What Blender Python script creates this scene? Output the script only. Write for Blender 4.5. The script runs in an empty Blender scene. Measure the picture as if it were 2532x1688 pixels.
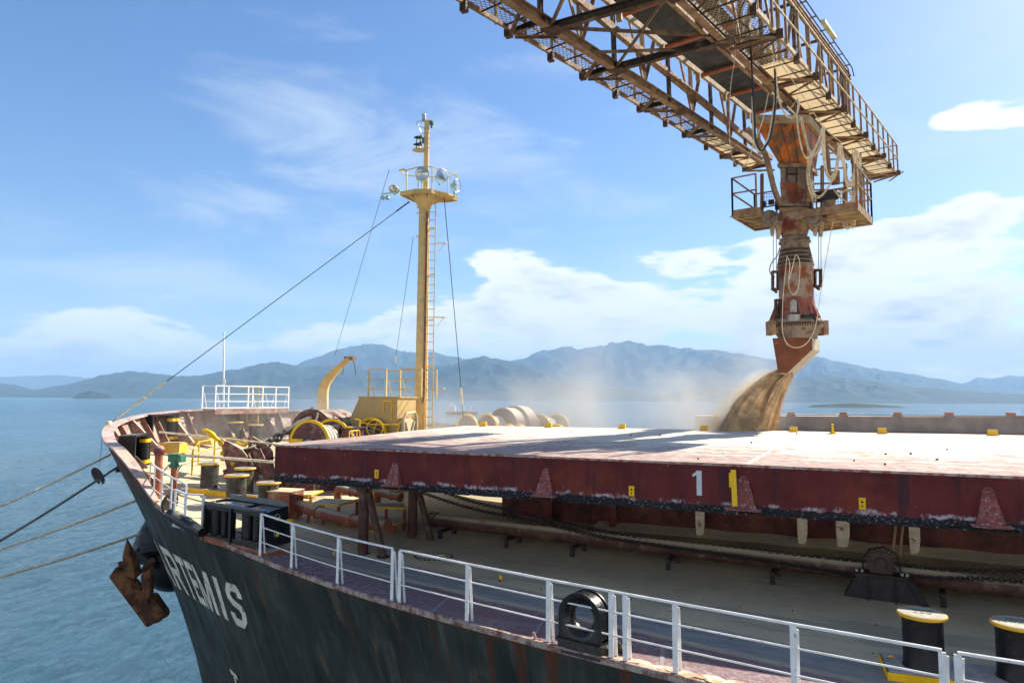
import bpy, math, random
from mathutils import Vector as V, Matrix, noise as mn
random.seed(7)
R = math.radians
S = bpy.context.scene
COL = S.collection
# ------------------------------------------------------------------ camera
FPX, CX, CY = 1700.0, 1266.0, 844.0
TH, PITCH, ROLL = R(24), math.atan(141/1700), math.atan(16/2532)
CAM = V((0, 0, 4.1))
fw0 = V((-math.sin(TH), math.cos(TH), 0)); rt0 = V((math.cos(TH), math.sin(TH), 0)); up0 = V((0, 0, 1))
fw = fw0*math.cos(PITCH)+up0*math.sin(PITCH); up = -fw0*math.sin(PITCH)+up0*math.cos(PITCH)
rt = rt0*math.cos(ROLL)+up*math.sin(ROLL); up = -rt0*math.sin(ROLL)+up*math.cos(ROLL)
cd = bpy.data.cameras.new('camera'); cam = bpy.data.objects.new('camera', cd); COL.objects.link(cam)
cd.sensor_width = 36; cd.lens = FPX/2532*36; cd.clip_start = .1; cd.clip_end = 80000
cam.matrix_world = Matrix(((rt.x, up.x, -fw.x, CAM.x), (rt.y, up.y, -fw.y, CAM.y), (rt.z, up.z, -fw.z, CAM.z), (0, 0, 0, 1)))
S.camera = cam
S.render.resolution_x = 1024; S.render.resolution_y = 682
# ------------------------------------------------------------------ sun and sky
SUN = V((.62, 1.10, 1.0)).normalized()
el = math.asin(SUN.z)
sl = bpy.data.lights.new('sun', 'SUN'); so = bpy.data.objects.new('sun', sl); COL.objects.link(so)
sl.energy = 5.0; sl.angle = R(.5); sl.color = (1, .93, .82)
so.rotation_euler = SUN.to_track_quat('Z', 'Y').to_euler()
S.view_settings.view_transform = 'Standard'; S.view_settings.look = 'None'
S.view_settings.exposure = 1.17; S.view_settings.gamma = 1
w = bpy.data.worlds.new('World'); S.world = w; w.use_nodes = True
nt = w.node_tree; N = nt.nodes; L = nt.links; N.clear()

def nd(t, **k):
    n = N.new(t)
    for a, b in k.items():
        if a.startswith('i_'): n.inputs[a[2:].replace('_', ' ')].default_value = b
        else: setattr(n, a, b)
    return n

def mth(op, a, b=None, clamp=False):
    n = N.new('ShaderNodeMath'); n.operation = op; n.use_clamp = clamp
    for i, v in enumerate((a, b)):
        if v is None: continue
        if isinstance(v, (int, float)): n.inputs[i].default_value = v
        else: L.new(v, n.inputs[i])
    return n.outputs[0]

def mrange(v, a, b, c=0., d=1., smooth=True):
    n = N.new('ShaderNodeMapRange'); n.interpolation_type = 'SMOOTHSTEP' if smooth else 'LINEAR'
    L.new(v, n.inputs[0]); n.inputs[1].default_value = a; n.inputs[2].default_value = b; n.inputs[3].default_value = c; n.inputs[4].default_value = d
    return n.outputs[0]

def world():
    out = nd('ShaderNodeOutputWorld')
    sky = nd('ShaderNodeTexSky'); sky.sky_type = 'NISHITA'; sky.sun_disc = False
    sky.sun_elevation = el; sky.sun_rotation = math.atan2(SUN.x, SUN.y)
    sky.air_density = 1.0; sky.dust_density = .5; sky.ozone_density = 2.5; sky.altitude = 0
    bg = nd('ShaderNodeBackground'); bg.inputs[1].default_value = .079
    hs = nd('ShaderNodeHueSaturation'); hs.inputs['Saturation'].default_value = 1.22; hs.inputs['Value'].default_value = .98; hs.inputs['Hue'].default_value = .507
    L.new(sky.outputs[0], hs.inputs['Color']); L.new(hs.outputs[0], bg.inputs[0])
    tc = nd('ShaderNodeTexCoord'); nrm = nd('ShaderNodeVectorMath', operation='NORMALIZE'); L.new(tc.outputs['Generated'], nrm.inputs[0])
    dirv = nrm.outputs[0]
    sep = nd('ShaderNodeSeparateXYZ'); L.new(dirv, sep.inputs[0])
    zz = mth('MAXIMUM', sep.outputs[2], 0.0)
    # cumulus bank: noise on a dome flattened upward, so that billows stack in rows low down
    den = mth('ADD', zz, .22)
    px = mth('DIVIDE', sep.outputs[0], den); py = mth('DIVIDE', sep.outputs[1], den)
    cb = nd('ShaderNodeCombineXYZ'); L.new(px, cb.inputs[0]); L.new(py, cb.inputs[1]); cb.inputs[2].default_value = 3.1
    def ns(vec, sc, det=6, rough=.55, dist=0., off=None):
        n = nd('ShaderNodeTexNoise'); n.inputs['Scale'].default_value = sc; n.inputs['Detail'].default_value = det
        n.inputs['Roughness'].default_value = rough; n.inputs['Distortion'].default_value = dist
        if off:
            a = nd('ShaderNodeVectorMath', operation='ADD'); a.inputs[1].default_value = off; L.new(vec, a.inputs[0]); vec = a.outputs[0]
        L.new(vec, n.inputs['Vector']); return n.outputs['Fac']
    cum = ns(cb.outputs[0], 2.1, 9, .56, .15)
    mp = nd('ShaderNodeMapping'); mp.inputs['Scale'].default_value = (1, 1, 3.2); L.new(dirv, mp.inputs[0])
    cumd = ns(mp.outputs[0], 6.4, 10, .57, .1)
    cum = mth('ADD', mth('MULTIPLY', cum, .30), mth('MULTIPLY', cumd, .80))
    def blob(px_, py_, r, strength):
        d = (fw+rt*((px_-CX)/FPX)-up*((py_-CY)/FPX)).normalized()
        s = nd('ShaderNodeVectorMath', operation='SUBTRACT'); s.inputs[1].default_value = d; L.new(dirv, s.inputs[0])
        m = nd('ShaderNodeVectorMath', operation='MULTIPLY'); m.inputs[1].default_value = (1, 1, 1.7); L.new(s.outputs[0], m.inputs[0])
        l = nd('ShaderNodeVectorMath', operation='LENGTH'); L.new(m.outputs[0], l.inputs[0])
        return mth('MULTIPLY', mrange(l.outputs['Value'], 0, r, 1, 0), strength)
    # where the clouds of this sky gather
    bias = mrange(zz, .0, .26, .09, -.34, False)
    for b in ((2300, 640, .30, .22), (1950, 740, .32, .22), (1300, 760, .26, .27), (1250, 680, .14, .12), (1560, 720, .20, .14), (1000, 800, .14, .10), (870, 780, .16, .16), (1650, 600, .12, .14), (1620, 560, .06, .06), (2490, 276, .15, .46), (2330, 282, .07, .20), (2380, 530, .12, .14),
              (150, 830, .22, .13), (480, 800, .20, .12), (500, 450, .6, -.10), (1600, 420, .3, -.10), (2200, 120, .25, -.2), (2000, 400, .14, -.14), (150, 450, .4, -.1), (2330,390,.08,-.12)):
        bias = mth('ADD', bias, blob(*b))
    back = nd('ShaderNodeVectorMath', operation='DOT_PRODUCT'); L.new(dirv, back.inputs[0]); back.inputs[1].default_value = V((-.1, -1, .3)).normalized()  # extra cloud cover added behind the camera, unseen, as fill light
    bias = mth('ADD', bias, mrange(back.outputs['Value'], .0, .5, 0, .28))
    cm = mrange(mth('ADD', cum, bias), .535, .625)
    # shade inside the clouds: thicker body = greyer
    body = mrange(mth('ADD', cum, bias), .58, .86)
    base = ns(mp.outputs[0], 9.0, 7, .6, .2, (3.3, 1.2, .4))
    body = mth('MULTIPLY', body, mrange(base, .42, .62, .10, 1.0))
    # added clouds out of view opposite the sun, brightened as fill for camera-facing sides
    opp = nd('ShaderNodeVectorMath', operation='DOT_PRODUCT'); L.new(dirv, opp.inputs[0]); opp.inputs[1].default_value = V((-.1, -1, .25)).normalized()
    fill_f = mrange(opp.outputs['Value'], -.05, .45)
    ccol = nd('ShaderNodeMix', data_type='RGBA'); L.new(body, ccol.inputs[0])
    ccol.inputs[6].default_value = (.58, .575, .57, 1); ccol.inputs[7].default_value = (.29, .32, .36, 1)
    cbr = nd('ShaderNodeMix', data_type='RGBA'); L.new(fill_f, cbr.inputs[0]); L.new(ccol.outputs[2], cbr.inputs[6]); cbr.inputs[7].default_value = (.86, .82, .76, 1)
    # cirrus veils
    m2 = nd('ShaderNodeMapping'); m2.inputs['Rotation'].default_value = (0, .5, R(30)); m2.inputs['Scale'].default_value = (1.6, .7, 5.0); L.new(dirv, m2.inputs[0])
    cir = ns(m2.outputs[0], 2.3, 9, .62, .6, (1.7, 0, 0))
    cb2 = mrange(zz, .02, .5, .10, -.03, False)
    for b in ((880, 190, .26, .10), (500, 190, .2, .05), (1060, 330, .2, .05), (700, 360, .25, .07), (250, 620, .3, .05), (300, 60, .3, -.12), (1180, 220, .12, .05), (2100, 100, .4, -.1), (60, 150, .3, -.1), (1600, 450, .25, -.06)):
        cb2 = mth('ADD', cb2, blob(*b))
    ci = mth('MULTIPLY', mrange(mth('ADD', cir, cb2), .50, .82), .55)
    ccir = (.37, .42, .47, 1)
    b2 = nd('ShaderNodeBackground'); b2.inputs[0].default_value = ccir; b2.inputs[1].default_value = 1
    b3 = nd('ShaderNodeBackground'); L.new(cbr.outputs[2], b3.inputs[0]); b3.inputs[1].default_value = 1
    s1 = nd('ShaderNodeMixShader'); L.new(ci, s1.inputs[0]); L.new(bg.outputs[0], s1.inputs[1]); L.new(b2.outputs[0], s1.inputs[2])
    s2 = nd('ShaderNodeMixShader'); L.new(mth('MULTIPLY', cm, .97), s2.inputs[0]); L.new(s1.outputs[0], s2.inputs[1]); L.new(b3.outputs[0], s2.inputs[2])
    L.new(s2.outputs[0], out.inputs[0])
world()
# ------------------------------------------------------------------ helpers
def ray(x, y): return fw+rt*((x-CX)/FPX)-up*((y-CY)/FPX)
def Zp(x, y, z): r = ray(x, y); return CAM+r*((z-CAM.z)/r.z)          # point at height z
def Dp(x, y, d): r = ray(x, y); return CAM+r*(d/r.dot(fw0))            # point at distance d
def Yp(x, y, wy): r = ray(x, y); return CAM+r*(wy/r.y)
def Xp(x, y, wx): r = ray(x, y); return CAM+r*(wx/r.x)
def interp(x, xs, ys):
    if x <= xs[0]: return ys[0]
    for i in range(1, len(xs)):
        if x <= xs[i]:
            t = (x-xs[i-1])/(xs[i]-xs[i-1]); return ys[i-1]+(ys[i]-ys[i-1])*t
    return ys[-1]
def zd(x, y): return interp(x, (-26, -24, -22, -20, -18, -16, -14, -12, -10, 0), (2.5, 2.2, 1.8, 1.35, .95, .6, .3, .08, 0, 0))+.02*max(0, y-14)
def Kp(x, y, dz=0):
    """point on the sloping deck seen at x, y"""
    r = ray(x, y); g0 = None; t = 4
    while t < 90:
        p = CAM+r*t; g = p.z-zd(p.x, p.y)-dz
        if g <= 0: return p
        t += .03
    return p

class MB:
    def __init__(s): s.v = []; s.f = []
    def add(s, vs, fs):
        o = len(s.v); s.v += [V(v) for v in vs]; s.f += [tuple(i+o for i in f) for f in fs]; return s
    def box(s, c, d, m=None):
        c = V(c); h = V(d)/2; m = m or Matrix.Identity(3)
        vs = [c+m@V((h.x*a, h.y*b, h.z*e)) for a in (-1, 1) for b in (-1, 1) for e in (-1, 1)]
        return s.add(vs, [(0, 1, 3, 2), (4, 6, 7, 5), (0, 4, 5, 1), (2, 3, 7, 6), (0, 2, 6, 4), (1, 5, 7, 3)])
    def beam(s, a, b, w_, h, upv=(0, 0, 1)):
        a, b = V(a), V(b); d = (b-a); l = d.length
        if l < 1e-6: return s
        d /= l; u = V(upv); 
        if abs(d.dot(u.normalized())) > .98: u = V((1, 0, 0)) if abs(d.x) < .9 else V((0, 1, 0))
        x = d.cross(u).normalized(); z = x.cross(d)
        m = Matrix((x, d, z)).transposed()
        return s.box((a+b)/2, (w_, l, h), m)
    def ibeam(s, a, b, w_, h, upv=(0, 0, 1), t=.03):
        a, b = V(a), V(b); d = (b-a).normalized(); u = V(upv)
        x = d.cross(u).normalized(); z = x.cross(d)
        s.beam(a+z*(h/2-t/2), b+z*(h/2-t/2), w_, t, upv); s.beam(a-z*(h/2-t/2), b-z*(h/2-t/2), w_, t, upv)
        return s.beam(a, b, t, h-2*t, upv)
    def channel(s, a, b, w_, h, upv=(0, 0, 1), t=.02, side=1):
        a, b = V(a), V(b); d = (b-a).normalized(); u = V(upv)
        x = d.cross(u).normalized(); z = x.cross(d)
        s.beam(a+z*(h/2-t/2), b+z*(h/2-t/2), w_, t, upv); s.beam(a-z*(h/2-t/2), b-z*(h/2-t/2), w_, t, upv)
        o = x*side*(w_/2-t/2); return s.beam(a+o, b+o, t, h-2*t, upv)
    def angle(s, a, b, w_, upv=(0, 0, 1), t=.012):
        a, b = V(a), V(b); d = (b-a).normalized(); u = V(upv)
        x = d.cross(u)
        if x.length < .05: u = V((1, 0, 0)); x = d.cross(u)
        x.normalize(); z = x.cross(d)
        s.beam(a+z*(w_/2), b+z*(w_/2), w_, t, u); return s.beam(a+x*(w_/2-t/2), b+x*(w_/2-t/2), t, w_-t, u)
    def tube(s, pts, r, n=8, caps=True, close=False):
        pts = [V(p) for p in pts]; k = len(pts)
        rs = r if isinstance(r, (list, tuple)) else [r]*k
        o = len(s.v); prev = None
        for i, p in enumerate(pts):
            if close: d = pts[(i+1) % k]-pts[i-1]
            else: d = pts[min(i+1, k-1)]-pts[max(i-1, 0)]
            if d.length < 1e-9: d = V((0, 0, 1))
            d.normalize()
            if prev is None:
                u = V((0, 0, 1)) if abs(d.z) < .9 else V((1, 0, 0)); x = d.cross(u).normalized()
            else:
                x = prev-d*prev.dot(d)
                x = x.normalized() if x.length > 1e-6 else d.orthogonal().normalized()
            prev = x; y = d.cross(x)
            for j in range(n):
                a = 2*math.pi*j/n; s.v.append(p+(x*math.cos(a)+y*math.sin(a))*rs[i])
        for i in range(k if close else k-1):
            for j in range(n):
                a = o+i*n+j; b = o+i*n+(j+1) % n; c = o+((i+1) % k)*n+(j+1) % n; d_ = o+((i+1) % k)*n+j
                s.f.append((a, b, c, d_))
        if caps and not close:
            s.f.append(tuple(o+j for j in reversed(range(n)))); s.f.append(tuple(o+(k-1)*n+j for j in range(n)))
        return s
    def cyl(s, a, b, r1, r2=None, n=16): return s.tube([a, b], [r1, r1 if r2 is None else r2], n)
    def lathe(s, prof, n=24, m=None, caps=True):
        """prof: list of (r, z)"""
        m = m or Matrix.Identity(4); o = len(s.v)
        for r, z in prof:
            for j in range(n):
                a = 2*math.pi*j/n; s.v.append(m@V((r*math.cos(a), r*math.sin(a), z)))
        k = len(prof)
        for i in range(k-1):
            for j in range(n):
                s.f.append((o+i*n+j, o+i*n+(j+1) % n, o+(i+1)*n+(j+1) % n, o+(i+1)*n+j))
        if caps:
            if prof[0][0] > 1e-4: s.f.append(tuple(o+j for j in reversed(range(n))))
            if prof[-1][0] > 1e-4: s.f.append(tuple(o+(k-1)*n+j for j in range(n)))
        return s
    def plate(s, poly, t, nrm=None):
        """polygon of points extruded both ways by t/2 along its normal"""
        ps = [V(p) for p in poly]
        if nrm is None:
            nrm = V((0, 0, 0))
            for i in range(len(ps)): nrm += ps[i].cross(ps[(i+1) % len(ps)])
        nrm = V(nrm).normalized(); k = len(ps)
        vs = [p-nrm*t/2 for p in ps]+[p+nrm*t/2 for p in ps]
        return s.add(vs, [tuple(reversed(range(k))), tuple(range(k, 2*k))]+[(i, (i+1) % k, (i+1) % k+k, i+k) for i in range(k)])
    def ball(s, c, r, n=12, sc=(1, 1, 1)):
        prof = [(max(1e-5, r*math.sin(math.pi*i/n)), -r*math.cos(math.pi*i/n)) for i in range(n+1)]
        m = Matrix.Translation(V(c))@Matrix.Diagonal((*sc, 1)); return s.lathe(prof, n*2, m, False)
    def torus(s, c, ax, R1, r, n=20, k=6, squash=1.0, xdir=None):
        ax = V(ax).normalized(); x = (V(xdir) if xdir else ax.orthogonal()); x = (x-ax*x.dot(ax)).normalized(); y = ax.cross(x)
        return s.tube([V(c)+(x*math.cos(2*math.pi*i/n)+y*math.sin(2*math.pi*i/n)*squash)*R1 for i in range(n)], r, k, close=True)
    def build(s, name, mt, parent=None, world=True, smooth=False, bevel=0, double=False):
        vs = s.v
        if parent is not None and world:
            inv = WM[parent.name].inverted(); vs = [inv@v for v in vs]
        me = bpy.data.meshes.new(name); me.from_pydata([tuple(v) for v in vs], [], s.f); me.update()
        o = bpy.data.objects.new(name, me); COL.objects.link(o)
        if mt: me.materials.append(mt)
        if smooth:
            me.polygons.foreach_set('use_smooth', [True]*len(me.polygons))
            try: me.set_sharp_from_angle(angle=R(38))
            except Exception: pass
        if parent is not None: o.parent = parent; WM[o.name] = WM.get(parent.name, Matrix.Identity(4))
        else: WM[o.name] = Matrix.Identity(4)
        if bevel:
            b = o.modifiers.new('bevel', 'BEVEL'); b.width = bevel; b.segments = 1; b.limit_method = 'ANGLE'
        return o
WM = {}
def thing(name, label, cat, loc=(0, 0, 0), rz=0, group=None):
    o = bpy.data.objects.new(name, None); COL.objects.link(o); o.location = loc; o.rotation_euler = (0, 0, rz)
    o.empty_display_size = .2
    WM[o.name] = Matrix.Translation(V(loc))@Matrix.Rotation(rz, 4, 'Z')
    o['label'] = label; o['category'] = cat
    if group: o['group'] = group
    return o
def tag(o, label, cat, group=None, kind=None):
    if label: o['label'] = label
    if cat: o['category'] = cat
    if group: o['group'] = group
    if kind: o['kind'] = kind
    return o
def comps(s):
    """loose pieces of a builder, each as a builder of its own"""
    par = list(range(len(s.v)))
    def fd(a):
        while par[a] != a: par[a] = par[par[a]]; a = par[a]
        return a
    for f in s.f:
        r = fd(f[0])
        for q in f[1:]: par[fd(q)] = r
    g = {}
    for f in s.f: g.setdefault(fd(f[0]), []).append(f)
    out = []
    for fs in g.values():
        ids = sorted({i for f in fs for i in f}); mp = {i: k for k, i in enumerate(ids)}; m = MB(); m.v = [s.v[i] for i in ids]; m.f = [tuple(mp[i] for i in f) for f in fs]; out.append(m)
    return out
def many(s, name, mt, parent, **k):
    return [c.build(name, mt, parent, **k) for c in comps(s)]
def dup(root, loc, rz=0, label=None, scale=1.0):
    r = root.copy(); COL.objects.link(r); r.location = loc; r.rotation_euler = (0, 0, rz); r.scale = (scale,)*3
    if label: r['label'] = label
    def cc(a, b):
        for ch in list(a.children):
            c = ch.copy(); COL.objects.link(c); c.parent = b; cc(ch, c)
    for ch in [c for c in root.children]:
        c = ch.copy(); COL.objects.link(c); c.parent = r
        for g in list(ch.children):
            d = g.copy(); COL.objects.link(d); d.parent = c
    return r
# ------------------------------------------------------------------ materials
def rgb(r, g, b):
    f = lambda c: (c/255/12.92 if c/255 <= .04045 else ((c/255+.055)/1.055)**2.4)
    return (f(r), f(g), f(b), 1)
DUST = (.50, .44, .31, 1)
def mat(name, col, rough=.6, metal=0, var=.25, vscale=1.5, dirt=None, dscale=2.0, dth=(.5, .65), streak=None, dust=0, bump=.0, bscale=30, spec=.3, coat=0, damt=1.0):
    """dirt: second colour laid on in noise patches; streak: colour of vertical runs; dust: grain dust lying on upward faces (0..1)"""
    global N, L
    m = bpy.data.materials.new(name); m.use_nodes = True; t = m.node_tree; N = t.nodes; L = t.links
    b = N['Principled BSDF']; b.inputs['Roughness'].default_value = rough; b.inputs['Metallic'].default_value = metal
    b.inputs['Specular IOR Level'].default_value = spec
    tc = nd('ShaderNodeTexCoord'); co = tc.outputs['Object']
    def ns(sc, det=5, rg=.6, scale=(1, 1, 1), off=(0, 0, 0)):
        mp = nd('ShaderNodeMapping'); mp.inputs['Scale'].default_value = scale; mp.inputs['Location'].default_value = off; L.new(co, mp.inputs[0])
        n = nd('ShaderNodeTexNoise'); n.inputs['Scale'].default_value = sc; n.inputs['Detail'].default_value = det; n.inputs['Roughness'].default_value = rg
        L.new(mp.outputs[0], n.inputs['Vector']); return n.outputs['Fac']
    def mix(f, a, c, blend='MIX'):
        x = nd('ShaderNodeMix', data_type='RGBA', blend_type=blend)
        if isinstance(f, (int, float)): x.inputs[0].default_value = f
        else: L.new(f, x.inputs[0])
        for i, q in ((6, a), (7, c)):
            if isinstance(q, tuple): x.inputs[i].default_value = q
            else: L.new(q, x.inputs[i])
        return x.outputs[2]
    c = tuple(col) if len(col) == 4 else (*col, 1)
    if var:
        v = mrange(ns(vscale), .3, .7, 1-var, 1+var)
        cc = nd('ShaderNodeCombineColor'); 
        for i in range(3): L.new(v, cc.inputs[i])
        c = mix(1.0, c, cc.outputs[0], 'MULTIPLY')
    if dirt: c = mix(mth('MULTIPLY', mrange(ns(dscale, 8, .65, off=(3, 1, 7)), *dth), damt), c, dirt)
    if streak:
        col2, sth = streak[0], streak[1]; sc = streak[2] if len(streak) > 2 else 3.0
        s1 = mrange(ns(sc, 5, .6, (1, 1, .07), (5, 2, 0)), *sth); s2 = mrange(ns(1.2, 4, .6, (1, 1, .8), (9, 4, 2)), .38, .6)
        c = mix(mth('MULTIPLY', s1, s2), c, col2)
    if dust:
        g = nd('ShaderNodeNewGeometry'); sp = nd('ShaderNodeSeparateXYZ'); L.new(g.outputs['Normal'], sp.inputs[0])
        u_ = mrange(sp.outputs[2], .25, .85); d_ = mrange(ns(2.2, 7, .62, off=(1, 8, 3)), .5-.35*dust, .62-.25*dust)
        c = mix(mth('MULTIPLY', mth('MULTIPLY', u_, d_), min(1, .55+.45*dust)), c, DUST)
    if isinstance(c, tuple): b.inputs['Base Color'].default_value = c
    else: L.new(c, b.inputs['Base Color'])
    if var:
        L.new(mrange(ns(vscale*4, off=(2, 2, 2)), .3, .7, max(0, rough-.12), min(1, rough+.15)), b.inputs['Roughness'])
    if bump:
        bn = nd('ShaderNodeBump'); bn.inputs['Strength'].default_value = bump; bn.inputs['Distance'].default_value = .03
        L.new(ns(bscale, 6, .65), bn.inputs['Height']); L.new(bn.outputs[0], b.inputs['Normal'])
    return m
# ------------------------------------------------------------------ water, hills, distance
WZ = -10.5
def make_water():
    global N, L
    mb = MB(); q = WZ-.45; mb.add([(-60000, -3000, q), (60000, -3000, q), (60000, 60000, q), (-60000, 60000, q)], [(0, 1, 2, 3)])
    # wind waves modelled on the near water, easing into the flat far sheet
    NR, NA = 760, 430; r0, r1 = 22.0, 900.0; o = len(mb.v)
    for i in range(NR):
        r = r0*(r1/r0)**(i/(NR-1)); fade = min(1, max(0, (r1-r)/(r1*.45))); fade = fade*fade*(3-2*fade); far = min(1, (120/r)**.35)
        for j in range(NA):
            az = R(-8)+R(88)*j/(NA-1); x = -math.sin(TH+az)*r; y = math.cos(TH+az)*r
            u = x*.92+y*.39; v = -x*.39+y*.92                   # along and across the wind
            p = V((u*.34, v*.16, 0)); h = mn.noise(p)*.55+mn.noise(V((u*.8+7, v*.36, 2)))*.34+mn.noise(V((u*1.9, v*.95, 5)))*.15*far+mn.noise(V((u*.07, v*.05, 9)))*.25
            h = (1-abs(h)*1.7)*.5+h*.35
            ed = min(1, j/6, (NA-1-j)/6); mb.v.append(V((x, y, WZ-.45+fade*ed*(.30+.30*h))))
    for i in range(NR-1):
        for j in range(NA-1): a = o+i*NA+j; mb.f.append((a, a+1, a+NA+1, a+NA))
    m = bpy.data.materials.new('sea water'); m.use_nodes = True; t = m.node_tree; N = t.nodes; L = t.links; b = N['Principled BSDF']
    tc = nd('ShaderNodeTexCoord')
    def ns(sc, det, scale, rot=0, rg=.6, dist=0):
        mp = nd('ShaderNodeMapping'); mp.inputs['Scale'].default_value = scale; mp.inputs['Rotation'].default_value = (0, 0, rot); L.new(tc.outputs['Object'], mp.inputs[0])
        n = nd('ShaderNodeTexNoise'); n.inputs['Scale'].default_value = sc; n.inputs['Detail'].default_value = det; n.inputs['Roughness'].default_value = rg; n.inputs['Distortion'].default_value = dist
        L.new(mp.outputs[0], n.inputs['Vector']); return n.outputs['Fac']
    a = ns(.75, 9, (1, .42, 1), R(24), .72, .5); c = ns(.10, 4, (1, .5, 1), R(40)); d = ns(2.6, 6, (1, .6, 1), R(10), .65, .4)
    h = mth('ADD', mth('MULTIPLY', a, .75), mth('ADD', mth('MULTIPLY', c, .9), mth('MULTIPLY', d, .16)))
    bn = nd('ShaderNodeBump'); bn.inputs['Strength'].default_value = 1; bn.inputs['Distance'].default_value = 1.6; L.new(h, bn.inputs['Height']); L.new(bn.outputs[0], b.inputs['Normal'])
    x = nd('ShaderNodeMix', data_type='RGBA'); L.new(mrange(ns(.012, 4, (1, .35, 1), R(24)), .35, .65), x.inputs[0])
    x.inputs[6].default_value = (.045, .118, .155, 1); x.inputs[7].default_value = (.060, .155, .225, 1)
    L.new(x.outputs[2], b.inputs['Base Color']); b.inputs['Roughness'].default_value = .08; b.inputs['IOR'].default_value = 1.33
    # small breaking crests
    f = mth('MULTIPLY', mrange(ns(2.6, 8, (1, .45, 1), R(24), .75, .8), .66, .72), mrange(ns(.07, 3, (.5, 2.2, 1), R(24)), .56, .66))
    y = nd('ShaderNodeMix', data_type='RGBA'); L.new(f, y.inputs[0]); L.new(x.outputs[2], y.inputs[6]); y.inputs[7].default_value = (.5, .55, .55, 1); L.new(y.outputs[2], b.inputs['Base Color'])
    tag(mb.build('water', m, smooth=True), 'blue green bay water with small wind ripples', None, kind='structure')
make_water()

def hill_mat(name, c1, c2, sc):
    return mat(name, c1, .9, 0, .35, sc*3, dirt=c2, dscale=sc*9, dth=(.42, .58), spec=.1)
forest = hill_mat('forest', (.014, .030, .018), (.028, .048, .026, 1), .006)
def ridge(name, label, pts, dist, depth, seed, m, foot=None, nx=420, ny=44):
    """a mountain range: its crest seen along pts, rising from the shore at distance dist to the crest further back"""
    xs = [p[0] for p in pts]; x0, x1 = xs[0], xs[-1]; mb = MB(); hs = []
    for i in range(nx):
        x = x0+(x1-x0)*i/(nx-1); yc = interp(x, xs, [p[1] for p in pts])
        pc = Dp(x, yc, dist+depth); hz = max(3, pc.z-WZ)
        for j in range(ny):
            t = j/(ny-1)
            dd = dist+depth*t*1.25
            g = ray(x, 985); p = CAM+g*(dd/g.dot(fw0))
            s = min(1, t*1.25); prof = math.sin(min(1, s)*math.pi/2)**1.25 if t <= .8 else 1-((t-.8)/.2)**2*.5
            q = V((p.x, p.y, 0))/dist*9+V((seed, 0, 0))
            n = mn.fractal(q, .9, 2.1, 6); r2 = 1-abs(mn.noise(q*2.3))*2; r3 = 1-abs(mn.noise(q*5.1))*2
            mod = 1-(.50*(1-r2)+.14*(1-r3)+.12*abs(n))*(1-s**1.6)*(s**.5)*1.6
            z = WZ-1+hz*prof*max(.05, mod)*(.55+.45*s if s < 1 else 1)+(n*hz*.03 if s > .9 else 0)
            if s >= .93: z += (mn.fractal(V((x*.035, seed, 0)), .8, 2.2, 5)*.045+mn.noise(V((x*.25, seed, 3)))*.010)*hz
            edge = min(1, (i+.5)/8, (nx-i-.5)/8) if foot is None else 1
            mb.v.append(V((p.x, p.y, WZ-2+(z-WZ+2)*edge)))
    for i in range(nx-1):
        for j in range(ny-1):
            a = i*ny+j; mb.f.append((a, a+ny, a+ny+1, a+1))
    return tag(mb.build(name, m, smooth=True), label, None, kind='structure')
k = 2532/2352
sc = lambda l: [(x*k, y*k) for x, y in l]
ridge('mountain_range', 'long blue forested mountain range across the bay', sc([(560, 900), (620, 862), (680, 838), (720, 820), (760, 805), (800, 794), (840, 787), (880, 790), (920, 804), (960, 803), (1000, 809), (1060, 821), (1110, 824), (1180, 828), (1230, 812), (1290, 797), (1350, 795), (1400, 785), (1440, 784), (1490, 792), (1560, 794), (1630, 799), (1700, 812), (1790, 826), (1880, 818), (1920, 830), (2000, 843), (2080, 856), (2150, 869), (2230, 884), (2290, 893), (2420, 905)]), 7000, 2600, 3.3, forest)
ridge('near_hills', 'lower forested hills behind the bow', sc([(-260, 900), (-80, 890), (0, 879), (30, 882), (75, 894), (150, 882), (230, 862), (290, 851), (340, 855), (400, 863), (460, 861), (520, 850), (560, 843), (600, 832), (640, 830), (690, 842), (760, 838), (860, 852), (950, 846), (1040, 835), (1110, 815), (1150, 822), (1220, 842), (1300, 862), (1400, 886), (1520, 905), (1700, 914)]), 5200, 1500, 8.1, forest)
ridge('right_hills', 'low foothills along the right shore', sc([(1480, 915), (1600, 890), (1750, 872), (1900, 862), (2000, 873), (2100, 888), (2200, 896), (2350, 905), (2600, 912)]), 4600, 1200, 5.7, forest)
ridge('far_hills', 'pale far hills at the right edge', sc([(2130, 905), (2180, 888), (2230, 876), (2248, 866), (2280, 869), (2330, 863), (2360, 861), (2450, 880), (2600, 900)]), 10500, 2500, 1.2, forest)
ridge('far_coast', 'faint low coast beyond the left shore', sc([(-400, 878), (-100, 868), (0, 863), (120, 862), (230, 870), (400, 880)]), 12500, 1500, 6.6, forest)
ridge('island', 'small dark wooded island before the left hills', sc([(165, 909), (185, 902), (205, 896), (225, 900), (262, 907)]), 3900, 150, 2.2, forest, nx=60, ny=12)
ridge('low_island', 'flat dark green islet on the right of the bay', sc([(1845, 931), (1890, 927), (1960, 924), (2020, 928), (2090, 933)]), 1500, 60, 4.2, forest, nx=90, ny=10)

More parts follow.
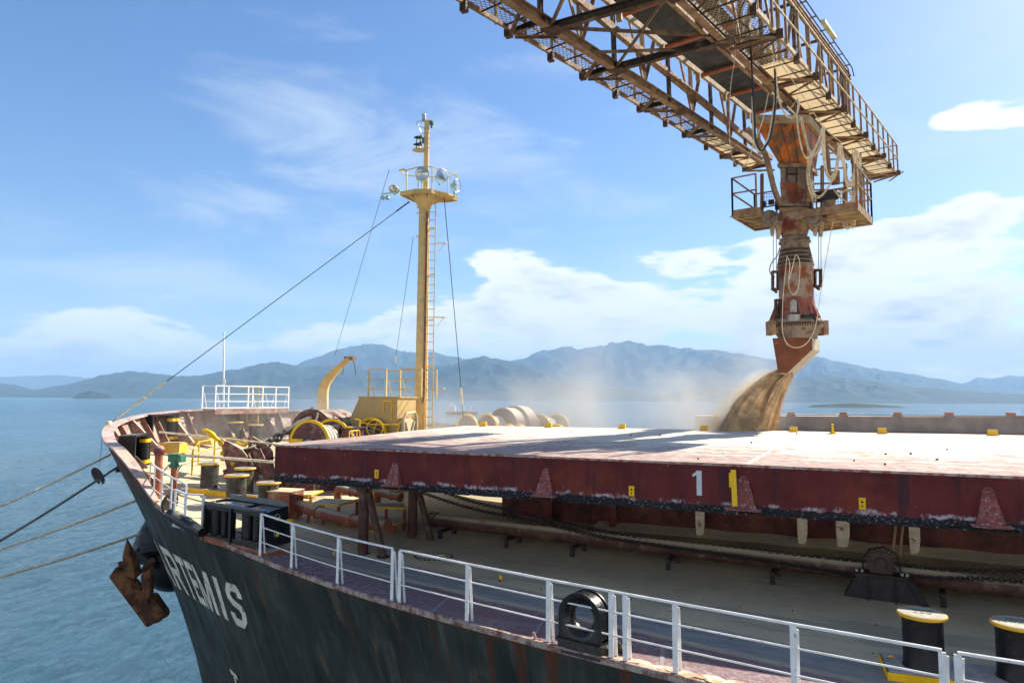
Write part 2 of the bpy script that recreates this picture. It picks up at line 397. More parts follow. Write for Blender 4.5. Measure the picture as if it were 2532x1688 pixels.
# a dredger or coaster far across the bay
def far_ship():
    c = Dp(1141, 1000, 620); c.z = WZ
    t = thing('distant_ship', 'small hazy red hulled ship anchored far across the bay', 'ship', tuple(c), R(24))
    hm = mat('far hull', (.30, .07, .05), .7); wm = mat('far white', (.75, .75, .72), .6)
    m = MB(); ol = [(-14, -3), (12, -3), (15, 0), (12, 3), (-14, 3)]
    vs = [(x*.95, y*.9, .0) for x, y in ol]+[(x, y, 2.6) for x, y in ol]
    m.add(vs, [tuple(range(5))[::-1], tuple(range(5, 10))]+[(i, (i+1) % 5, (i+1) % 5+5, i+5) for i in range(5)]); m.build('hull', hm, t, world=False)
    m = MB(); m.box((-8, 0, 4.6), (6, 5, 4)); m.box((-8, 0, 7.6), (4, 4, 2)); m.box((-9, 0, 9.5), (1, 1, 2)); m.build('superstructure', wm, t, world=False)
    for x in (2, 8):
        m = MB(); m.cyl((x, 0, 2.6), (x, 0, 9), .4, .3, 8); m.beam((x, 0, 4.5), (x+3.5, 0, 10.5), .3, .3); m.build('cargo_crane', wm, t, world=False)
far_ship()
# ------------------------------------------------------------------ ship hull
EDGE = [(40, 9.6), (20, 9.6), (12, 9.65), (8, 9.75), (4, 9.9), (1.45, 10.06), (-2, 10.65), (-5.1, 11.27), (-7.8, 11.94), (-9.7, 12.5), (-11.5, 13.0), (-13.6, 13.45), (-15, 13.65), (-16.6, 14.05), (-17.6, 14.4), (-18.6, 14.72), (-20.1, 15.2), (-21.5, 16.1), (-22.4, 17.1), (-23.1, 18.35), (-23.5, 19.5), (-23.7, 20.9), (-23.68, 22.2), (-23.4, 23.6), (-23.05, 25.4), (-22.7, 26.8), (-22.2, 27.9), (-21.4, 29.5), (-19.0, 32.9), (-16, 35.2), (-12, 37), (-6, 38.2), (4, 38.6), (20, 38.7), (40, 38.7)]
def crom(P, n):
    out = []
    for i in range(len(P)-1):
        p0 = V(P[max(i-1, 0)]); p1 = V(P[i]); p2 = V(P[i+1]); p3 = V(P[min(i+2, len(P)-1)])
        for j in range(n):
            t = j/n; out.append(.5*((2*p1)+(-p0+p2)*t+(2*p0-5*p1+4*p2-p3)*t*t+(-p0+3*p1-3*p2+p3)*t**3))
    out.append(V(P[-1])); return out
OUT = crom(EDGE, 5); NO = len(OUT)
OLEN = [0]
for i in range(1, NO): OLEN.append(OLEN[-1]+(OUT[i]-OUT[i-1]).length)
def onrm(i):
    d = OUT[min(i+2, NO-1)]-OUT[max(i-2, 0)]; d.normalize(); return V((-d.y, d.x))*-1 if True else d
# outward normal check: at the port side outward is -y
_s = 1 if onrm(10).y < 0 else -1
def oN(i): return onrm(i)*_s
def flareF(x): return interp(x, (-26, -14, -10, -4, 2, 10), (1, 1, .86, .5, .18, 0))
def prof(dz):
    """inward offset of the shell at dz below the deck edge (negative dz: above it, outward)"""
    return .50*dz-.017*dz*dz if dz > 0 else .50*dz
def hullp(i, dz):
    """shell point: outline index i (float), dz below the deck edge"""
    a = max(0, min(NO-1.001, i)); j = int(a); t = a-j
    p = OUT[j].lerp(OUT[j+1], t); n = oN(j).lerp(oN(j+1), t).normalized()
    o = prof(dz)*flareF(p.x)
    return V((p.x-n.x*o, p.y-n.y*o, zd(p.x, p.y)-dz))
def bwf(i):
    """bulwark height factor along the outline"""
    p = OUT[max(0, min(NO-1, int(round(i))))]
    if p.y < 24: return interp(p.x, (-19.4, -18.5, -17.7), (1, .55, .0)) if p.x > -19.4 else 1
    return interp(p.x, (-16, -12), (1, 0))
BH = 1.2
HULLG = (.030, .040, .036)
def hull_mat():
    global N, L
    m = bpy.data.materials.new('hull paint'); m.use_nodes = True; t = m.node_tree; N = t.nodes; L = t.links; b = N['Principled BSDF']; b.inputs['Specular IOR Level'].default_value = .16
    at = nd('ShaderNodeAttribute'); at.attribute_name = 'shell'; co = at.outputs['Vector']
    sp = nd('ShaderNodeSeparateXYZ'); L.new(co, sp.inputs[0]); dz = mth('MULTIPLY', sp.outputs[2], -1)
    def ns(sc, scl=(1, 1, 1), off=(0, 0, 0), det=6, rg=.62):
        mp = nd('ShaderNodeMapping'); mp.inputs['Scale'].default_value = scl; mp.inputs['Location'].default_value = off; L.new(co, mp.inputs[0])
        n = nd('ShaderNodeTexNoise'); n.inputs['Scale'].default_value = sc; n.inputs['Detail'].default_value = det; n.inputs['Roughness'].default_value = rg; L.new(mp.outputs[0], n.inputs['Vector']); return n.outputs['Fac']
    def mix(f, a, c):
        x = nd('ShaderNodeMix', data_type='RGBA')
        L.new(f, x.inputs[0])
        for i, q in ((6, a), (7, c)):
            if isinstance(q, tuple): x.inputs[i].default_value = q
            else: L.new(q, x.inputs[i])
        return x.outputs[2]
    c = mix(mrange(ns(.55, (1, 1, .6)), .35, .65), (.056, .068, .055, 1), (.030, .036, .030, 1))
    # repainted patches with straight edges
    br = nd('ShaderNodeTexBrick'); br.inputs['Scale'].default_value = 1; br.inputs['Brick Width'].default_value = 3.1; br.inputs['Row Height'].default_value = 1.35; br.inputs['Mortar Size'].default_value = .012; br.inputs['Mortar Smooth'].default_value = .1; br.offset = .37
    cb = nd('ShaderNodeCombineXYZ'); L.new(sp.outputs[0], cb.inputs[0]); L.new(sp.outputs[2], cb.inputs[1]); L.new(cb.outputs[0], br.inputs['Vector'])
    br.inputs['Color1'].default_value = (.75, .75, .75, 1); br.inputs['Color2'].default_value = (1.2, 1.2, 1.2, 1); br.inputs['Mortar'].default_value = (.9, .9, .9, 1)
    mu = nd('ShaderNodeMix', data_type='RGBA', blend_type='MULTIPLY'); mu.inputs[0].default_value = .6; L.new(c, mu.inputs[6]); L.new(br.outputs[0], mu.inputs[7]); c = mu.outputs[2]
    # pale salt and scrubbed runs
    c = mix(mth('MULTIPLY', mrange(ns(3.0, (1, 1, .09), (4, 4, 4)), .50, .66), mth('MULTIPLY', mrange(ns(.5, (1, 1, 1), (1, 7, 3)), .38, .6), .7)), c, (.125, .135, .115, 1))
    c = mix(mth('MULTIPLY', mrange(ns(7.0, (1, 1, .07), (2, 4, 4)), .55, .68), .5), c, (.012, .014, .014, 1))
    # tan smears, heavier aft and by the deck edge
    tan_ = mth('MULTIPLY', mrange(ns(2.2, (1, 1, .30), (9, 4, 1), 8, .7), .50, .66), mrange(ns(.35, (1, 1, 1), (3, 1, 5)), .45, .60)); c = mix(mth('MULTIPLY', tan_, .55), c, (.20, .155, .095, 1))
    # rust weeping from the deck edge and from welds
    r1 = mrange(ns(3.6, (1, 1, .055), (5, 2, 0), 7, .66), .535, .60); top = mrange(mth('ADD', dz, mth('MULTIPLY', ns(1.6, (1, 1, .02), (6, 6, 6), 3), 3.0)), 4.2, 1.0)
    c = mix(mth('MULTIPLY', r1, mth('MULTIPLY', top, .9)), c, (.12, .040, .018, 1))
    r2 = mth('MULTIPLY', mrange(ns(9, (1, 1, .05), (1, 2, 9), 7, .7), .60, .66), mrange(ns(.6, (1, 1, .7), (7, 7, 1)), .48, .60)); c = mix(mth('MULTIPLY', r2, .8), c, (.19, .065, .022, 1))
    c = mix(mth('MULTIPLY', mrange(ns(26, (1, 1, .8), (1, 2, 2), 3, .6), .70, .74), .9), c, (.14, .05, .02, 1))
    edge = mth('MULTIPLY', mrange(mth('ADD', dz, mth('MULTIPLY', ns(2.5, (1, 1, 1), (6, 1, 6), 7, .7), .5)), .46, .22), .8); c = mix(edge, c, (.115, .05, .028, 1))
    L.new(c, b.inputs['Base Color']); L.new(mrange(ns(2, (1, 1, .3), (3, 3, 3)), .3, .7, .38, .68), b.inputs['Roughness'])
    h = mth('ADD', mth('MULTIPLY', ns(.9, (1, 1, .6), (0, 0, 0), 3, .5), 1.0), mth('MULTIPLY', br.outputs['Fac'], .10))
    h = mth('ADD', h, mth('MULTIPLY', mth('SINE', mth('MULTIPLY', sp.outputs[0], 2*math.pi/.82)), .045))
    bn = nd('ShaderNodeBump'); bn.inputs['Strength'].default_value = .7; bn.inputs['Distance'].default_value = .10; L.new(h, bn.inputs['Height']); L.new(bn.outputs[0], b.inputs['Normal'])
    return m
redox = mat('red oxide paint', (.155, .038, .030), .55, 0, .3, 2, dirt=(.24, .12, .10, 1), dscale=3, dth=(.52, .72), dust=.5, damt=.7)
redin = mat('bulwark paint', (.27, .105, .085), .6, 0, .25, 2, dirt=(.42, .33, .26, 1), dscale=3, dth=(.42, .62), dust=.9, damt=.8)
ship = thing('cargo_ship', 'black hulled bulk carrier with dusty red deck and high curved bow', 'ship', (0, 23, 0))
HM = hull_mat()
def build_hull():
    mb = MB(); dzs = [0, .3, .6, 1, 1.5, 2, 2.7, 3.5, 4.5, 6, 8, 11]
    for i in range(NO):
        for d in dzs: mb.v.append(hullp(i, d))
    n = len(dzs)
    for i in range(NO-1):
        for j in range(n-1): a = i*n+j; mb.f.append((a, a+1, a+n+1, a+n))
    ho = mb.build('hull', HM, ship, smooth=True)
    at = ho.data.attributes.new('shell', 'FLOAT_VECTOR', 'POINT'); fl = []
    for i in range(NO):
        for d in dzs: fl += [OLEN[i], 0.0, -d]
    at.data.foreach_set('vector', fl)
    # bulwark: outer skin (hull colour) and inner skin, cap rail
    ob = MB(); ib = MB(); cap = MB(); idx = [i for i in range(NO) if bwf(i) > .02]
    for i in idx:
        h = BH*bwf(i); a = hullp(i, 0); b = hullp(i, -h); nn = oN(i); n3 = V((nn.x, nn.y, 0))
        ob.v += [a+n3*.002, b+n3*.002]; ib.v += [a-n3*.03, b-n3*.03]
        t = .06; wi = .10+.20*min(1, bwf(i)*1.3)
        cap.v += [b+n3*.05+V((0, 0, .0)), b+n3*.05+V((0, 0, t)), b-n3*wi+V((0, 0, t)), b-n3*wi+V((0, 0, 0))]
    for q in range(len(idx)-1):
        for mbx in (ob, ib): mbx.f.append((2*q, 2*q+1, 2*q+3, 2*q+2))
        for e in range(4): cap.f.append((4*q+e, 4*q+(e+1) % 4, 4*q+4+(e+1) % 4, 4*q+4+e))
    e_ = len(idx)*4-4; cap.f.append((0, 1, 2, 3)); cap.f.append((e_+3, e_+2, e_+1, e_))
    oo = ob.build('bulwark_outside', HM, ship, smooth=True); at2 = oo.data.attributes.new('shell', 'FLOAT_VECTOR', 'POINT'); at2.data.foreach_set('vector', [q for i in idx for q in (OLEN[i], 0.0, 0.0, OLEN[i], 0.0, BH*bwf(i))]); bw = ib.build('bulwark', redin, ship, smooth=True)
    capm = mat('cap rail paint', (.40, .20, .18), .5, 0, .2, 3, dirt=(.55, .45, .42, 1), dscale=4, dth=(.4, .6), dust=.3)
    cap.build('cap_rail', capm, ship, smooth=False)
    # bulwark stays (triangular brackets)
    last = -9; n = 0
    for i in idx:
        if bwf(i) < .9 or OLEN[i]-last < .62: continue
        last = OLEN[i]; nn = oN(i); n3 = V((nn.x, nn.y, 0)); a = hullp(i, 0); b = hullp(i, -BH)
        big = (n % 3 == 0); n += 1; d = .75 if big else .3
        st = MB(); st.plate([a-n3*.03, b-n3*.04, b-n3*.18, a-n3*d+V((0, 0, .02)), a-n3*d], .03)
        if big: st.beam(b-n3*.20, a-n3*d+V((0, 0, .03)), .12, .025, n3)
        st.build('bulwark_stay', redin, ship)
    # gunwale strip along the open deck edge
    g = MB(); ii = [i for i in range(NO) if bwf(i) <= .3]
    run = []
    for i in range(NO):
        if bwf(i) <= .3 and OUT[i].y < 24: run.append(i)
    for i in run:
        a = hullp(i, 0); nn = oN(i); n3 = V((nn.x, nn.y, 0))
        g.v += [a+n3*.015+V((0, 0, -.07)), a+n3*.015+V((0, 0, .035)), a-n3*.05+V((0, 0, .035)), a-n3*.05+V((0, 0, -.02))]
    for q in range(len(run)-1):
        for e in range(4): g.f.append((4*q+e, 4*q+(e+1) % 4, 4*q+4+(e+1) % 4, 4*q+4+e))
    g.build('gunwale', mat('gunwale paint', (.20, .09, .07), .6, 0, .4, 6, dirt=(.42, .34, .27, 1), dscale=6, dth=(.40, .6)), ship)
build_hull()
def deck_mat():
    global N, L
    m = bpy.data.materials.new('dusty deck'); m.use_nodes = True; t = m.node_tree; N = t.nodes; L = t.links; b = N['Principled BSDF']; b.inputs['Roughness'].default_value = .8
    b.inputs['Specular IOR Level'].default_value = .25
    tc = nd('ShaderNodeTexCoord'); g = nd('ShaderNodeNewGeometry'); sp = nd('ShaderNodeSeparateXYZ'); L.new(g.outputs['Position'], sp.inputs[0])
    def ns(sc, scl=(1, 1, 1), off=(0, 0, 0), det=6, rg=.6):
        mp = nd('ShaderNodeMapping'); mp.inputs['Scale'].default_value = scl; mp.inputs['Location'].default_value = off; L.new(g.outputs['Position'], mp.inputs[0])
        n = nd('ShaderNodeTexNoise'); n.inputs['Scale'].default_value = sc; n.inputs['Detail'].default_value = det; n.inputs['Roughness'].default_value = rg; L.new(mp.outputs[0], n.inputs['Vector']); return n.outputs['Fac']
    def mix(f, a, c):
        x = nd('ShaderNodeMix', data_type='RGBA')
        if isinstance(f, (int, float)): x.inputs[0].default_value = f
        else: L.new(f, x.inputs[0])
        for i, q in ((6, a), (7, c)):
            if isinstance(q, tuple): x.inputs[i].default_value = q
            else: L.new(q, x.inputs[i])
        return x.outputs[2]
    # thick dust inboard
    c = mix(mrange(ns(.8, (1, .5, 1)), .35, .65), (.70, .565, .335, 1), (.58, .475, .30, 1))
    c = mix(mth('MULTIPLY', mrange(ns(5, (.4, 1, 1), (2, 2, 2), 8, .7), .55, .72), .5), c, (.24, .17, .12, 1))
    # distance from the ship side, wavy
    yy = mth('ADD', sp.outputs[1], mth('MULTIPLY', mth('SUBTRACT', ns(.5, (1, 1, 1), (4, 4, 4), 3), .5), .3))
    xe = nd('ShaderNodeMapRange'); L.new(sp.outputs[0], xe.inputs[0]); xe.inputs[1].default_value = 4; xe.inputs[2].default_value = -14; xe.inputs[3].default_value = 9.8; xe.inputs[4].default_value = 13.6
    dd = mth('SUBTRACT', yy, xe.outputs[0])
    # scrubbed bare grey-green paint band
    band = mth('MULTIPLY', mrange(dd, 1.1, 1.25), mrange(dd, 2.2, 1.95)); band = mth('MULTIPLY', band, mrange(sp.outputs[0], -14, -11))
    c = mix(mth('MULTIPLY', band, .92), c, mix(mrange(ns(4, (.25, 1, 1), (1, 1, 1), 8, .7), .4, .6), (.20, .215, .20, 1), (.30, .305, .28, 1)))
    # rough red paint with salt and grain at the edge
    spk = mrange(ns(9, (1, 1, 1), (7, 7, 7), 8, .75), .44, .60); fd = mrange(ns(.7, (.5, 1, 1), (3, 7, 1), 5, .6), .3, .7)
    red = mix(mth('ADD', mth('MULTIPLY', mth('MULTIPLY', spk, fd), .75), .22), (.15, .060, .058, 1), (.40, .34, .34, 1))
    edge = mth('MULTIPLY', mrange(dd, 1.12, .95), mrange(sp.outputs[0], -16, -12))
    c = mix(edge, c, red)
    # swept line between the two
    ln = mth('MULTIPLY', mth('MULTIPLY', mrange(dd, .95, 1.08), mrange(dd, 1.22, 1.10)), mrange(sp.outputs[0], -14, -11)); c = mix(mth('MULTIPLY', ln, .7), c, (.42, .34, .24, 1))
    # tyre-like scuffs and spills
    c = mix(mth('MULTIPLY', mrange(ns(.9, (.12, 1, 1), (6, 3, 1), 5, .7), .55, .62), .45), c, (.26, .22, .18, 1))
    L.new(c, b.inputs['Base Color'])
    bn = nd('ShaderNodeBump'); bn.inputs['Strength'].default_value = .5; bn.inputs['Distance'].default_value = .02; L.new(ns(12, (1, 1, 1), (0, 0, 0), 8, .7), bn.inputs['Height']); L.new(bn.outputs[0], b.inputs['Normal'])
    return m
DECKM = deck_mat()
def build_deck():
    mb = MB(); RN = 26
    for i in range(NO):
        p = OUT[i]; tx = max(p.x, -15)
        for j in range(RN+1):
            t = (j/RN)**1.3; x = p.x+(tx-p.x)*t; y = p.y+(24-p.y)*t
            mb.v.append(V((x, y, zd(x, y))))
    for i in range(NO-1):
        for j in range(RN): a = i*(RN+1)+j; mb.f.append((a, a+RN+1, a+RN+2, a+1))
    mb.build('deck', DECKM, ship, smooth=True)
    # weld seams / plate edges on the deck
    sm = MB()
    for x in (-3.55,):
        sm.beam((x, 10.95, .004), (x-.1, 14.6, .004), .022, .008)
    for x0, w_ in ((-4.6, .05), (-2.3, .07), (-6.9, .06)):
        sm.beam((x0, interp(-x0, (0, 5, 8), (10.4, 11.35, 12.0)), .004), (x0-.2, interp(-x0, (0, 5, 8), (11.5, 12.4, 13.0)), .004), w_, .008)
    for y in (): sm.beam((-13.3, y+.02, zd(-13.3, y)+.006), (14, y, zd(14, y)+.006), .018, .006)
    for x in (): sm.beam((x, 13.2, .006), (x, 20.8, zd(x, 20.8)+.006), .018, .006)
    many(sm, 'weld_seam', mat('seam', (.30, .27, .27), .8), ship)
build_deck()
def grit():
    m = MB(); random.seed(21)
    for q in range(110):
        x = random.uniform(-12, 7); y = interp(-x, (-7, 0, 5, 8, 12), (9.9, 10.5, 11.4, 12.1, 13.2))+abs(random.gauss(0, 2.6)); r = random.uniform(.008, .028)
        z = zd(x, y); m.add([(x+r*random.uniform(.6, 1.4), y, z), (x-r, y+r*.8, z), (x-r*.7, y-r, z), (x, y, z+r*.9)], [(0, 1, 3), (1, 2, 3), (2, 0, 3)])
    tag(m.build('deck_grit', mat('grit', (.10, .07, .05), .9, 0, .5, 9)), 'scattered dark crumbs of cargo and rust on the side deck', None, kind='stuff')
    m = MB()
    for q in range(16):
        x = random.uniform(-9, 6); y = random.uniform(13.4, 19.5); L_ = random.uniform(.3, 1.3); 
        ps = [V((x+L_*math.cos(a)*random.uniform(.7, 1.2), y+L_*.28*math.sin(a)*random.uniform(.6, 1.3), zd(x, y)+.007)) for a in [i*math.pi/6 for i in range(12)]]; m.plate(ps, .004, (0, 0, 1))
    if 0: tag(m.build('deck_stain', mat('thin spill', (.30, .24, .17), .9, 0, .3, 4)), 'thin flat smears of darker spilled meal on the side deck', None, kind='stuff')
grit()
def textmesh(s, size, ext=0.0):
    cu = bpy.data.curves.new('t', 'FONT'); cu.body = s; cu.size = size; cu.align_x = 'LEFT'; cu.extrude = ext; cu.resolution_u = 4
    o = bpy.data.objects.new('t', cu); COL.objects.link(o)
    dg = bpy.context.evaluated_depsgraph_get(); me = bpy.data.meshes.new_from_object(o.evaluated_get(dg))
    vs = [v.co.copy() for v in me.vertices]; fs = [tuple(p.vertices) for p in me.polygons]
    bpy.data.objects.remove(o); bpy.data.curves.remove(cu); bpy.data.meshes.remove(me)
    return vs, fs
# thick block letters drawn by hand on a 0..1 x 0..1 cell (strokes as polygons)
GL = {
 'A': [[(0, 0), (.22, 0), (.36, .42), (.36, .78), (.5, 1), (.34, 1)], [(.34, 1), (.66, 1), (.5, .72)], [(.66, 1), (.5, 1), (.64, .78), (.64, .42), (.78, 0), (1, 0)], [(.24, .2), (.76, .2), (.7, .38), (.3, .38)]],
 'R': [[(0, 0), (.24, 0), (.24, 1), (0, 1)], [(.24, .82), (.62, .82), (.86, .92), (.7, 1), (.24, 1)], [(.62, .82), (.74, .72), (.98, .78), (.86, .94)], [(.74, .72), (.74, .62), (.98, .56), (.98, .78)], [(.74, .62), (.6, .52), (.72, .38), (.98, .56)], [(.24, .36), (.72, .36), (.72, .42), (.6, .54), (.24, .54)], [(.42, .37), (.7, .37), (1, 0), (.74, 0)]],
 'T': [[(.38, 0), (.62, 0), (.62, .82), (.38, .82)], [(0, .82), (1, .82), (1, 1), (0, 1)]],
 'E': [[(0, 0), (.26, 0), (.26, 1), (0, 1)], [(.26, 0), (1, 0), (1, .18), (.26, .18)], [(.26, .41), (.86, .41), (.86, .59), (.26, .59)], [(.26, .82), (1, .82), (1, 1), (.26, 1)]],
 'M': [[(0, 0), (.2, 0), (.2, 1), (0, 1)], [(.8, 0), (1, 0), (1, 1), (.8, 1)], [(.2, 1), (.2, .62), (.42, 0), (.5, 0), (.5, .3)], [(.8, 1), (.5, .3), (.5, 0), (.58, 0), (.8, .62)]],
 'I': [[(.3, 0), (.7, 0), (.7, 1), (.3, 1)]],
 'S': [[(.04, .3), (.04, .2), (.22, 0), (.34, .2), (.28, .3)], [(.22, 0), (.76, 0), (.7, .18), (.34, .2)], [(.76, 0), (1, .18), (1, .38), (.74, .34), (.7, .18)], [(1, .38), (.84, .54), (.62, .42), (.74, .34)], [(.84, .54), (.4, .64), (.3, .48), (.62, .42)], [(.3, .48), (.06, .62), (.06, .80), (.3, .72), (.4, .64)], [(.06, .80), (.26, 1), (.36, .82), (.3, .72)], [(.26, 1), (.76, 1), (.68, .82), (.36, .82)], [(.76, 1), (.96, .82), (.96, .7), (.72, .7), (.68, .82)]],
 '1': [[(.42, 0), (.8, 0), (.8, 1), (.42, 1)], [(.42, 1), (.42, .82), (.12, .74), (.12, .84), (.34, .92)]],
}
def find_hull(px, py):
    best = None
    for a in range(30, 110):
        for s_ in range(0, 4):
            i = a+s_/4
            for dz10 in range(0, 60):
                p = hullp(i, dz10*.1); v = p-CAM; z = v.dot(fw)
                if z <= 0: continue
                x = CX+FPX*v.dot(rt)/z; y = CY-FPX*v.dot(up)/z; e = (x-px)**2+(y-py)**2
                if best is None or e < best[0]: best = (e, i, dz10*.1)
    return best
def build_name():
    lm = mat('letter paint', (.82, .78, .62), .6, 0, .15, 3, dirt=(.40, .24, .10, 1), dscale=5, dth=(.56, .66))
    # four corners of the name on the shell: index along the outline and depth below the deck edge
    tl, bl, tr, br = NAMEQ
    word = 'ARTEMIS'; wd = {'I': .45, 'M': 1.15}; ws = [wd.get(c, 1.0) for c in word]; gap = .17; tot = sum(ws)+gap*(len(ws)-1)
    x = 0; mb = MB()
    def put(poly, x0, cw):
        # subdivide finely so the letters follow the curved shell
        import itertools
        n = len(poly); cx_ = sum(p[0] for p in poly)/n; cy_ = sum(p[1] for p in poly)/n
        def P(u, v):
            U = (x0+u*cw)/tot; i = (tl[0]*(1-U)+tr[0]*U)*v+(bl[0]*(1-U)+br[0]*U)*(1-v); d = (tl[1]*(1-U)+tr[1]*U)*v+(bl[1]*(1-U)+br[1]*U)*(1-v)
            p = hullp(i, d); nn = oN(int(i)); return p+V((nn.x, nn.y, -.35*0)).normalized()*.012
        K = 4
        for a in range(n):
            p, q = poly[a], poly[(a+1) % n]
            for s_ in range(K):
                r0, r1 = s_/K, (s_+1)/K
                def pt(t, r): x_ = p[0]+(q[0]-p[0])*t; y_ = p[1]+(q[1]-p[1])*t; return P(cx_+(x_-cx_)*r, cy_+(y_-cy_)*r)
                for e in range(K):
                    t0, t1 = e/K, (e+1)/K
                    mb.add([pt(t0, r0), pt(t1, r0), pt(t1, r1), pt(t0, r1)], [(0, 1, 2, 3)])
    for c, w_ in zip(word, ws):
        if c == 'I':
            put([(0, 0), (1, 0), (1, 1), (0, 1)], x+.12, w_-.24+.02)
        else:
            for poly in GL[c]: put(poly, x, w_)
        x += w_+gap
    mb.build('name_lettering', lm, ship)
    # the tug mark further down the shell
    mb2 = MB(); i0, d0 = TUGQ
    def P2(u, v): p = hullp(i0-u, d0-v); nn = oN(int(i0)); return p+V((nn.x, nn.y, 0))*.035
    for poly in GL['T']: mb2.add([P2(q[0]*1.9, q[1]*.85) for q in poly], [tuple(range(len(poly)))])
    mb2.build('tug_mark', lm, ship)
NAMEQ = ((82.0, 1.95), (80.5, 3.3), (56.8, 1.2), (58.2, 2.6)); TUGQ = (66.0, 5.55)
build_name()
# ------------------------------------------------------------------ shared paints
yellow = mat('yellow paint', (.80, .45, .012), .5, 0, .12, 4, dirt=(.60, .40, .10, 1), dscale=5, dth=(.60, .72), dust=.3)
yellow2 = mat('plain yellow', (.85, .50, .006), .45, 0, .1, 4)
black = mat('black paint', (.012, .013, .014), .38, 0, .35, 4, dirt=(.10, .09, .07, 1), dscale=4, dth=(.56, .74), dust=.12, damt=.7)
blackd = mat('dusty black paint', (.045, .043, .038), .5, 0, .3, 4, dirt=(.16, .14, .10, 1), dscale=3, dth=(.45, .7), streak=((.20, .18, .14, 1), (.5, .66), 4), dust=.8)
white = mat('white paint', (.88, .86, .80), .45, 0, .08, 5, dirt=(.46, .26, .13, 1), dscale=16, dth=(.62, .69), dust=.15, bump=.25, bscale=40)
beige = mat('beige mast paint', (.72, .49, .18), .5, 0, .1, 2, dirt=(.50, .38, .20, 1), dscale=3, dth=(.5, .7), dust=.2)
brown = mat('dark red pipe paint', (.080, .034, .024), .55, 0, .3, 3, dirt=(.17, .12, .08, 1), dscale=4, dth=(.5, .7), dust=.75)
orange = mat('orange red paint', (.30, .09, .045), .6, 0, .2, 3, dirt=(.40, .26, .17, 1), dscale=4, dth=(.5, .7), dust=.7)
rope = mat('mooring rope', (.78, .68, .48), .9, 0, .25, 8, bump=.6, bscale=60)
wire = mat('steel wire', (.06, .06, .06), .5, .4, .1)
steel = mat('galvanised', (.42, .44, .44), .35, .6, .2, 6)
green = mat('green machinery paint', (.05, .20, .13), .5, 0, .3, 5, dust=.3)
lampg = mat('lamp green enamel', (.42, .66, .50), .4, 0, .1, 5)
chainm = mat('old chain', (.10, .075, .055), .7, .2, .3, 8, dust=.4)
darkiron = mat('dark iron', (.030, .022, .019), .6, .1, .3, 5)
def glassmat():
    m = bpy.data.materials.new('lamp glass'); m.use_nodes = True; b = m.node_tree.nodes['Principled BSDF']
    b.inputs['Base Color'].default_value = (.55, .6, .62, 1); b.inputs['Metallic'].default_value = .85; b.inputs['Roughness'].default_value = .12; return m
glass = glassmat()
# ------------------------------------------------------------------ port hatch cover
YN, YF, XL, XR = 14.5, 25.5, -13.42, 16.0
def ztop(x, y): return 2.82+(y-YN)/(YF-YN)*(.15+.012*(x+13)*.5)
def cover_side_mat():
    global N, L
    m = mat('hatch side paint', (.118, .021, .019), .55, 0, .22, 1.2, dirt=(.19, .040, .020, 1), dscale=.9, dth=(.50, .66), streak=((.060, .020, .026, 1), (.50, .60), 4.5), dust=.2, damt=.8, spec=.15)
    t = m.node_tree; N = t.nodes; L = t.links; b = N['Principled BSDF']; src = b.inputs['Base Color'].links[0].from_socket
    tc = nd('ShaderNodeTexCoord'); sp = nd('ShaderNodeSeparateXYZ'); L.new(tc.outputs['Object'], sp.inputs[0])
    def ns(sc, scl, off, det=7, rg=.7):
        mp = nd('ShaderNodeMapping'); mp.inputs['Scale'].default_value = scl; mp.inputs['Location'].default_value = off; L.new(tc.outputs['Object'], mp.inputs[0])
        n = nd('ShaderNodeTexNoise'); n.inputs['Scale'].default_value = sc; n.inputs['Detail'].default_value = det; n.inputs['Roughness'].default_value = rg; L.new(mp.outputs[0], n.inputs['Vector']); return n.outputs['Fac']
    def mix(f, a, c):
        x = nd('ShaderNodeMix', data_type='RGBA'); L.new(f, x.inputs[0])
        for i, q in ((6, a), (7, c)):
            if isinstance(q, tuple): x.inputs[i].default_value = q
            else: L.new(q, x.inputs[i])
        return x.outputs[2]
    # chips and salt scratches, denser to the lower edge
    c = mix(mth('MULTIPLY', mrange(ns(14, (1, 1, .3), (2, 1, 4)), .62, .66), mrange(ns(1.1, (1, 1, 1), (6, 2, 2), 4), .54, .62)), src, (.36, .30, .32, 1))
    z = mth('ADD', sp.outputs[2], mth('MULTIPLY', mth('SUBTRACT', ns(3.5, (1, 1, 1), (1, 5, 2), 8, .75), .5), .30))
    low = mrange(z, .155, .115)      # object z is measured from the lower edge
    pl = mix(mth('MULTIPLY', mrange(ns(20, (.8, 1, 1.2), (3, 3, 3), 8, .78), .56, .60), mrange(ns(.8, (1, 1, 1), (3, 8, 3), 4), .30, .62, .25, 1.0)), (.012, .013, .016, 1), (.36, .36, .40, 1))
    c = mix(low, c, pl); c = mix(mth('MULTIPLY', mrange(z, .23, .17), mth('MULTIPLY', mrange(z, .12, .16), mrange(ns(3, (1, 1, .5), (8, 8, 1)), .48, .58))), c, (.45, .40, .42, 1))
    L.new(c, b.inputs['Base Color'])
    bn = nd('ShaderNodeBump'); bn.inputs['Strength'].default_value = .35; bn.inputs['Distance'].default_value = .03; L.new(ns(2.2, (.7, 1, .5), (0, 0, 0), 4, .5), bn.inputs['Height']); L.new(bn.outputs[0], b.inputs['Normal'])
    return m
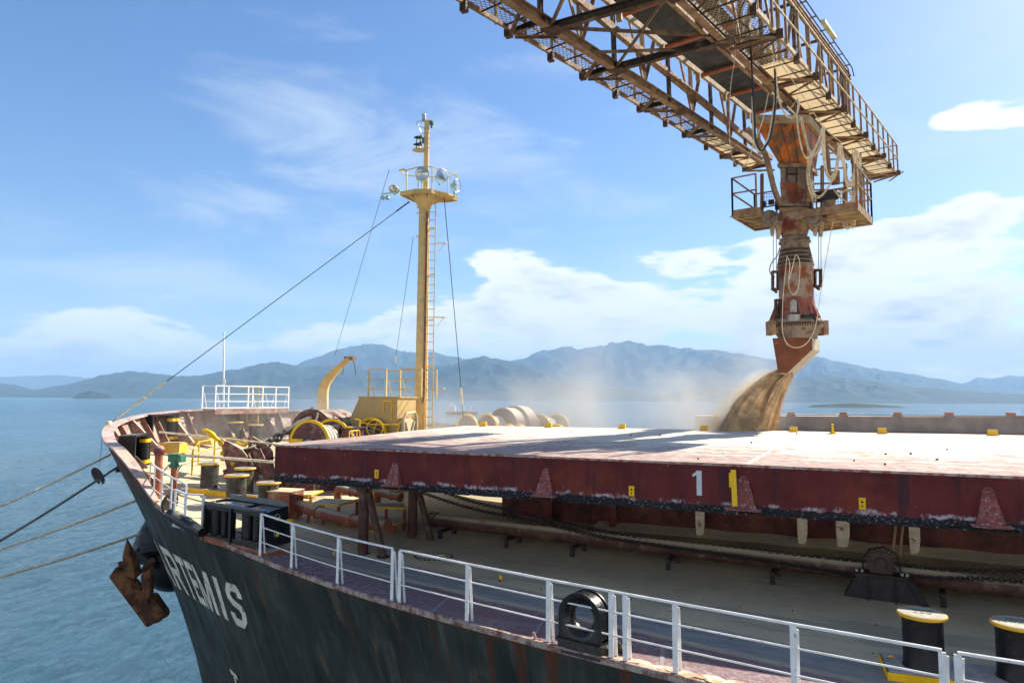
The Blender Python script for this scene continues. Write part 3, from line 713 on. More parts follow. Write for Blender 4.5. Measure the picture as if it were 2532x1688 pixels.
def cover_top_mat():
    global N, L
    m = bpy.data.materials.new('dusty hatch top'); m.use_nodes = True; t = m.node_tree; N = t.nodes; L = t.links; b = N['Principled BSDF']; b.inputs['Roughness'].default_value = .85; b.inputs['Specular IOR Level'].default_value = .2
    g = nd('ShaderNodeNewGeometry'); sp = nd('ShaderNodeSeparateXYZ'); L.new(g.outputs['Position'], sp.inputs[0])
    def ns(sc, scl=(1, 1, 1), off=(0, 0, 0), det=8, rg=.68):
        mp = nd('ShaderNodeMapping'); mp.inputs['Scale'].default_value = scl; mp.inputs['Location'].default_value = off; L.new(g.outputs['Position'], mp.inputs[0])
        n = nd('ShaderNodeTexNoise'); n.inputs['Scale'].default_value = sc; n.inputs['Detail'].default_value = det; n.inputs['Roughness'].default_value = rg; L.new(mp.outputs[0], n.inputs['Vector']); return n.outputs['Fac']
    def mix(f, a, c):
        x = nd('ShaderNodeMix', data_type='RGBA'); L.new(f, x.inputs[0])
        for i, q in ((6, a), (7, c)):
            if isinstance(q, tuple): x.inputs[i].default_value = q
            else: L.new(q, x.inputs[i])
        return x.outputs[2]
    cream = mix(mrange(ns(.6, (1, 1, 1), (2, 0, 0)), .35, .65), (.60, .53, .42, 1), (.68, .61, .50, 1))
    red = mix(mrange(ns(5, (1, 1, 1), (5, 0, 0)), .4, .6), (.27, .15, .13, 1), (.40, .29, .25, 1))
    # the dust wears thin toward the outer edge and the forward end: wind blown patches
    thin = mth('ADD', mrange(sp.outputs[1], 21.5, 14.6, .0, .20, False), mrange(sp.outputs[0], -4, -13, .0, .08, False))
    n1 = mth('ADD', mth('MULTIPLY', ns(2.4, (.45, 1.1, 1), (1, 1, 1), 9, .78), .68), mth('MULTIPLY', ns(11, (.5, 1.0, 1), (4, 1, 1), 6, .75), .32))
    f = mrange(mth('ADD', n1, thin), .57, .66)
    c = mix(mth('MULTIPLY', f, .85), cream, red)
    c = mix(mrange(ns(30, (1, 1, 1), (9, 9, 0), 2, .5), .74, .78), c, (.12, .08, .07, 1))
    L.new(c, b.inputs['Base Color'])
    bn = nd('ShaderNodeBump'); bn.inputs['Strength'].default_value = .5; bn.inputs['Distance'].default_value = .03; L.new(n1, bn.inputs['Height']); L.new(bn.outputs[0], b.inputs['Normal'])
    return m
CSM = cover_side_mat(); CTM = cover_top_mat()
cv = thing('hatch_cover', 'wide dark red hatch cover with dusty cream top, rolled out over the near deck', 'hatch cover', (0, YN, 1.87))
def cover():
    m = MB(); zb = 1.88
    # box with seams: outer shell
    xs = [XL+(XR-XL)*i/20 for i in range(21)]
    c8 = [(XL, YN), (XR, YN), (XR, YF), (XL, YF)]
    vs = [(x, y, zb) for x, y in c8]+[(x, y, ztop(x, y)) for x, y in c8]
    m.add(vs, [(3, 2, 1, 0), (0, 1, 5, 4), (1, 2, 6, 5), (2, 3, 7, 6), (3, 0, 4, 7)]); m.build('side_plating', CSM, cv)
    t = MB(); NX, NY = 40, 16
    for i in range(NX+1):
        for j in range(NY+1):
            x = XL-.02+(XR-XL+.04)*i/NX; y = YN-.02+(YF-YN+.04)*j/NY
            t.v.append(V((x, y, ztop(x, y)+.006+.012*mn.noise(V((x*.35, y*.35, 1))))))
    for i in range(NX):
        for j in range(NY): a = i*(NY+1)+j; t.f.append((a, a+NY+1, a+NY+2, a+1))
    t.build('top_plate', CTM, cv, smooth=True)
    e = MB(); e.beam((XL-.03, YN-.018, 2.80), (XR, YN-.018, 2.80), .03, .045); e.beam((XL-.018, YN, 2.80), (XL-.018, YF, 2.92), .03, .04)
    e.build('edge_strip', mat('worn edge', (.30, .11, .08), .6, 0, .4, 8, dirt=(.45, .36, .30, 1), dscale=8, dth=(.4, .6)), cv)
    # weld lines on the top
    sm = MB(); sa, sb = Zp(1846, 1147, 2.83), Zp(1925, 1108, 2.88); sm.beam((sa.x, sa.y, ztop(sa.x, sa.y)+.012), (sb.x, sb.y, ztop(sb.x, sb.y)+.012), .06, .012); sm.build('weld_seam', mat('white seam', (.75, .72, .66), .7), cv)
    # rubber seal hanging under the lower edge
    r = MB(); random.seed(3); x = XL
    while x < XR:
        l = random.uniform(.25, .7); r.beam((x, YN+.03, 1.868+random.uniform(-.012, .008)), (min(XR, x+l), YN+.03, 1.868+random.uniform(-.012, .008)), .06, .045); x += l
    r.build('rubber_seal', mat('rubber seal', (.016, .015, .016), .8, 0, .3, 8, dirt=(.25, .2, .18, 1), dscale=12, dth=(.56, .62)), cv)
    bm = mat('bracket paint', (.20, .052, .040), .6, 0, .3, 8, dirt=(.44, .34, .33, 1), dscale=22, dth=(.52, .66), dust=.4, damt=.7)
    def brk(px, py, w_, h, dark=False):
        p = Yp(px, py, YN); x = p.x; b = MB(); z0 = 1.98
        b.add([(x-w_/2, YN-.17, z0), (x+w_/2, YN-.17, z0), (x+w_*.18, YN-.02, z0+h), (x-w_*.18, YN-.02, z0+h), (x-w_/2, YN-.001, z0), (x+w_/2, YN-.001, z0), (x+w_*.18, YN-.001, z0+h), (x-w_*.18, YN-.001, z0+h)],
              [(0, 1, 2, 3), (1, 5, 6, 2), (4, 0, 3, 7), (3, 2, 6, 7), (5, 1, 0, 4)])
        b.tube([(x-w_*.18, YN-.012, z0+h-.03), (x-w_*.10, YN-.012, z0+h+.025), (x, YN-.012, z0+h+.04), (x+w_*.10, YN-.012, z0+h+.025), (x+w_*.18, YN-.012, z0+h-.03)], .018, 6)
        o = b.build('bracket', bm, cv); s_ = MB(); s_.box((x, YN-.11, z0-.02), (w_*1.35, .24, .035)); s_.build('foot_plate', bm, o)
    brk(978, 1165, .42, .50); brk(1350, 1190, .42, .52); brk(1838, 1215, .50, .56); brk(2445, 1260, .44, .58)
    y = MB(); p = Yp(1822, 1200, YN); y.beam((p.x-.02, YN-.22, 2.03), (p.x-.05, YN-.10, 2.72), .10, .05, (0, 1, 0)); y.beam((p.x-.10, YN-.13, 2.38), (p.x-.10, YN-.13, 2.66), .06, .05, (0, 1, 0)); y.build('yellow_wedge', yellow2, cv)
    for px, py in ((932, 1171), (1562, 1213), (2132, 1244)):
        p = Yp(px, py, YN); q = MB(); 
        q.box((p.x, YN-.012, p.z), (.115, .02, .21)); o = q.build('lock_plate', yellow2, cv)
        k_ = MB(); k_.cyl((p.x, YN-.021, p.z+.03), (p.x, YN-.026, p.z+.03), .022, n=10); k_.beam((p.x, YN-.024, p.z-.075), (p.x, YN-.024, p.z-.02), .016, .006, (0, 1, 0)); many(k_, 'keyhole', darkiron, o)
    n1 = MB(); p0 = Yp(1709, 1223, YN); p1 = Yp(1709, 1162, YN); h = p1.z-p0.z; w_ = .30
    for poly in GL['1']: n1.add([(p0.x+u*w_*.9, YN-.006, p0.z+v*h) for u, v in poly], [tuple(range(len(poly)))])
    n1.build('number_one', mat('number paint', (.60, .62, .62), .5, 0, .1), cv)
    for px in (1196, 1357, 1539, 1741, 1962, 2181, 2454):
        p = Yp(px, 1060, YF-.35); z = ztop(p.x, YF-.35); q = MB(); q.box((p.x, YF-.35, z+.09), (.24, .16, .19)); q.box((p.x, YF-.35, z+.02), (.30, .22, .04)); q.build('cleat', yellow, cv, bevel=.015)
    p = Yp(2059, 1062, YF-.9); z = ztop(p.x, YF-.9); q = MB(); q.cyl((p.x-.03, YF-.9, z+.14), (p.x+.03, YF-.9, z+.14), .18, n=20); q.box((p.x, YF-.9, z+.03), (.2, .2, .06)); q.build('padeye', yellow2, cv)
    for px, py in ((768, 1083), (792, 1085), (713, 1088), (1009, 1066),):
        pass
    # lifting handles by the forward edge
    for px in (772, 796):
        p = Zp(px+8, 1080, 2.86); p.x = XL+.25; z = ztop(p.x, p.y); q = MB(); q.tube([(p.x, p.y, z), (p.x, p.y, z+.17), (p.x, p.y+.06, z+.22), (p.x, p.y+.32, z+.22), (p.x, p.y+.38, z+.17), (p.x, p.y+.38, z)], .02, 8); q.build('handle', yellow, cv, smooth=True)
    # scattered grain clods and screws on the top
    q = MB(); random.seed(5)
    for px, py in ((1218, 1075), (1412, 1072), (1560, 1081), (1632, 1082), (1872, 1083), (1970, 1082), (1788, 1118), (1726, 1128), (1858, 1098), (2190, 1123), (2252, 1123), (2315, 1134), (2318, 1134), (2112, 1134), (2188, 1142), (2342, 1116)):
        p = Zp(px, py, 2.9); q.ball((p.x, p.y, ztop(p.x, p.y)+.02), random.uniform(.015, .03), 4)
    q.build('grit', darkiron, cv)
cover()
# starboard cover, seen over the open hold
cs = thing('hatch_cover', 'far grey hatch cover beyond the pouring grain, small orange cleats on its edge', 'hatch cover', (0, 34.6, 2.4))
def cover2():
    gm = mat('grey dusty cover', (.30, .27, .25), .7, 0, .18, 1.2, streak=((.12, .08, .08, 1), (.62, .7), 3), dirt=(.42, .37, .31, 1), dscale=.8, dth=(.4, .7))
    m = MB(); y0, y1, x0, x1 = 34.6, 43.5, -5.6, 18; z0, z1 = 2.35, 3.42
    f = lambda x: .012*(x-3)
    vs = [(x0, y0, z0), (x1, y0, z0), (x1, y1, z0), (x0, y1, z0), (x0, y0, z1+f(x0)), (x1, y0, z1+f(x1)), (x1, y1, z1-.1), (x0, y1, z1-.1)]
    m.add(vs, [(3, 2, 1, 0), (0, 1, 5, 4), (1, 2, 6, 5), (2, 3, 7, 6), (3, 0, 4, 7), (4, 5, 6, 7)]); m.build('panel', gm, cs)
    m = MB(); m.beam((x0, y0-.03, 2.78), (x1, y0-.03, 2.82), .06, .03); m.beam((x0, y0-.05, 2.55), (x1, y0-.05, 2.58), .10, .04); m.beam((x0, y0-.02, z1-.02), (x1, y0-.02, z1+.16), .05, .05); m.build('stiffener', gm, cs)
    om = mat('orange cleat', (.52, .22, .12), .6)
    for px in (1956, 2085, 2219, 2347, 2499):
        p = Yp(px, 1023, y0+.2); q = MB(); q.box((p.x, y0+.2, z1+f(p.x)+.08), (.32, .2, .2)); q.box((p.x, y0+.2, z1+f(p.x)+.02), (.4, .26, .05)); q.build('cleat', om, cs)
cover2()
# ------------------------------------------------------------------ hatch coaming
co = thing('hatch_coaming', 'dark red hatch coaming wall with pale ribs in the shade under the cover', 'coaming', (0, 21.5, 0))
def coaming():
    y0 = 21.55; x0 = -9.9; cm = mat('coaming paint', (.17, .052, .036), .6, 0, .3, 1.5, dirt=(.05, .02, .016, 1), dscale=1.2, dth=(.45, .65), dust=.5)
    m = MB(); m.box(((x0+16)/2, y0, .95), (16-x0, .06, 1.75)); m.box((x0, (y0+33)/2, .95), (.06, 33-y0, 1.75)); m.box(((x0+16)/2, 33, 1.1), (16-x0, .06, 2.2)); m.build('wall', cm, co)
    m = MB(); m.box(((x0+16)/2, y0-.12, 1.80), (16-x0, .32, .04)); m.build('rest_bar', cm, co)
    pale = mat('rib painted sunlit', (.88, .80, .62), .8, 0, .15, 5, dirt=(.30, .13, .08, 1), dscale=5, dth=(.55, .68))  # cream colour paints sunlight onto the rib flanges
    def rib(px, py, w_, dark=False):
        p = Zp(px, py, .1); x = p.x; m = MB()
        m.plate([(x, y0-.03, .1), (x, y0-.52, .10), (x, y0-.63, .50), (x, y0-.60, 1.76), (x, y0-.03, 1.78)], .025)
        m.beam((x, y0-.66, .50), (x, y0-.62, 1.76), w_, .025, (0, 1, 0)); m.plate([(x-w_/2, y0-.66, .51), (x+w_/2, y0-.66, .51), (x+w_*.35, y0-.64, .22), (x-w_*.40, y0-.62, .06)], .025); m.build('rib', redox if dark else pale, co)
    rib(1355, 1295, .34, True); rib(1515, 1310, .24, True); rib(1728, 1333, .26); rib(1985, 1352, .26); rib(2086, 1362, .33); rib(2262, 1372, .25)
    for z, xa in ((1.38, -9.5), (1.55, 1.0)):
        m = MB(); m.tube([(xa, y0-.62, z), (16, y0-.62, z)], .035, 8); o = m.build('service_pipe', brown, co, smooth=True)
        m = MB(); x = xa+1
        while x < 10: m.box((x, y0-.62, z), (.06, .1, .11)); x += 2.1
        many(m, 'pipe_clamp', brown, o)
    # hydraulic hose pair looping down by one rib
    m = MB(); p = Zp(2240, 1370, .1); x = p.x-.35
    for s_ in (0, .16): m.tube([(x+s_, y0-1.1, .15), (x+s_+.06, y0-.9, .5), (x+s_+.12, y0-.85, .9), (x+s_+.22, y0-.8, 1.15), (x+s_+.45, y0-.7, 1.2), (x+s_+.6, y0-.6, 1.1)], .035, 7)
    m.build('hydraulic_hose', mat('dusty hose', (.42, .31, .20), .7), co, smooth=True)
    # added pale bank along the foot; its cream colour imitates a sunlit strip
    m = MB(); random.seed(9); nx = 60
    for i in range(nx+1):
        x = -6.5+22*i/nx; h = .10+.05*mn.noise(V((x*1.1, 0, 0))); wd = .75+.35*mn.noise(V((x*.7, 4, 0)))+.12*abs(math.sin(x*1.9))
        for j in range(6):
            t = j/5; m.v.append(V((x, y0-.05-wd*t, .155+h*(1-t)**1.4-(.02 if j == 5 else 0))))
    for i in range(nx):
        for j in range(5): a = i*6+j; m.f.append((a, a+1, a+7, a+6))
    tag(m.build('painted_sun_strip', mat('painted sun strip', (.90, .82, .58), .9, 0, .08, 6, bump=.4, bscale=50), smooth=True), 'raised pale strip painted to look like sunlight along the foot of the coaming', None, kind='stuff')
coaming()
# ------------------------------------------------------------------ pillars, pipe, chains below the cover
def pillar(px, py, bx, by, lab):
    p = Zp(px, py, 0); q = Zp(bx, by, 0); t = thing('support_pillar', lab, 'pillar', (p.x, p.y, 0), group='pillars holding up the hatch cover')
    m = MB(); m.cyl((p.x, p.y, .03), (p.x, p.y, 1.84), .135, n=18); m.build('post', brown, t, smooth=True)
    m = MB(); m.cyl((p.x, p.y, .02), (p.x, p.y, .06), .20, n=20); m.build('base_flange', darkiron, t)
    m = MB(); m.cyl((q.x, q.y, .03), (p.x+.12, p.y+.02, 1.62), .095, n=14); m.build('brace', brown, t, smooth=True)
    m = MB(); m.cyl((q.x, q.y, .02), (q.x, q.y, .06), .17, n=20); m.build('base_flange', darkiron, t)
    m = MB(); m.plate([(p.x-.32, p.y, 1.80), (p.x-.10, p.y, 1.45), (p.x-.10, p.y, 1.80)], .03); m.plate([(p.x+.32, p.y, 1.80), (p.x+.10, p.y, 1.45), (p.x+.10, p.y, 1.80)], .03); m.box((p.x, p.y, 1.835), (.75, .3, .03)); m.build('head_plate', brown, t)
pillar(897, 1373, 947, 1380, 'dark red pillar with leaning brace, nearest the yellow ladder under the cover')
pillar(1019, 1337, 1066, 1341, 'dark red pillar with leaning brace, between the deck manhole and the long pipe')
P1, P2_ = V((-13.9, 18.3, .52)), V((10.5, 15.9, .50))
def pipe():
    t = thing('deck_pipe', 'long dark brown pipe on low stands running aft under the hatch cover', 'pipe', (-2, 17.2, 0))
    a, b = Zp(1066, 1284, .5), Zp(2700, 1475, .5)
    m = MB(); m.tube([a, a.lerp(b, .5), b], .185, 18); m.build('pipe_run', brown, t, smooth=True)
    d = (b-a).normalized(); n = V((-d.y, d.x, 0))
    m = MB()
    for f in (0, .012, .05, .225, .30, .41, .55, .70, .86):
        p = a.lerp(b, f); m.cyl(p-d*.02, p+d*.02, .225 if f < .03 else .20, n=18)
    many(m, 'flange', brown, t)
    for px in (1110, 1266, 1430, 1664, 1918, 2330):
        best = min((i/200 for i in range(201)), key=lambda f: abs((lambda v: CX+FPX*v.dot(rt)/v.dot(fw))(a.lerp(b, f)-CAM)-px))
        p = a.lerp(b, best); m = MB(); m.beam(p+n*.38-V((0, 0, .22)), p-n*.42-V((0, 0, .22)), .10, .07)
        for s_ in (.34, -.38): m.beam((p+n*s_).to_2d().to_3d(), (p+n*s_).to_2d().to_3d()+V((0, 0, p.z-.24)), .10, .10)
        m.build('stand', darkiron, t)
    return a, b
PA, PB = pipe()
def link_chain(name, pts, pitch, r, mt, lab, kind='chain', L_=1.5, sq=.62):
    """chain of real links along a polyline"""
    P = crom3(pts, 12); ds = [0]
    for i in range(1, len(P)): ds.append(ds[-1]+(P[i]-P[i-1]).length)
    m = MB(); s_ = 0; k_ = 0; j = 0
    while s_ < ds[-1]:
        while ds[j+1] < s_: j += 1
        t = (s_-ds[j])/(ds[j+1]-ds[j]); p = P[j].lerp(P[j+1], t); d = (P[j+1]-P[j]).normalized()
        side = d.cross(V((0, 0, 1))).normalized(); u = side.cross(d); ax = side if k_ % 2 else u
        m.torus(p, ax, pitch*.78, r, 10 if pitch < .1 else 18, 5 if pitch < .1 else 8, sq, d); s_ += pitch; k_ += 1
    return tag(m.build(name, mt, smooth=True), lab, kind)
def crom3(P, n):
    P = [V(p) for p in P]; out = []
    for i in range(len(P)-1):
        p0, p1, p2, p3 = P[max(i-1, 0)], P[i], P[i+1], P[min(i+2, len(P)-1)]
        for j in range(n):
            t = j/n; out.append(.5*((2*p1)+(-p0+p2)*t+(2*p0-5*p1+4*p2-p3)*t*t+(-p0+3*p1-3*p2+p3)*t**3))
    out.append(P[-1]); return out
def ppt(px, py, off=-.3):
    """point in the upright plane just outboard of the pipe"""
    d = (PB-PA).normalized(); n = V((d.y, -d.x, 0)); r = ray(px, py); o = PA+n*(-off); return CAM+r*((o-CAM).dot(n)/r.dot(n))
link_chain('drive_chain', [ppt(x, y) for x, y in ((1035, 1214), (1110, 1240), (1190, 1262), (1330, 1290), (1480, 1325), (1640, 1350), (1800, 1373), (1950, 1395), (2040, 1410), (2130, 1425))], .085, .014, darkiron, 'long dark chain sagging from the pillar to the chain gear, the lower one')
link_chain('drive_chain', [ppt(x, y, -.05) for x, y in ((1085, 1212), (1170, 1240), (1240, 1256), (1360, 1283), (1480, 1310), (1600, 1332), (1760, 1352), (1950, 1370), (2150, 1390), (2350, 1408), (2560, 1412))], .085, .014, darkiron, 'dark chain hanging from the cover and passing above the deck pipe, the upper one')
link_chain('drive_chain', [ppt(x, y) for x, y in ((2240, 1422), (2330, 1430), (2430, 1430), (2560, 1440))], .085, .014, darkiron, 'short dark chain leading aft from the chain gear to the right edge')
def gear():
    p = Zp(2181, 1483, 0); t = thing('chain_gear', 'black toothed chain gear on a sloping steel pedestal beside the pipe', 'gear', (p.x, p.y, 0), R(-4))
    m = MB(); w0, w1, h = .72, .44, .50
    b = [(-w0, -.25, 0), (w0, -.25, 0), (w0, .3, 0), (-w0, .3, 0), (-w1, -.16, h), (w1, -.16, h), (w1, .2, h), (-w1, .2, h)]
    m.add(b, [(3, 2, 1, 0), (0, 1, 5, 4), (1, 2, 6, 5), (2, 3, 7, 6), (3, 0, 4, 7), (4, 5, 6, 7)]); m.build('pedestal', darkiron, t, world=False)
    m = MB()
    for x in (-.25, .25): m.plate([(x, -.26, 0), (x, -.42, 0), (x, -.18, h*.9), (x, -.14, h*.9)], .02)
    m.plate([(w0+.0, -.3, 0), (w0+.14, -.25, 0), (w1+.12, -.14, h*.95), (w1, -.17, h*.95)], .03); many(m, 'web_plate', darkiron, t, world=False)
    m = MB(); m.box((0, 0, h+.03), (1.0, .5, .06)); m.build('bed_plate', darkiron, t, world=False)
    m = MB(); m.cyl((0, -.10, h+.25), (0, .02, h+.25), .25, n=24)
    for i in range(16):
        a = 2*math.pi*i/16; m.box((.26*math.cos(a), -.04, h+.25+.26*math.sin(a)), (.05, .1, .05), Matrix.Rotation(-a, 3, 'Y'))
    m.cyl((0, -.18, h+.28), (0, .12, h+.28), .10, n=14); m.build('sprocket', mat('worn gear', (.07, .045, .035), .5, .3, .3, 6), t, world=False)
    m = MB(); m.tube([(-.33, .05, h+.05), (-.34, .05, h+.28), (-.2, .05, h+.5), (.05, .05, h+.57), (.27, .05, h+.47), (.34, .05, h+.28), (.36, .05, h+.05)], .02, 6); m.build('guard_hoop', darkiron, t, world=False)
    m = MB()
    for x in (-.45, -.35, .38, .47): m.cyl((x, -.12, h+.06), (x, -.12, h+.11), .03, n=6)
    many(m, 'bolt', steel, t, world=False)
gear()
def manhole():
    p = Zp(1072, 1379, 0); t = thing('manhole_cover', 'round bolted manhole cover lying flat on the shaded deck', 'manhole cover', (p.x, p.y, 0), R(15))
    dm = mat('manhole dust', (.38, .32, .23), .8); m = MB(); m.lathe([(.0001, .03), (.42, .03), (.46, .02), (.46, 0)], 32, Matrix.Diagonal((1.15, .95, 1, 1)), False); m.build('lid', dm, t, world=False)
    for i in range(24):
        a = 2*math.pi*i/24; m = MB(); m.cyl((.49*math.cos(a), .405*math.sin(a), .0), (.49*math.cos(a), .405*math.sin(a), .055), .022, n=6); m.build('bolt', darkiron, t, world=False)
    for x in (-.18, .2):
        m = MB(); m.tube([(x-.1, .05, .03), (x-.08, .05, .07), (x+.08, .02, .07), (x+.1, .02, .03)], .012, 6); m.build('handle', rope, t, world=False)
manhole()
for px, py, s_ in ((1238, 1437, 'just behind the long near railing'), (826, 1378, 'near the forward dark pillar')):
    p = Zp(px, py, 0); t = thing('deck_marker', 'short yellow stub post on the deck '+s_, 'stub post', (p.x, p.y, 0)); m = MB(); m.box((0, 0, .07), (.07, .02, .14)); m.build('plate', yellow, t, world=False); m = MB(); m.cyl((0, -.02, .03), (0, -.05, .03), .025, n=8); m.build('ring', darkiron, t, world=False)
# yellow ladder by the pillar
def ladder(name, lab, pts, w_, n, r, mt, side, cat='ladder', rung0=.1):
    a, b = V(pts[0]), V(pts[1]); t = thing(name, lab, cat, tuple(a)); s_ = V(side).normalized()*w_/2
    for q in (-1, 1): m = MB(); m.beam(a+s_*q, b+s_*q, r*2, r*1.2, s_); m.build('side_rail', mt, t)
    for i in range(n):
        p = a.lerp(b, (i+.5)/n); m = MB(); m.cyl(p-s_, p+s_, r*.7, n=6); m.build('rung', mt, t)
    return t
p = Zp(884, 1336, 0); ladder('deck_ladder', 'yellow vertical ladder standing beside the forward dark pillar under the cover', [(p.x, p.y+.4, .02), (p.x, p.y+.4, 1.86)], .42, 5, .03, yellow, (1, .25, 0))
# ------------------------------------------------------------------ bollards
def bollard_proto():
    t = thing('mooring_bollard', '', 'bollard', (0, 0, 0))
    m = MB(); m.lathe([(.30, 0), (.285, .03), (.275, .06), (.275, .74), (.285, .76)], 32); m.build('barrel', blackd, t, world=False, smooth=True)
    m = MB(); m.lathe([(.0001, .745), (.325, .745), (.338, .76), (.338, .785), (.325, .80), (.0001, .80)], 36, None, False)
    cp = m.build('cap', yellow, t, world=False); cp.data.set_sharp_from_angle(angle=R(30))
    m = MB(); m.lathe([(.0001, .803), (.305, .803)], 32, None, False); tp = m.build('cap_top', mat('cap top', (.34, .32, .24), .7, 0, .12, 6, dirt=(.45, .38, .26, 1), dscale=6, dth=(.5, .7)), cp, world=False)
    return t
BP = bollard_proto()
def capmark(b, lines, rz=0):
    """stencilled working load on a bollard cap, read from inboard"""
    m = MB()
    for k_, s_ in enumerate(lines):
        vs, fs = textmesh(s_, .135); wd = max(v.x for v in vs); m.add([V((-(v.x-wd/2)*1.25, -(v.y+(.0 if k_ == 0 else -.15))-.0, .806)) for v in vs], fs)
    cp = [c for c in b.children if c.name.startswith('cap')][0]; m.build('load_marking', darkiron, cp, world=False)
BL = [(2285, 1648, 'black bollard with yellow rimmed cap, nearest the camera beside the gap in the railing', 'right'), (2522, 1678, 'black bollard with yellow rimmed cap cut by the right edge of the photo', 'right'),
      (517, 1206, 'grey bollard on the yellow plinth, furthest left behind the black fairlead', 'mid'), (604, 1217, 'grey bollard of the rear pair, nearer the red chain stopper', 'mid'),
      (583, 1243, 'grey bollard half hidden by the left top of the black fairlead', 'mid'), (662, 1262, 'grey bollard behind the right end of the black fairlead, beside the orange box', 'mid'),
      (580, 1088, 'grey bollard by the bow platform, left one of the hazy pair', 'bow'), (631, 1094, 'grey bollard under the yellow bow ladder, right one of the hazy pair', 'bow')]
BPOS = []
for i, (x, y, lab, g) in enumerate(BL):
    p = Kp(x, y, .12 if g != 'bow' else 0); q = (p.x, p.y, p.z); sc_ = 1.08 if i in (4, 5) else 1.0
    if i == 0: b = BP; b.location = q; b['label'] = lab; b['group'] = 'mooring bollards on the deck'
    else: b = dup(BP, q, 0, lab, sc_)
    BPOS.append((p, b))
for i, (p, b) in enumerate(BPOS):
    b['group'] = 'mooring bollards on the deck'
for q in (0, 1):
    sl_ = [c for c in BPOS[q][1].children if c.name.startswith('barrel')][0].material_slots[0]; sl_.link = 'OBJECT'; sl_.material = black
capmark(BPOS[0][1], ('64T', 'SWL')); capmark(BPOS[1][1], ('627KN', 'SWL')); 
for i in range(2, 6): capmark(BPOS[i][1], ('64T', 'SWL'))
def plinth(i, j, lab, ext=.55, wd=.85):
    a, b = BPOS[i][0], BPOS[j][0]; d = (b-a); d.z = 0; d.normalize(); z0 = min(zd(a.x, a.y), zd(b.x, b.y))
    c = (a+b)/2; L2 = (b-a).length/2+ext; n = V((-d.y, d.x, 0)); t = thing('bollard_plinth', lab, 'plinth', (c.x, c.y, z0-.05)); hw = wd/2
    m = MB(); ps = [c-d*L2-n*hw, c+d*L2-n*hw, c+d*L2+n*hw, c-d*L2+n*hw]
    f = lambda p: a.z+(b.z-a.z)*((p-a).dot(d)/(b-a).length)
    m.add([(p.x, p.y, z0-.12) for p in ps]+[(p.x, p.y, f(p)) for p in ps], [(3, 2, 1, 0), (0, 1, 5, 4), (1, 2, 6, 5), (2, 3, 7, 6), (3, 0, 4, 7)]); m.build('side_band', yellow2, t)
    m = MB(); e = .012; m.plate([V((p.x, p.y, f(p)+.005)) for p in [c-d*(L2-.02)-n*(hw-.02), c+d*(L2-.02)-n*(hw-.02), c+d*(L2-.02)+n*(hw-.02), c-d*(L2-.02)+n*(hw-.02)]], .01)
    m.build('top_plate', mat('plinth top', (.34, .33, .33) if i == 0 else (.52, .46, .33), .7, 0, .15, 6, dirt=(.5, .45, .36, 1), dscale=5, dth=(.4, .6)), t)
plinth(0, 1, 'long low plinth with yellow sides under the two bollards at the right edge'); plinth(2, 3, 'dusty plinth with a yellow side under the rear bollard pair', .5, .8); plinth(4, 5, 'dusty yellow plinth under the bollards beside the black fairlead', .45, .75)
q = MB(); p = Zp(2206, 1640, .02); q.torus((p.x-.0, p.y, .09), (0, 1, .1), .05, .012, 14, 6); tag(q.build('eye_ring', yellow2, smooth=True), 'small yellow eye ring on the left end of the near plinth', 'ring')
# ------------------------------------------------------------------ railings
def prx(p): v = V(p)-CAM; return CX+FPX*v.dot(rt)/v.dot(fw)
def pry(p): v = V(p)-CAM; return CY-FPX*v.dot(up)/v.dot(fw)
def edge_at(px, dz=.1, inb=.07):
    best = None
    for a in range(10, 100):
        for s_ in range(8):
            i = a+s_/8; p = hullp(i, 0); n = oN(a); q = V((p.x-n.x*inb, p.y-n.y*inb, p.z+dz)); e = abs(prx(q)-px)
            if best is None or e < best[0]: best = (e, i, q)
    q = best[2]; q.z -= dz; return best[1], q
def railing(lab, pxs, H=1.05, r1=.024, r2=.015, name='deck_railing', mt=None, grp='white railings along the ship side', bars=(.70, .36), pts=None, stay=True):
    mt = mt or white; P = pts if pts else [edge_at(x)[1] for x in pxs]; t = thing(name, lab, 'railing', tuple(P[len(P)//2]), group=grp)
    n_ = len(P)
    for j, p in enumerate(P):
        d = (P[min(j+1, n_-1)]-P[max(j-1, 0)]).normalized(); nn = V((d.y, -d.x, 0)).normalized()
        if nn.dot(CAM-p) < 0: nn = -nn
        m = MB(); m.beam(p, p+V((0, 0, H-.02)), .084, .016, nn); 
        if stay: m.beam(p-nn*.13+d*.02, p-nn*.015+V((0, 0, H-.06))+d*.045, .055, .012, nn)
        m.build('post', mt, t)
    m = MB(); m.tube([p+V((0, 0, H)) for p in P], r1, 8); m.build('top_rail', mt, t, smooth=True)
    for f in bars: m = MB(); m.tube([p+V((0, 0, H*f)) for p in P], r2, 6); m.build('mid_rail', mt, t, smooth=True)
    return t
railing('white three bar railing section beginning at the black fairlead', [643, 721, 834, 970])
railing('long white three bar railing running past the black chock to the bollard gap', [987, 1153, 1354, 1513, 1541, 1668, 1972, 2338], H=1.05)
railing('short white railing section starting right of the gap, cut by the right edge', [2372, 2640, 2900], H=1.05)
def bowrail():
    ps = [Kp(*q) for q in ((368, 1231), (379, 1241), (398, 1256), (421, 1273))]; b = Kp(457, 1292); c = Kp(430, 1298); c2 = Kp(500, 1312); c1 = Kp(456, 1310)
    railing('white railing at the port shoulder just aft of the bulwark end', None, H=1.05, pts=ps+[b], stay=False, r1=.028)
    railing('white railing corner between the shoulder railing and the black fairlead', None, H=.95, pts=[c, c1, c2], stay=False, r1=.028)
bowrail()
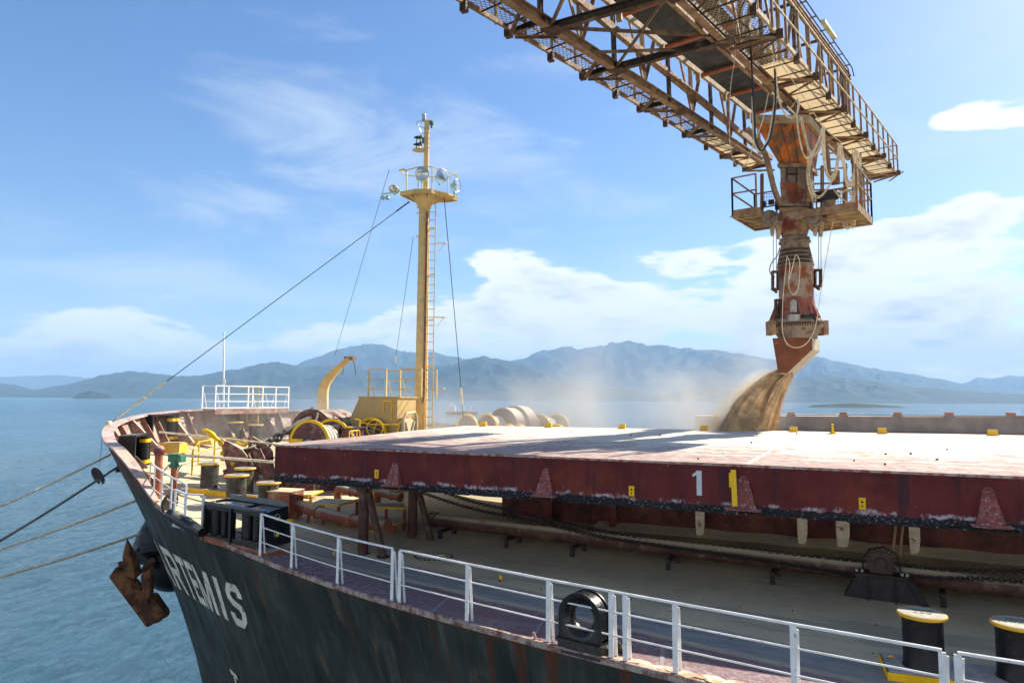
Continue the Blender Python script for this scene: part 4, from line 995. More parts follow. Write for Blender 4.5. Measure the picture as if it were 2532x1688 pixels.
# ------------------------------------------------------------------ panama chock in the railing
BLK2 = mat('chock black', (.0055, .006, .0065), .32, 0, .3, 6, spec=.45, dirt=(.04, .035, .03, 1), dscale=6, dth=(.62, .72))
def chock():
    i, p0 = edge_at(1436, .3, .0); a = edge_at(1378, .3, 0)[1]; b = edge_at(1486, .3, 0)[1]; d = (b-a).normalized(); d.z = 0; d.normalize(); nn = V((d.y, -d.x, 0))
    if nn.dot(CAM-p0) < 0: nn = -nn
    t = thing('panama_chock', 'black arched mooring chock with a round hole standing at the deck edge', 'mooring chock', tuple(p0))
    p0 = p0-d*.09; c = p0+V((0, 0, .53))-nn*.22; Wd, T = .40, .17
    def arch(th):
        # distance from the hole centre to the arch outline
        cx_, cy_ = math.cos(th), math.sin(th)
        if cy_ >= 0: return Wd
        r1_ = Wd/abs(cx_) if abs(cx_) > 1e-6 else 9; r2_ = .36/abs(cy_); return min(r1_, r2_)
    n = 64; rings = []
    prof_ = [(None, T), (.33, T), (.30, T-.012), (.26, T-.04), (.22, T-.08), (.20, T-.12), (.195, 0), (.20, -T+.12), (.22, -T+.08), (.26, -T+.04), (.30, -T+.012), (.33, -T), (None, -T)]
    m = MB()
    def P(u, v, w_): return c+d*u+V((0, 0, v))+nn*w_
    for r_, w_ in prof_:
        for k_ in range(n):
            th = 2*math.pi*k_/n; q = arch(th) if r_ is None else r_*1.0; m.v.append(P(q*math.cos(th), q*math.sin(th), w_))
    nr = len(prof_)
    for j in range(nr-1):
        for k_ in range(n): m.f.append((j*n+k_, j*n+(k_+1) % n, (j+1)*n+(k_+1) % n, (j+1)*n+k_))
    body = m.build('ring_body', BLK2, t, smooth=True)
    # outer band set in from both lips
    m = MB(); o = len(m.v)
    for w_, k2 in ((T-.03, .93), (-T+.03, .93)):
        for k_ in range(n): th = 2*math.pi*k_/n; q = arch(th)*k2; m.v.append(P(q*math.cos(th), q*math.sin(th), w_))
    for k_ in range(n): m.f.append((k_, (k_+1) % n, n+(k_+1) % n, n+k_))
    for w_, w2 in ((T, T-.035), (-T+.035, -T)):
        o = len(m.v)
        for ww, k2 in ((w_, 1.0), (w2, 1.0)):
            for k_ in range(n): th = 2*math.pi*k_/n; q = arch(th); m.v.append(P(q*math.cos(th), q*math.sin(th), ww))
        for k_ in range(n): m.f.append((o+k_, o+(k_+1) % n, o+n+(k_+1) % n, o+n+k_))
    for w_ in (T-.035, -T+.035):
        o = len(m.v)
        for k2 in (1.0, .92):
            for k_ in range(n): th = 2*math.pi*k_/n; q = arch(th)*k2; m.v.append(P(q*math.cos(th), q*math.sin(th), w_))
        for k_ in range(n): m.f.append((o+k_, o+(k_+1) % n, o+n+(k_+1) % n, o+n+k_))
    m.build('outer_band', BLK2, t, smooth=True)
    m = MB(); zt = .53-.36
    q = [(-.42, zt, .22), (.43, zt, .22), (.42, -.05, .24), (-.30, -.05, .24), (-.42, zt, .62), (.43, zt, .62), (.56, 0, .70), (-.46, 0, .70)]; q = [(u, v, w_+.0 if w_ < .3 else -w_+.3) for u, v, w_ in q]
    m.add([p0+d*u+V((0, 0, v))+nn*(w_-.22) for u, v, w_ in q], [(0, 1, 2, 3), (4, 7, 6, 5), (0, 4, 5, 1), (1, 5, 6, 2), (0, 3, 7, 4), (2, 6, 7, 3)]); m.build('foot', BLK2, t)
    m = MB(); m.plate([p0+d*.37-nn*.35+V((0, 0, zt)), p0+d*.62-nn*.40+V((0, 0, zt-.04)), p0+d*.70-nn*.42+V((0, 0, 0)), p0+d*.40-nn*.35], .03); m.build('side_bracket', BLK2, t)
    m = MB(); m.beam(p0+d*.66-nn*.37+V((0, 0, .0)), p0+d*.62-nn*.37+V((0, 0, zt-.03)), .018, .03, nn); m.build('yellow_edge', yellow2, t)
chock()
i_, p = edge_at(1322, .05, .05); t = thing('cleat_hook', 'tiny pinkish cleat hook welded on the deck edge left of the chock', 'cleat', tuple(p)); m = MB(); pk = mat('pink cleat', (.50, .25, .20), .6); m.tube([p+V((0, .0, .01)), p+V((-.03, 0, .09)), p+V((-.05, 0, .14))], .028, 8); m.build('horn', pk, t); m = MB(); m.tube([p+V((-.02, 0, .03)), p+V((.05, 0, .03)), p+V((.10, 0, .05))], .018, 8); m.build('shank', pk, t)
# rust scale lying along the gunwale aft
m = MB(); random.seed(4)
for q in range(14):
    f = q/14; i0, p = edge_at(1545+f*430, .02, .14+.05*math.sin(q*2.1)); 
    pts_ = [V((p.x+.17*math.cos(a*math.pi/4)*random.uniform(.7, 1.5), p.y+.10*math.sin(a*math.pi/4)*random.uniform(.6, 1.3), .016)) for a in range(8)]; m.plate([v+V((0, 0, .004*q)) for v in pts_], .014, (0, 0, 1))
tag(m.build('rust_scale', mat('rust scale', (.56, .30, .17), .8, 0, .25, 6, dirt=(.66, .54, .40, 1), dscale=6, dth=(.4, .6))), 'flaky orange rust scale along the sunlit gunwale', None, kind='stuff')
# ------------------------------------------------------------------ big roller fairlead
def fairlead():
    a = Kp(503, 1326); b = Kp(652, 1374); d = (b-a); dl = d.length; d.z = 0; d.normalize(); nn = V((d.y, -d.x, 0))
    if nn.dot(CAM-a) < 0: nn = -nn
    z0 = (zd(a.x, a.y)+zd(b.x, b.y))/2; o = V((a.x, a.y, z0)); D_ = .72; H = 1.02; Lf = dl
    t = thing('roller_fairlead', 'big black steel roller fairlead with upright rollers at the deck edge', 'fairlead', tuple(o+d*Lf/2))
    def P(u, w_, z): return o+d*u-nn*w_+V((0, 0, z))
    zl = lambda u: zd(a.x, a.y)-z0+(zd(b.x, b.y)-zd(a.x, a.y))*u/Lf
    m = MB(); m.add([P(-.1, -.03, zl(-.1)-.1), P(Lf+.12, -.03, zl(Lf)-.1), P(Lf+.2, D_+.1, zl(Lf)-.1), P(-.1, D_+.1, zl(0)-.1), P(-.1, -.03, .06+zl(0)), P(Lf+.12, -.03, .08+zl(Lf)), P(Lf+.2, D_+.1, .10+zl(Lf)), P(-.1, D_+.1, .1+zl(0))], [(0, 1, 5, 4), (1, 2, 6, 5), (2, 3, 7, 6), (3, 0, 4, 7), (4, 5, 6, 7)]); m.build('bed', orange, t)
    m = MB()
    for side, ins in ((0, 0), (1, D_)):
        m.beam(P(0, ins, H-.06), P(Lf, ins, H-.14), .05, .16)           # upper member
        m.beam(P(0, ins, .12), P(Lf, ins, .10), .06, .14)
        for u in (.03, Lf*.47, Lf-.04):
            m.beam(P(u, ins, .05), P(u, ins, H-.08), .14 if 0 < u < Lf-.1 and u > .1 else .09, .05, d)
    m.build('frame', black, t)
    m = MB(); m.plate([P(Lf-.02, .0, .06), P(Lf+.02, 0, H-.10), P(Lf+.02, D_, H-.02), P(Lf+.10, D_+.06, .06)], .03); m.build('end_plate', black, t)
    m = MB(); m.plate([P(0, 0, .1), P(0, 0, H), P(0, D_, H+.02), P(0, D_, .1)], .03); m.build('end_plate', black, t)
    gm = mat('dusty grey plate', (.15, .17, .17), .5, 0, .2, 3, dust=.35); m = MB(); m.plate([P(.04, .03, H-.05), P(Lf*.50, .03, H-.09), P(Lf*.50, D_-.05, H-.07), P(.25, D_-.05, H-.04)], .03); m.plate([P(Lf*.60, .03, H-.11), P(Lf-.03, .03, H-.14), P(Lf-.03, D_-.03, H-.10), P(Lf*.60, D_-.03, H-.09)], .03); m.build('top_plate', gm, t)
    m = MB(); m.beam(P(.15, D_, H+.07), P(Lf-.10, D_, H-.0), .03, .15); m.beam(P(Lf-.10, D_, H+.0), P(Lf+.02, D_, H-.09), .03, .14); m.beam(P(0, -.01, H-.0), P(Lf, -.01, H-.08), .03, .08); m.build('top_flange', gm, t)
    for u, r_ in ((.20, .14), (.52, .10), (.78, .10), (Lf*.62, .15), (Lf*.78, .12), (Lf*.92, .10)):
        m = MB(); m.cyl(P(u, .22, .12), P(u, .22, H-.14), r_, n=18); m.build('upright_roller', black, t, smooth=True)
    for u in (.32, .78, Lf*.63, Lf*.86):
        m = MB(); q = P(u, .02, H-.02-.08*u/Lf+.05); m.torus(q, nn, .038, .013, 14, 6); m.build('eye_ring', yellow2, t, smooth=True)
    for z in (.76, .36):
        q = P(Lf+.05, D_*.48, z); ax = (d).normalized(); m = MB(); m.torus(q, ax, .085, .012, 18, 6); m.build('ring', steel, t, smooth=True); m = MB(); m.ball(q+ax*.02-V((0, 0, .03)), .045, 6); m.build('grease_cap', yellow2, t, smooth=True)
    m = MB(); m.box(P(Lf+.13, D_-.02, .62), (.14, .10, .10)); m.build('yellow_block', yellow2, t)
fairlead()
def sideroller():
    a = Kp(421, 1270, .24); b = Kp(500, 1316, .16); t = thing('fairlead_roller', 'fat black horizontal roller with a standing end disc left of the fairlead', 'roller', tuple(a))
    m = MB(); d = (b-a).normalized(); m.tube([a, a+d*.25, a+d*.26, a+d*.9, b-d*.1, b], [.15, .15, .17, .17, .13, .12], 18); m.build('barrel', black, t, smooth=True)
    q = Dp(420, 1243, (Kp(421, 1262)-CAM).dot(fw0)); m = MB(); m.lathe([(.0001, -.03), (.29, -.03), (.31, 0), (.29, .03), (.0001, .03)], 28, Matrix.Translation(q)@(rt0*.93-fw0*.3+V((0, 0, -.15))).to_track_quat('Z', 'Y').to_matrix().to_4x4(), False); m.build('end_disc', darkiron, t)
    m = MB(); m.box(Kp(455, 1302, .03), (.9, .18, .06), Matrix.Rotation(math.atan2(d.y, d.x), 3, 'Z')); m.build('bed', steel, t)
sideroller()
def bulwark_fairlead(px, py, lab, L1, H, rz, two=True):
    p = Kp(px, py); t = thing('bulwark_fairlead', lab, 'fairlead', tuple(p), R(rz)); 
    m = MB(); m.box((0, .45, H*.45), (L1, .05, H*.9)); m.box((-L1/2, .2, H/2), (.07, .5, H)); m.box((L1/2, .2, H*.52), (.09, .5, H*1.04)); m.box((0, .2, H), (L1+.1, .5, .06)); m.box((0, .2, .05), (L1+.1, .6, .1)); m.build('frame', black, t, world=False)
    for x in ((L1*.25, L1*.42) if two else (L1*.35,)):
        m = MB(); m.cyl((x, .0, .1), (x, 0, H*.95), .15, n=16); o = m.build('upright_roller', black, t, world=False, smooth=True)
        for z in (H*.2, H*.82): m = MB(); m.cyl((x, 0, z-.06), (x, 0, z+.06), .157, n=16); m.build('yellow_band', yellow2, o, world=False, smooth=True)
bulwark_fairlead(345, 1160, 'black bulwark fairlead with yellow banded rollers, nearest the port shoulder', 1.6, 1.15, 128)
bulwark_fairlead(405, 1098, 'black bulwark fairlead with yellow banded rollers, further forward under the bow flare', 1.5, 1.15, 105)
# yellow ramps and dusty cover blocks beside them
for px, py, sx, sy, sz, rz, lab in ((425, 1118, 1.0, .6, .36, 15, 'large yellow wedge shaped block on the bow deck, left one'), (478, 1098, 1.7, .4, .28, 25, 'low yellow block behind the larger wedge on the bow deck')):
    p = Kp(px, py); t = thing('yellow_block', lab, 'steel block', tuple(p), R(rz)); m = MB()
    m.add([(-sx/2, -sy/2, 0), (sx/2, -sy/2, 0), (sx/2, sy/2, 0), (-sx/2, sy/2, 0), (-sx*.42, -sy*.2, sz), (sx*.4, -sy*.2, sz*.9), (sx*.4, sy/2, sz), (-sx*.42, sy/2, sz)], [(3, 2, 1, 0), (0, 1, 5, 4), (1, 2, 6, 5), (2, 3, 7, 6), (3, 0, 4, 7), (4, 5, 6, 7)]); m.build('body', yellow, t, world=False); m = MB(); m.box((0, .1, sz+.01), (sx*.7, sy*.5, .02)); m.build('dusty_top', DECKM, t, world=False)
# vents
def vents():
    p = Kp(388, 1232); t = thing('mushroom_vent', 'dark red pipe vent with a round domed head by the port railing', 'vent', tuple(p)); m = MB(); m.cyl(p, p+V((0, 0, 1.35)), .115, n=16); m.build('stem', orange, t, smooth=True)
    m = MB(); m.ball(p+V((0, .0, 1.42)), .17, 9, (1, 1, 1.0)); m.build('dome', mat('dome paint', (.20, .045, .04), .4, 0, .2, dust=.4), t, smooth=True)
    p = Kp(428, 1220); t = thing('vent_valve', 'red stand pipe carrying a green valve head on the port bow deck', 'valve', tuple(p)); m = MB(); m.cyl(p, p+V((0, 0, .80)), .10, n=14); m.plate([p+V((.1, 0, 0)), p+V((.28, -.1, 0)), p+V((.1, 0, .5))], .02); m.build('stand_pipe', orange, t, smooth=True)
    m = MB(); m.cyl(p+V((0, 0, .8)), p+V((0, 0, .9)), .16, n=14); m.cyl(p+V((0, 0, .9)), p+V((0, 0, 1.2)), .12, n=12); m.box(p+V((-.06, 0, 1.1)), (.2, .24, .24)); m.box(p+V((.2, .06, 1.08)), (.22, .2, .2)); m.cyl(p+V((0, 0, 1.2)), p+V((0, 0, 1.24)), .2, n=14); m.build('valve_head', green, t)
vents()
# ventilation duct box and pipes on the forward deck
def ducts():
    p = Kp(655, 1278); q = p+V((.35, .45, 0)); t = thing('duct_box', 'orange red square duct box with dusty top beside the rear bollards', 'duct', tuple(q), R(8)); m = MB(); m.box((0, 0, .36), (.78, .75, .78)); m.build('casing', orange, t, world=False); m = MB(); m.box((0, 0, .765), (.82, .79, .03)); m.build('lid', DECKM, t, world=False)
    for lab, pts, r_ in (('orange red pipe with a downward elbow running under the yellow step platform', ((722, 1290, .0), (722, 1262, .25), (735, 1250, .38), (800, 1262, .38), (900, 1278, .40), (1000, 1288, .42)), .165),
                         ('short upper pipe with an elbow behind the step platform, left one', ((832, 1232, 0), (832, 1215, .35), (842, 1209, .44), (880, 1213, .46), (930, 1218, .46)), .13),
                         ('short upper pipe with an elbow nearer the second pillar', ((930, 1245, 0), (930, 1226, .35), (940, 1219, .46), (975, 1222, .48), (1006, 1225, .48)), .13)):
        P = [Kp(x, y, z) for x, y, z in pts]
        # keep the run on one line
        y0 = P[-2].y
        for v in P: v.y = P[2].y+(v.x-P[2].x)*(-.09)
        P[0].x = P[1].x = P[2].x-.12; P[0].z = zd(P[0].x, P[0].y)
        t = thing('vent_pipe', lab, 'pipe', tuple(P[0])); m = MB(); m.tube(crom3(P, 4), r_, 14); m.build('pipe_run', orange, t, smooth=True)
        m = MB()
        for k_ in range(3, len(P)): d = (P[k_]-P[k_-1]).normalized(); m.cyl(P[k_]-d*.03, P[k_]+d*.03, r_*1.22, n=14)
        many(m, 'flange', orange, t)
ducts()
def step(lab, corners, h, legs, th=.05, name='step_platform'):
    P = [Kp(x, y, h) for x, y in corners]; z = sum(p.z for p in P)/len(P)
    for p in P: p.z = z
    t = thing(name, lab, 'platform', tuple(P[0])); m = MB(); m.plate(P, th, (0, 0, 1)); m.build('edge_frame', yellow2, t)
    c = sum(P, V())/len(P); m = MB(); m.plate([p.lerp(c, .05)+V((0, 0, th/2+.006)) for p in P], .012, (0, 0, 1)); m.build('tread', DECKM, t)
    for x, y, kk in legs:
        q = P[x].lerp(P[y], kk).lerp(c, .05); m = MB(); m.beam((q.x, q.y, zd(q.x, q.y)), (q.x, q.y, z-.03), .07 if kk in (0, 1) else .05, .07, (1, 0, 0)); m.build('leg', orange, t)
step('yellow edged step platform standing over the orange pipe', [(760, 1246), (838, 1256), (886, 1241), (800, 1226)], .55, [(0, 1, 0), (0, 1, .5), (0, 1, 1), (1, 2, 1), (3, 0, 0)])
step('low walkway plate with yellow edge between the step platform and the second pillar', [(905, 1250), (955, 1258), (1002, 1262), (1000, 1245), (920, 1240)], .5, [(0, 1, 0), (1, 2, 0), (1, 2, 1)])
step('small low yellow bench on red legs at the foot of the second pillar', [(940, 1292), (976, 1297), (1000, 1290), (958, 1284)], .25, [(0, 1, 0), (0, 1, 1), (1, 2, 1)], name='low_bench')
step('dusty pipe cover plate with yellow lip beside the orange duct box', [(737, 1229), (770, 1233), (800, 1215), (700, 1211), (690, 1218)], .3, [(0, 1, 0), (0, 1, 1)])
# ------------------------------------------------------------------ chain stopper, windlass chain, guard rail on the bow deck
def stopper():
    a = Kp(560, 1183); b = Kp(645, 1178); t = thing('chain_stopper', 'dark red anchor chain stopper with yellow claw lever on the bow deck', 'chain stopper', tuple(a))
    rd = mat('stopper paint', (.22, .085, .065), .6, 0, .3, 3, dirt=(.42, .30, .22, 1), dscale=4, dth=(.46, .66), dust=.8)
    d0 = (a-CAM).dot(fw0); P = lambda x, y, dd=0: Dp(x, y, d0+dd)
    m = MB(); f = [P(549, 1090), P(563, 1090), P(600, 1112), P(612, 1128), P(616, 1190), P(566, 1187), P(560, 1150), P(551, 1120)]; m.plate(f, .08); f2 = [p+V((.25, .95, .12)) for p in f]; m.plate(f2, .08)
    m.build('cheek_plate', rd, t)
    for dx, x0, x1 in ((0, 600, 628), (1, 634, 666)):
        m = MB(); p, q = P(x0, 1112, .2), P(x1, 1185, .2); m.beam(p, q, .30, .05, (.3, -1, .2)); m.beam(p+V((.06, .1, -.03)), q+V((.06, .1, -.03)), .06, .25, (.3, -1, .2)); m.build('sloping_leg', rd, t)
    m = MB(); m.plate([P(600, 1110, .2), P(628, 1104, .3), P(640, 1110, .5), P(612, 1120, .3)], .06); m.build('top_table', rd, t)
    m = MB(); m.beam(P(556, 1160), P(563, 1185), .12, .12); m.build('foot', orange, t)
    m = MB(); m.cyl(P(548, 1095, -.1), P(552, 1093, .5), .12, n=16); m.build('pivot', rd, t, smooth=True); m = MB(); m.cyl(P(545.5, 1096, -.22), P(547, 1095.5, -.1), .085, n=14); m.build('yellow_hub', yellow2, t, smooth=True)
    m = MB(); m.tube([P(506, 1062), P(516, 1068), P(524, 1075), P(535, 1084), P(546, 1093)], [.05, .09, .12, .06, .07], 10); m.tube([P(500, 1064), P(508, 1064), P(514, 1067)], .05, 8); m.build('claw_lever', yellow2, t, smooth=True)
    for x, y in ((550, 1120), (550, 1134)): m = MB(); m.ball(P(x, y, -.1), .085, 6); m.build('yellow_cap', yellow2, t, smooth=True)
    m = MB(); m.cyl(P(575, 1146, -.06), P(576, 1146, 0), .07, n=12); m.build('yellow_badge', yellow2, t)
    m = MB(); m.tube([P(585, 1093, .3), P(595, 1099, .2), P(606, 1102, .2), P(612, 1097, .2), P(600, 1092, .3)], .05, 8, close=False); m.build('yellow_shackle', yellow2, t, smooth=True)
    return d0
SD = stopper()
# big stud link anchor chain going up to the windlass
def bigchain():
    a = Dp(612, 1108, SD+.2); b = Dp(718, 1058, SD+2.5); m = MB(); n = 8; d = (b-a).normalized(); s_ = d.cross(V((0, 0, 1))).normalized(); u = s_.cross(d)
    for i in range(n):
        f = (i+.5)/n; p = a.lerp(b, f)-V((0, 0, .16*math.sin(f*math.pi))); ax = (s_+u*.35).normalized() if i % 2 else (u-s_*.3).normalized()
        m.torus(p, ax, .215, .050, 20, 8, .62, d)
        y = ax.cross(d).normalized(); m.cyl(p-y*.12, p+y*.12, .03, n=6)
    tag(m.build('anchor_chain', chainm, smooth=True), 'heavy stud link anchor chain rising from the stopper to the windlass', 'chain')
bigchain()
q = [Kp(x, y) for x, y in ((474, 1176), (529, 1140), (545, 1120))]
t = thing('guard_rail', 'thin yellow guard rail round an opening on the bow deck', 'railing', tuple(q[0])); 
P = [Kp(474, 1176), Kp(529, 1141), Kp(490, 1150)]
for p in P: m = MB(); m.cyl(p, p+V((0, 0, .85)), .03, n=8); m.build('post', yellow2, t)
for h in (.85, .48): m = MB(); m.tube([p+V((0, 0, h)) for p in (P[1]+V((.5, .6, .05)), P[1], P[2], P[0])], .022, 6); m.build('rail', yellow2, t, smooth=True)
# ------------------------------------------------------------------ winches
drumred = mat('drum paint', (.13, .050, .042), .6, 0, .25, 3, dirt=(.30, .19, .15, 1), dscale=3, dth=(.46, .72), dust=.4)
palerope = mat('pale rope', (.62, .58, .46), .9, 0, .15, 10, bump=.5, bscale=40)
def flange(t, c, r, ax, rim=True, name='flange'):
    ax = V(ax).normalized(); m = MB(); m.cyl(c-ax*.015, c+ax*.015, r-.02, n=40); o = m.build(name, drumred, t)
    if rim:
        m = MB(); n = 48; x = ax.orthogonal().normalized(); y = ax.cross(x)
        for k_ in range(n):
            a = 2*math.pi*k_/n; e = x*math.cos(a)+y*math.sin(a); m.v += [c+e*(r-.10)-ax*.03, c+e*r-ax*.03, c+e*r+ax*.03, c+e*(r-.10)+ax*.03]
        for k_ in range(n):
            for e in range(4): a = 4*k_; b = 4*((k_+1) % n); m.f.append((a+e, b+e, b+(e+1) % 4, a+(e+1) % 4))
        m.build('yellow_rim', yellow2, o)
def ropecoil(t, c0, c1, r, n=9):
    m = MB(); d = c1-c0; ax = d.normalized()
    for k_ in range(n): m.torus(c0+d*((k_+.5)/n), ax, r, d.length/n*.52, 32, 6)
    m.build('rope_coil', palerope, t, smooth=True)
def winch(lab, items, base=True, group=None):
    """items: list of ('f', px, py, d, r) flanges; ('r', i, j, r) rope between flanges; ('d', i, j, r, pale) drum"""
    C_ = [Dp(x, y, d) for _, x, y, d, r in items if _ == 'f']; t = thing('mooring_winch', lab, 'winch', tuple(C_[0]), group='mooring winches on the bow deck')
    ax = (C_[-1]-C_[0]).normalized() if len(C_) > 1 else V((0, 1, 0)); k_ = 0
    for it in items:
        if it[0] == 'f': flange(t, C_[k_], it[4], ax); k_ += 1
    return t, C_, ax
AX = V((.05, 1, .02)).normalized()
t, C_, ax = winch('large winch with two yellow rimmed discs, nearest the left end of the hatch cover', [('f', 765, 1094, 24.2, .80), ('f', 820, 1088, 25.6, .80)])
ropecoil(t, C_[0]+ax*.15, C_[0].lerp(C_[1], .75), .50, 5)
m = MB(); m.cyl(C_[0], C_[1]+ax*1.4, .32, n=24); m.build('drum', drumred, t, smooth=True)
m = MB(); c = C_[0]-ax*.05; m.ball(c, .22, 8, (1, .4, .6)); m.build('shaft_cap', steel, t, smooth=True); m = MB(); m.box(c+V((-.45, -.05, .02)), (.5, .1, .22)); m.build('yellow_guard', yellow2, t, bevel=.02)
m = MB(); z = zd(C_[0].x, C_[0].y)
for q in (C_[0]-ax*.25, C_[1]+ax*.3): m.plate([V((q.x-.5, q.y, z)), V((q.x+.5, q.y, z)), V((q.x+.2, q.y, q.z)), V((q.x-.2, q.y, q.z))], .06)
many(m, 'side_frame', drumred, t)
# windlass gypsy wheel behind it
def windlass():
    c0 = Dp(772, 1085, 26.3); t = thing('windlass', 'broad dark red windlass drum rising behind the yellow rimmed discs', 'windlass', tuple(c0)); ax = AX
    m = MB(); c1 = c0+ax*1.5; m.cyl(c0, c1, 1.10, n=48); m.build('drum', mat('dusted drum', (.14, .045, .038), .6, 0, .2, 3, dust=.35), t, smooth=True)
    m = MB(); n = 44; x = ax.orthogonal().normalized(); y = ax.cross(x)
    for k_ in range(n):
        a = 2*math.pi*k_/n; e = x*math.cos(a)+y*math.sin(a); m.v += [c0+e*.95-ax*.06, c0+e*1.14-ax*.06, c0+e*1.14+ax*.06, c0+e*.95+ax*.06]
    for k_ in range(n):
        for e in range(4): a = 4*k_; b = 4*((k_+1) % n); m.f.append((a+e, b+e, b+(e+1) % 4, a+(e+1) % 4))
    m.build('brake_band', drumred, t)
    m = MB(); m.beam(c0+V((.15, -.1, .35)), c0+V((.35, -.1, 1.0)), .08, .05, ax); m.build('brake_lever', rope, t)
    m = MB(); q = c0+V((-.05, 0, 1.16)); m.torus(q, (1, 0, 0), .06, .018, 12, 6); m.build('eye', drumred, t, smooth=True)
    m = MB(); m.tube([c0+V((-1.2, -.12, .25)), c0+V((-.6, -.12, .62)), c0+V((.0, -.12, .82))], .07, 8); m.build('chain_guard', palerope, t, smooth=True)
    m = MB(); z = zd(c0.x, c0.y); m.box((c0.x, c0.y+.75, (z+c0.z-.8)/2), (1.8, 1.7, max(.3, c0.z-.8-z))); m.build('foundation', drumred, t)
windlass()
t, C_, ax = winch('winch with two yellow rimmed discs and a handwheel in front of the beige deckhouse', [('f', 918, 1078, 26.2, .72), ('f', 968, 1074, 27.4, .76)])
ropecoil(t, C_[0]+ax*.10, C_[0].lerp(C_[1], .55), .44, 5)
m = MB(); m.cyl(C_[0]-ax*1.5, C_[1]+ax*.6, .26, n=20); m.build('drum', drumred, t, smooth=True)
m = MB(); m.box(C_[0]-ax*.9+V((-.1, 0, -.1)), (.9, .5, 1.0)); m.box(C_[0]-ax*1.0+V((-.75, 0, .05)), (.35, .5, .8)); m.build('gear_case', drumred, t, bevel=.06)
def handwheel():
    c = Dp(927, 1058, 25.2); t = thing('handwheel', 'yellow spoked handwheel standing beside the winch discs', 'handwheel', tuple(c)); ax = V((.75, -.6, .1)).normalized()
    m = MB(); m.torus(c, ax, .30, .022, 28, 8); m.build('rim', yellow2, t, smooth=True); x = ax.orthogonal().normalized(); y = ax.cross(x)
    for a in range(4):
        e = x*math.cos(a*math.pi/2+.5)+y*math.sin(a*math.pi/2+.5); m = MB(); m.cyl(c, c+e*.3, .014, n=6); m.build('spoke', yellow2, t)
    m = MB(); m.cyl(c, c-ax*.5, .03, n=8); m.build('shaft', steel, t)
handwheel()
def ybar(lab, pts, d, r=.03):
    P = [Dp(x, y, d) for x, y in pts]; m = MB(); m.tube(P, r, 8); tag(m.build('brake_rod', yellow2, smooth=True), lab, 'rod')
ybar('yellow brake rod running right from the handwheel to a short bent end', ((892, 1044), (918, 1049), (960, 1050), (985, 1050), (990, 1043)), 25.6)
ybar('yellow slanting rod hanging below the brake rod end', ((987, 1052), (982, 1066), (988, 1070)), 25.5, .025)
ybar('yellow upright frame bar between the large winch and the handwheel', ((878, 1036), (890, 1038), (888, 1065), (885, 1074)), 25.2)
ybar('yellow level bar joining the large winch to the upright frame bar', ((853, 1056), (868, 1057), (887, 1061)), 25.2, .04)
def house():
    zt = 4.1; x1, x0, xb = -14.5, -16.25, -17.35; y0, y1 = 22.0, 23.3; z0 = .6
    t = thing('deckhouse', 'small beige deckhouse with a sloping forward side at the foot of the mast', 'deckhouse', (x1-1, y0+.6, z0)); hm = mat('house beige', (.50, .345, .13), .6, 0, .08, 1.5, dust=.5)
    m = MB(); a = [(xb, y0, z0+1.35), (xb, y0, z0), (x1, y0, z0), (x1, y0, zt), (x0, y0, zt)]; k_ = 5
    m.add([V(p) for p in a]+[V((p[0], y1, p[2])) for p in a], [tuple(range(5)), tuple(reversed(range(5, 10)))]+[(i, (i+1) % 5+0, (i+1) % 5+5, i+5)[::-1] for i in range(5)]); m.build('walls', hm, t)
    m = MB(); m.plate([(x0-.04, y0-.04, zt+.02), (x1+.05, y0-.04, zt+.02), (x1+.05, y1+.05, zt+.02), (x0-.04, y1+.05, zt+.02)], .05, (0, 0, 1)); m.build('roof', hm, t)
    m = MB(); fx = -15.0
    p0 = Yp(949, 991, y0-.02); p1 = Yp(968, 1025, y0-.02); m.beam((p0.x, y0-.02, p0.z), (p0.x, y0-.02, p0.z-.42), .03, .05, (0, 1, 0)); m.beam((p0.x, y0-.02, p0.z), (p1.x, y0-.02, p0.z), .05, .03, (0, 1, 0)); m.beam((p1.x, y0-.02, p0.z), (p1.x, y0-.02, p1.z-.2), .035, .05, (0, 1, 0)); m.box((p1.x+.08, y0-.03, p0.z-.18), (.08, .03, .08)); m.build('yellow_bracket', yellow2, t)
    # canvas cover on the lit side
    pc = mat('canvas cover', (.62, .52, .32), .85, 0, .12, 5, bump=.3); m = MB(); x = x1+.14
    m.tube([(x, y0+.22, z0+.6), (x, y0+.22, z0+2.7), (x+.03, y0+.35, z0+2.9), (x+.03, y0+.95, z0+2.95), (x, y0+1.15, z0+2.75), (x, y0+1.15, z0+.6)], .055, 8); m.plate([(x-.08, y0+.22, z0+.6), (x-.08, y0+.22, z0+2.75), (x-.08, y0+1.15, z0+2.75), (x-.08, y0+1.15, z0+.6)], .10); 
    m.beam((x+.0, y0+.4, z0+2.6), (x+.0, y0+.7, z0+1.9), .05, .05); m.beam((x+.0, y0+1.0, z0+2.6), (x+.0, y0+.7, z0+1.9), .05, .05); m.build('canvas_cover', pc, t, smooth=True)
    rp = [V((x0+.15, y0+.05, zt+.05)), V((x0+.9, y0+.05, zt+.05)), ]
    r = thing('roof_railing', 'beige railing on the roof of the small deckhouse', 'railing', (x0+1, y0+.5, zt+.05))
    for (xa, xb_, yy) in ((x0+.38, x0+1.18, y0+.05), (x0+1.82, x1+1.0, y0+.05), (x0+.38, x1+.95, y1-.05)):
        for q in (xa, xb_): m = MB(); m.beam((q, yy, zt+.04), (q, yy, zt+1.08), .05, .05, (1, 0, 0)); m.build('post', beige, r)
        for h in (1.08, .70, .33): m = MB(); m.cyl((xa, yy, zt+h), (xb_, yy, zt+h), .018 if h < 1 else .028, n=6); m.build('rail', beige, r)
        m = MB(); m.cyl((xa+.08, yy+.02, zt+.7), (xa+.22, yy+.1, zt+.05), .015, n=6); m.build('stay', beige, r)
house()
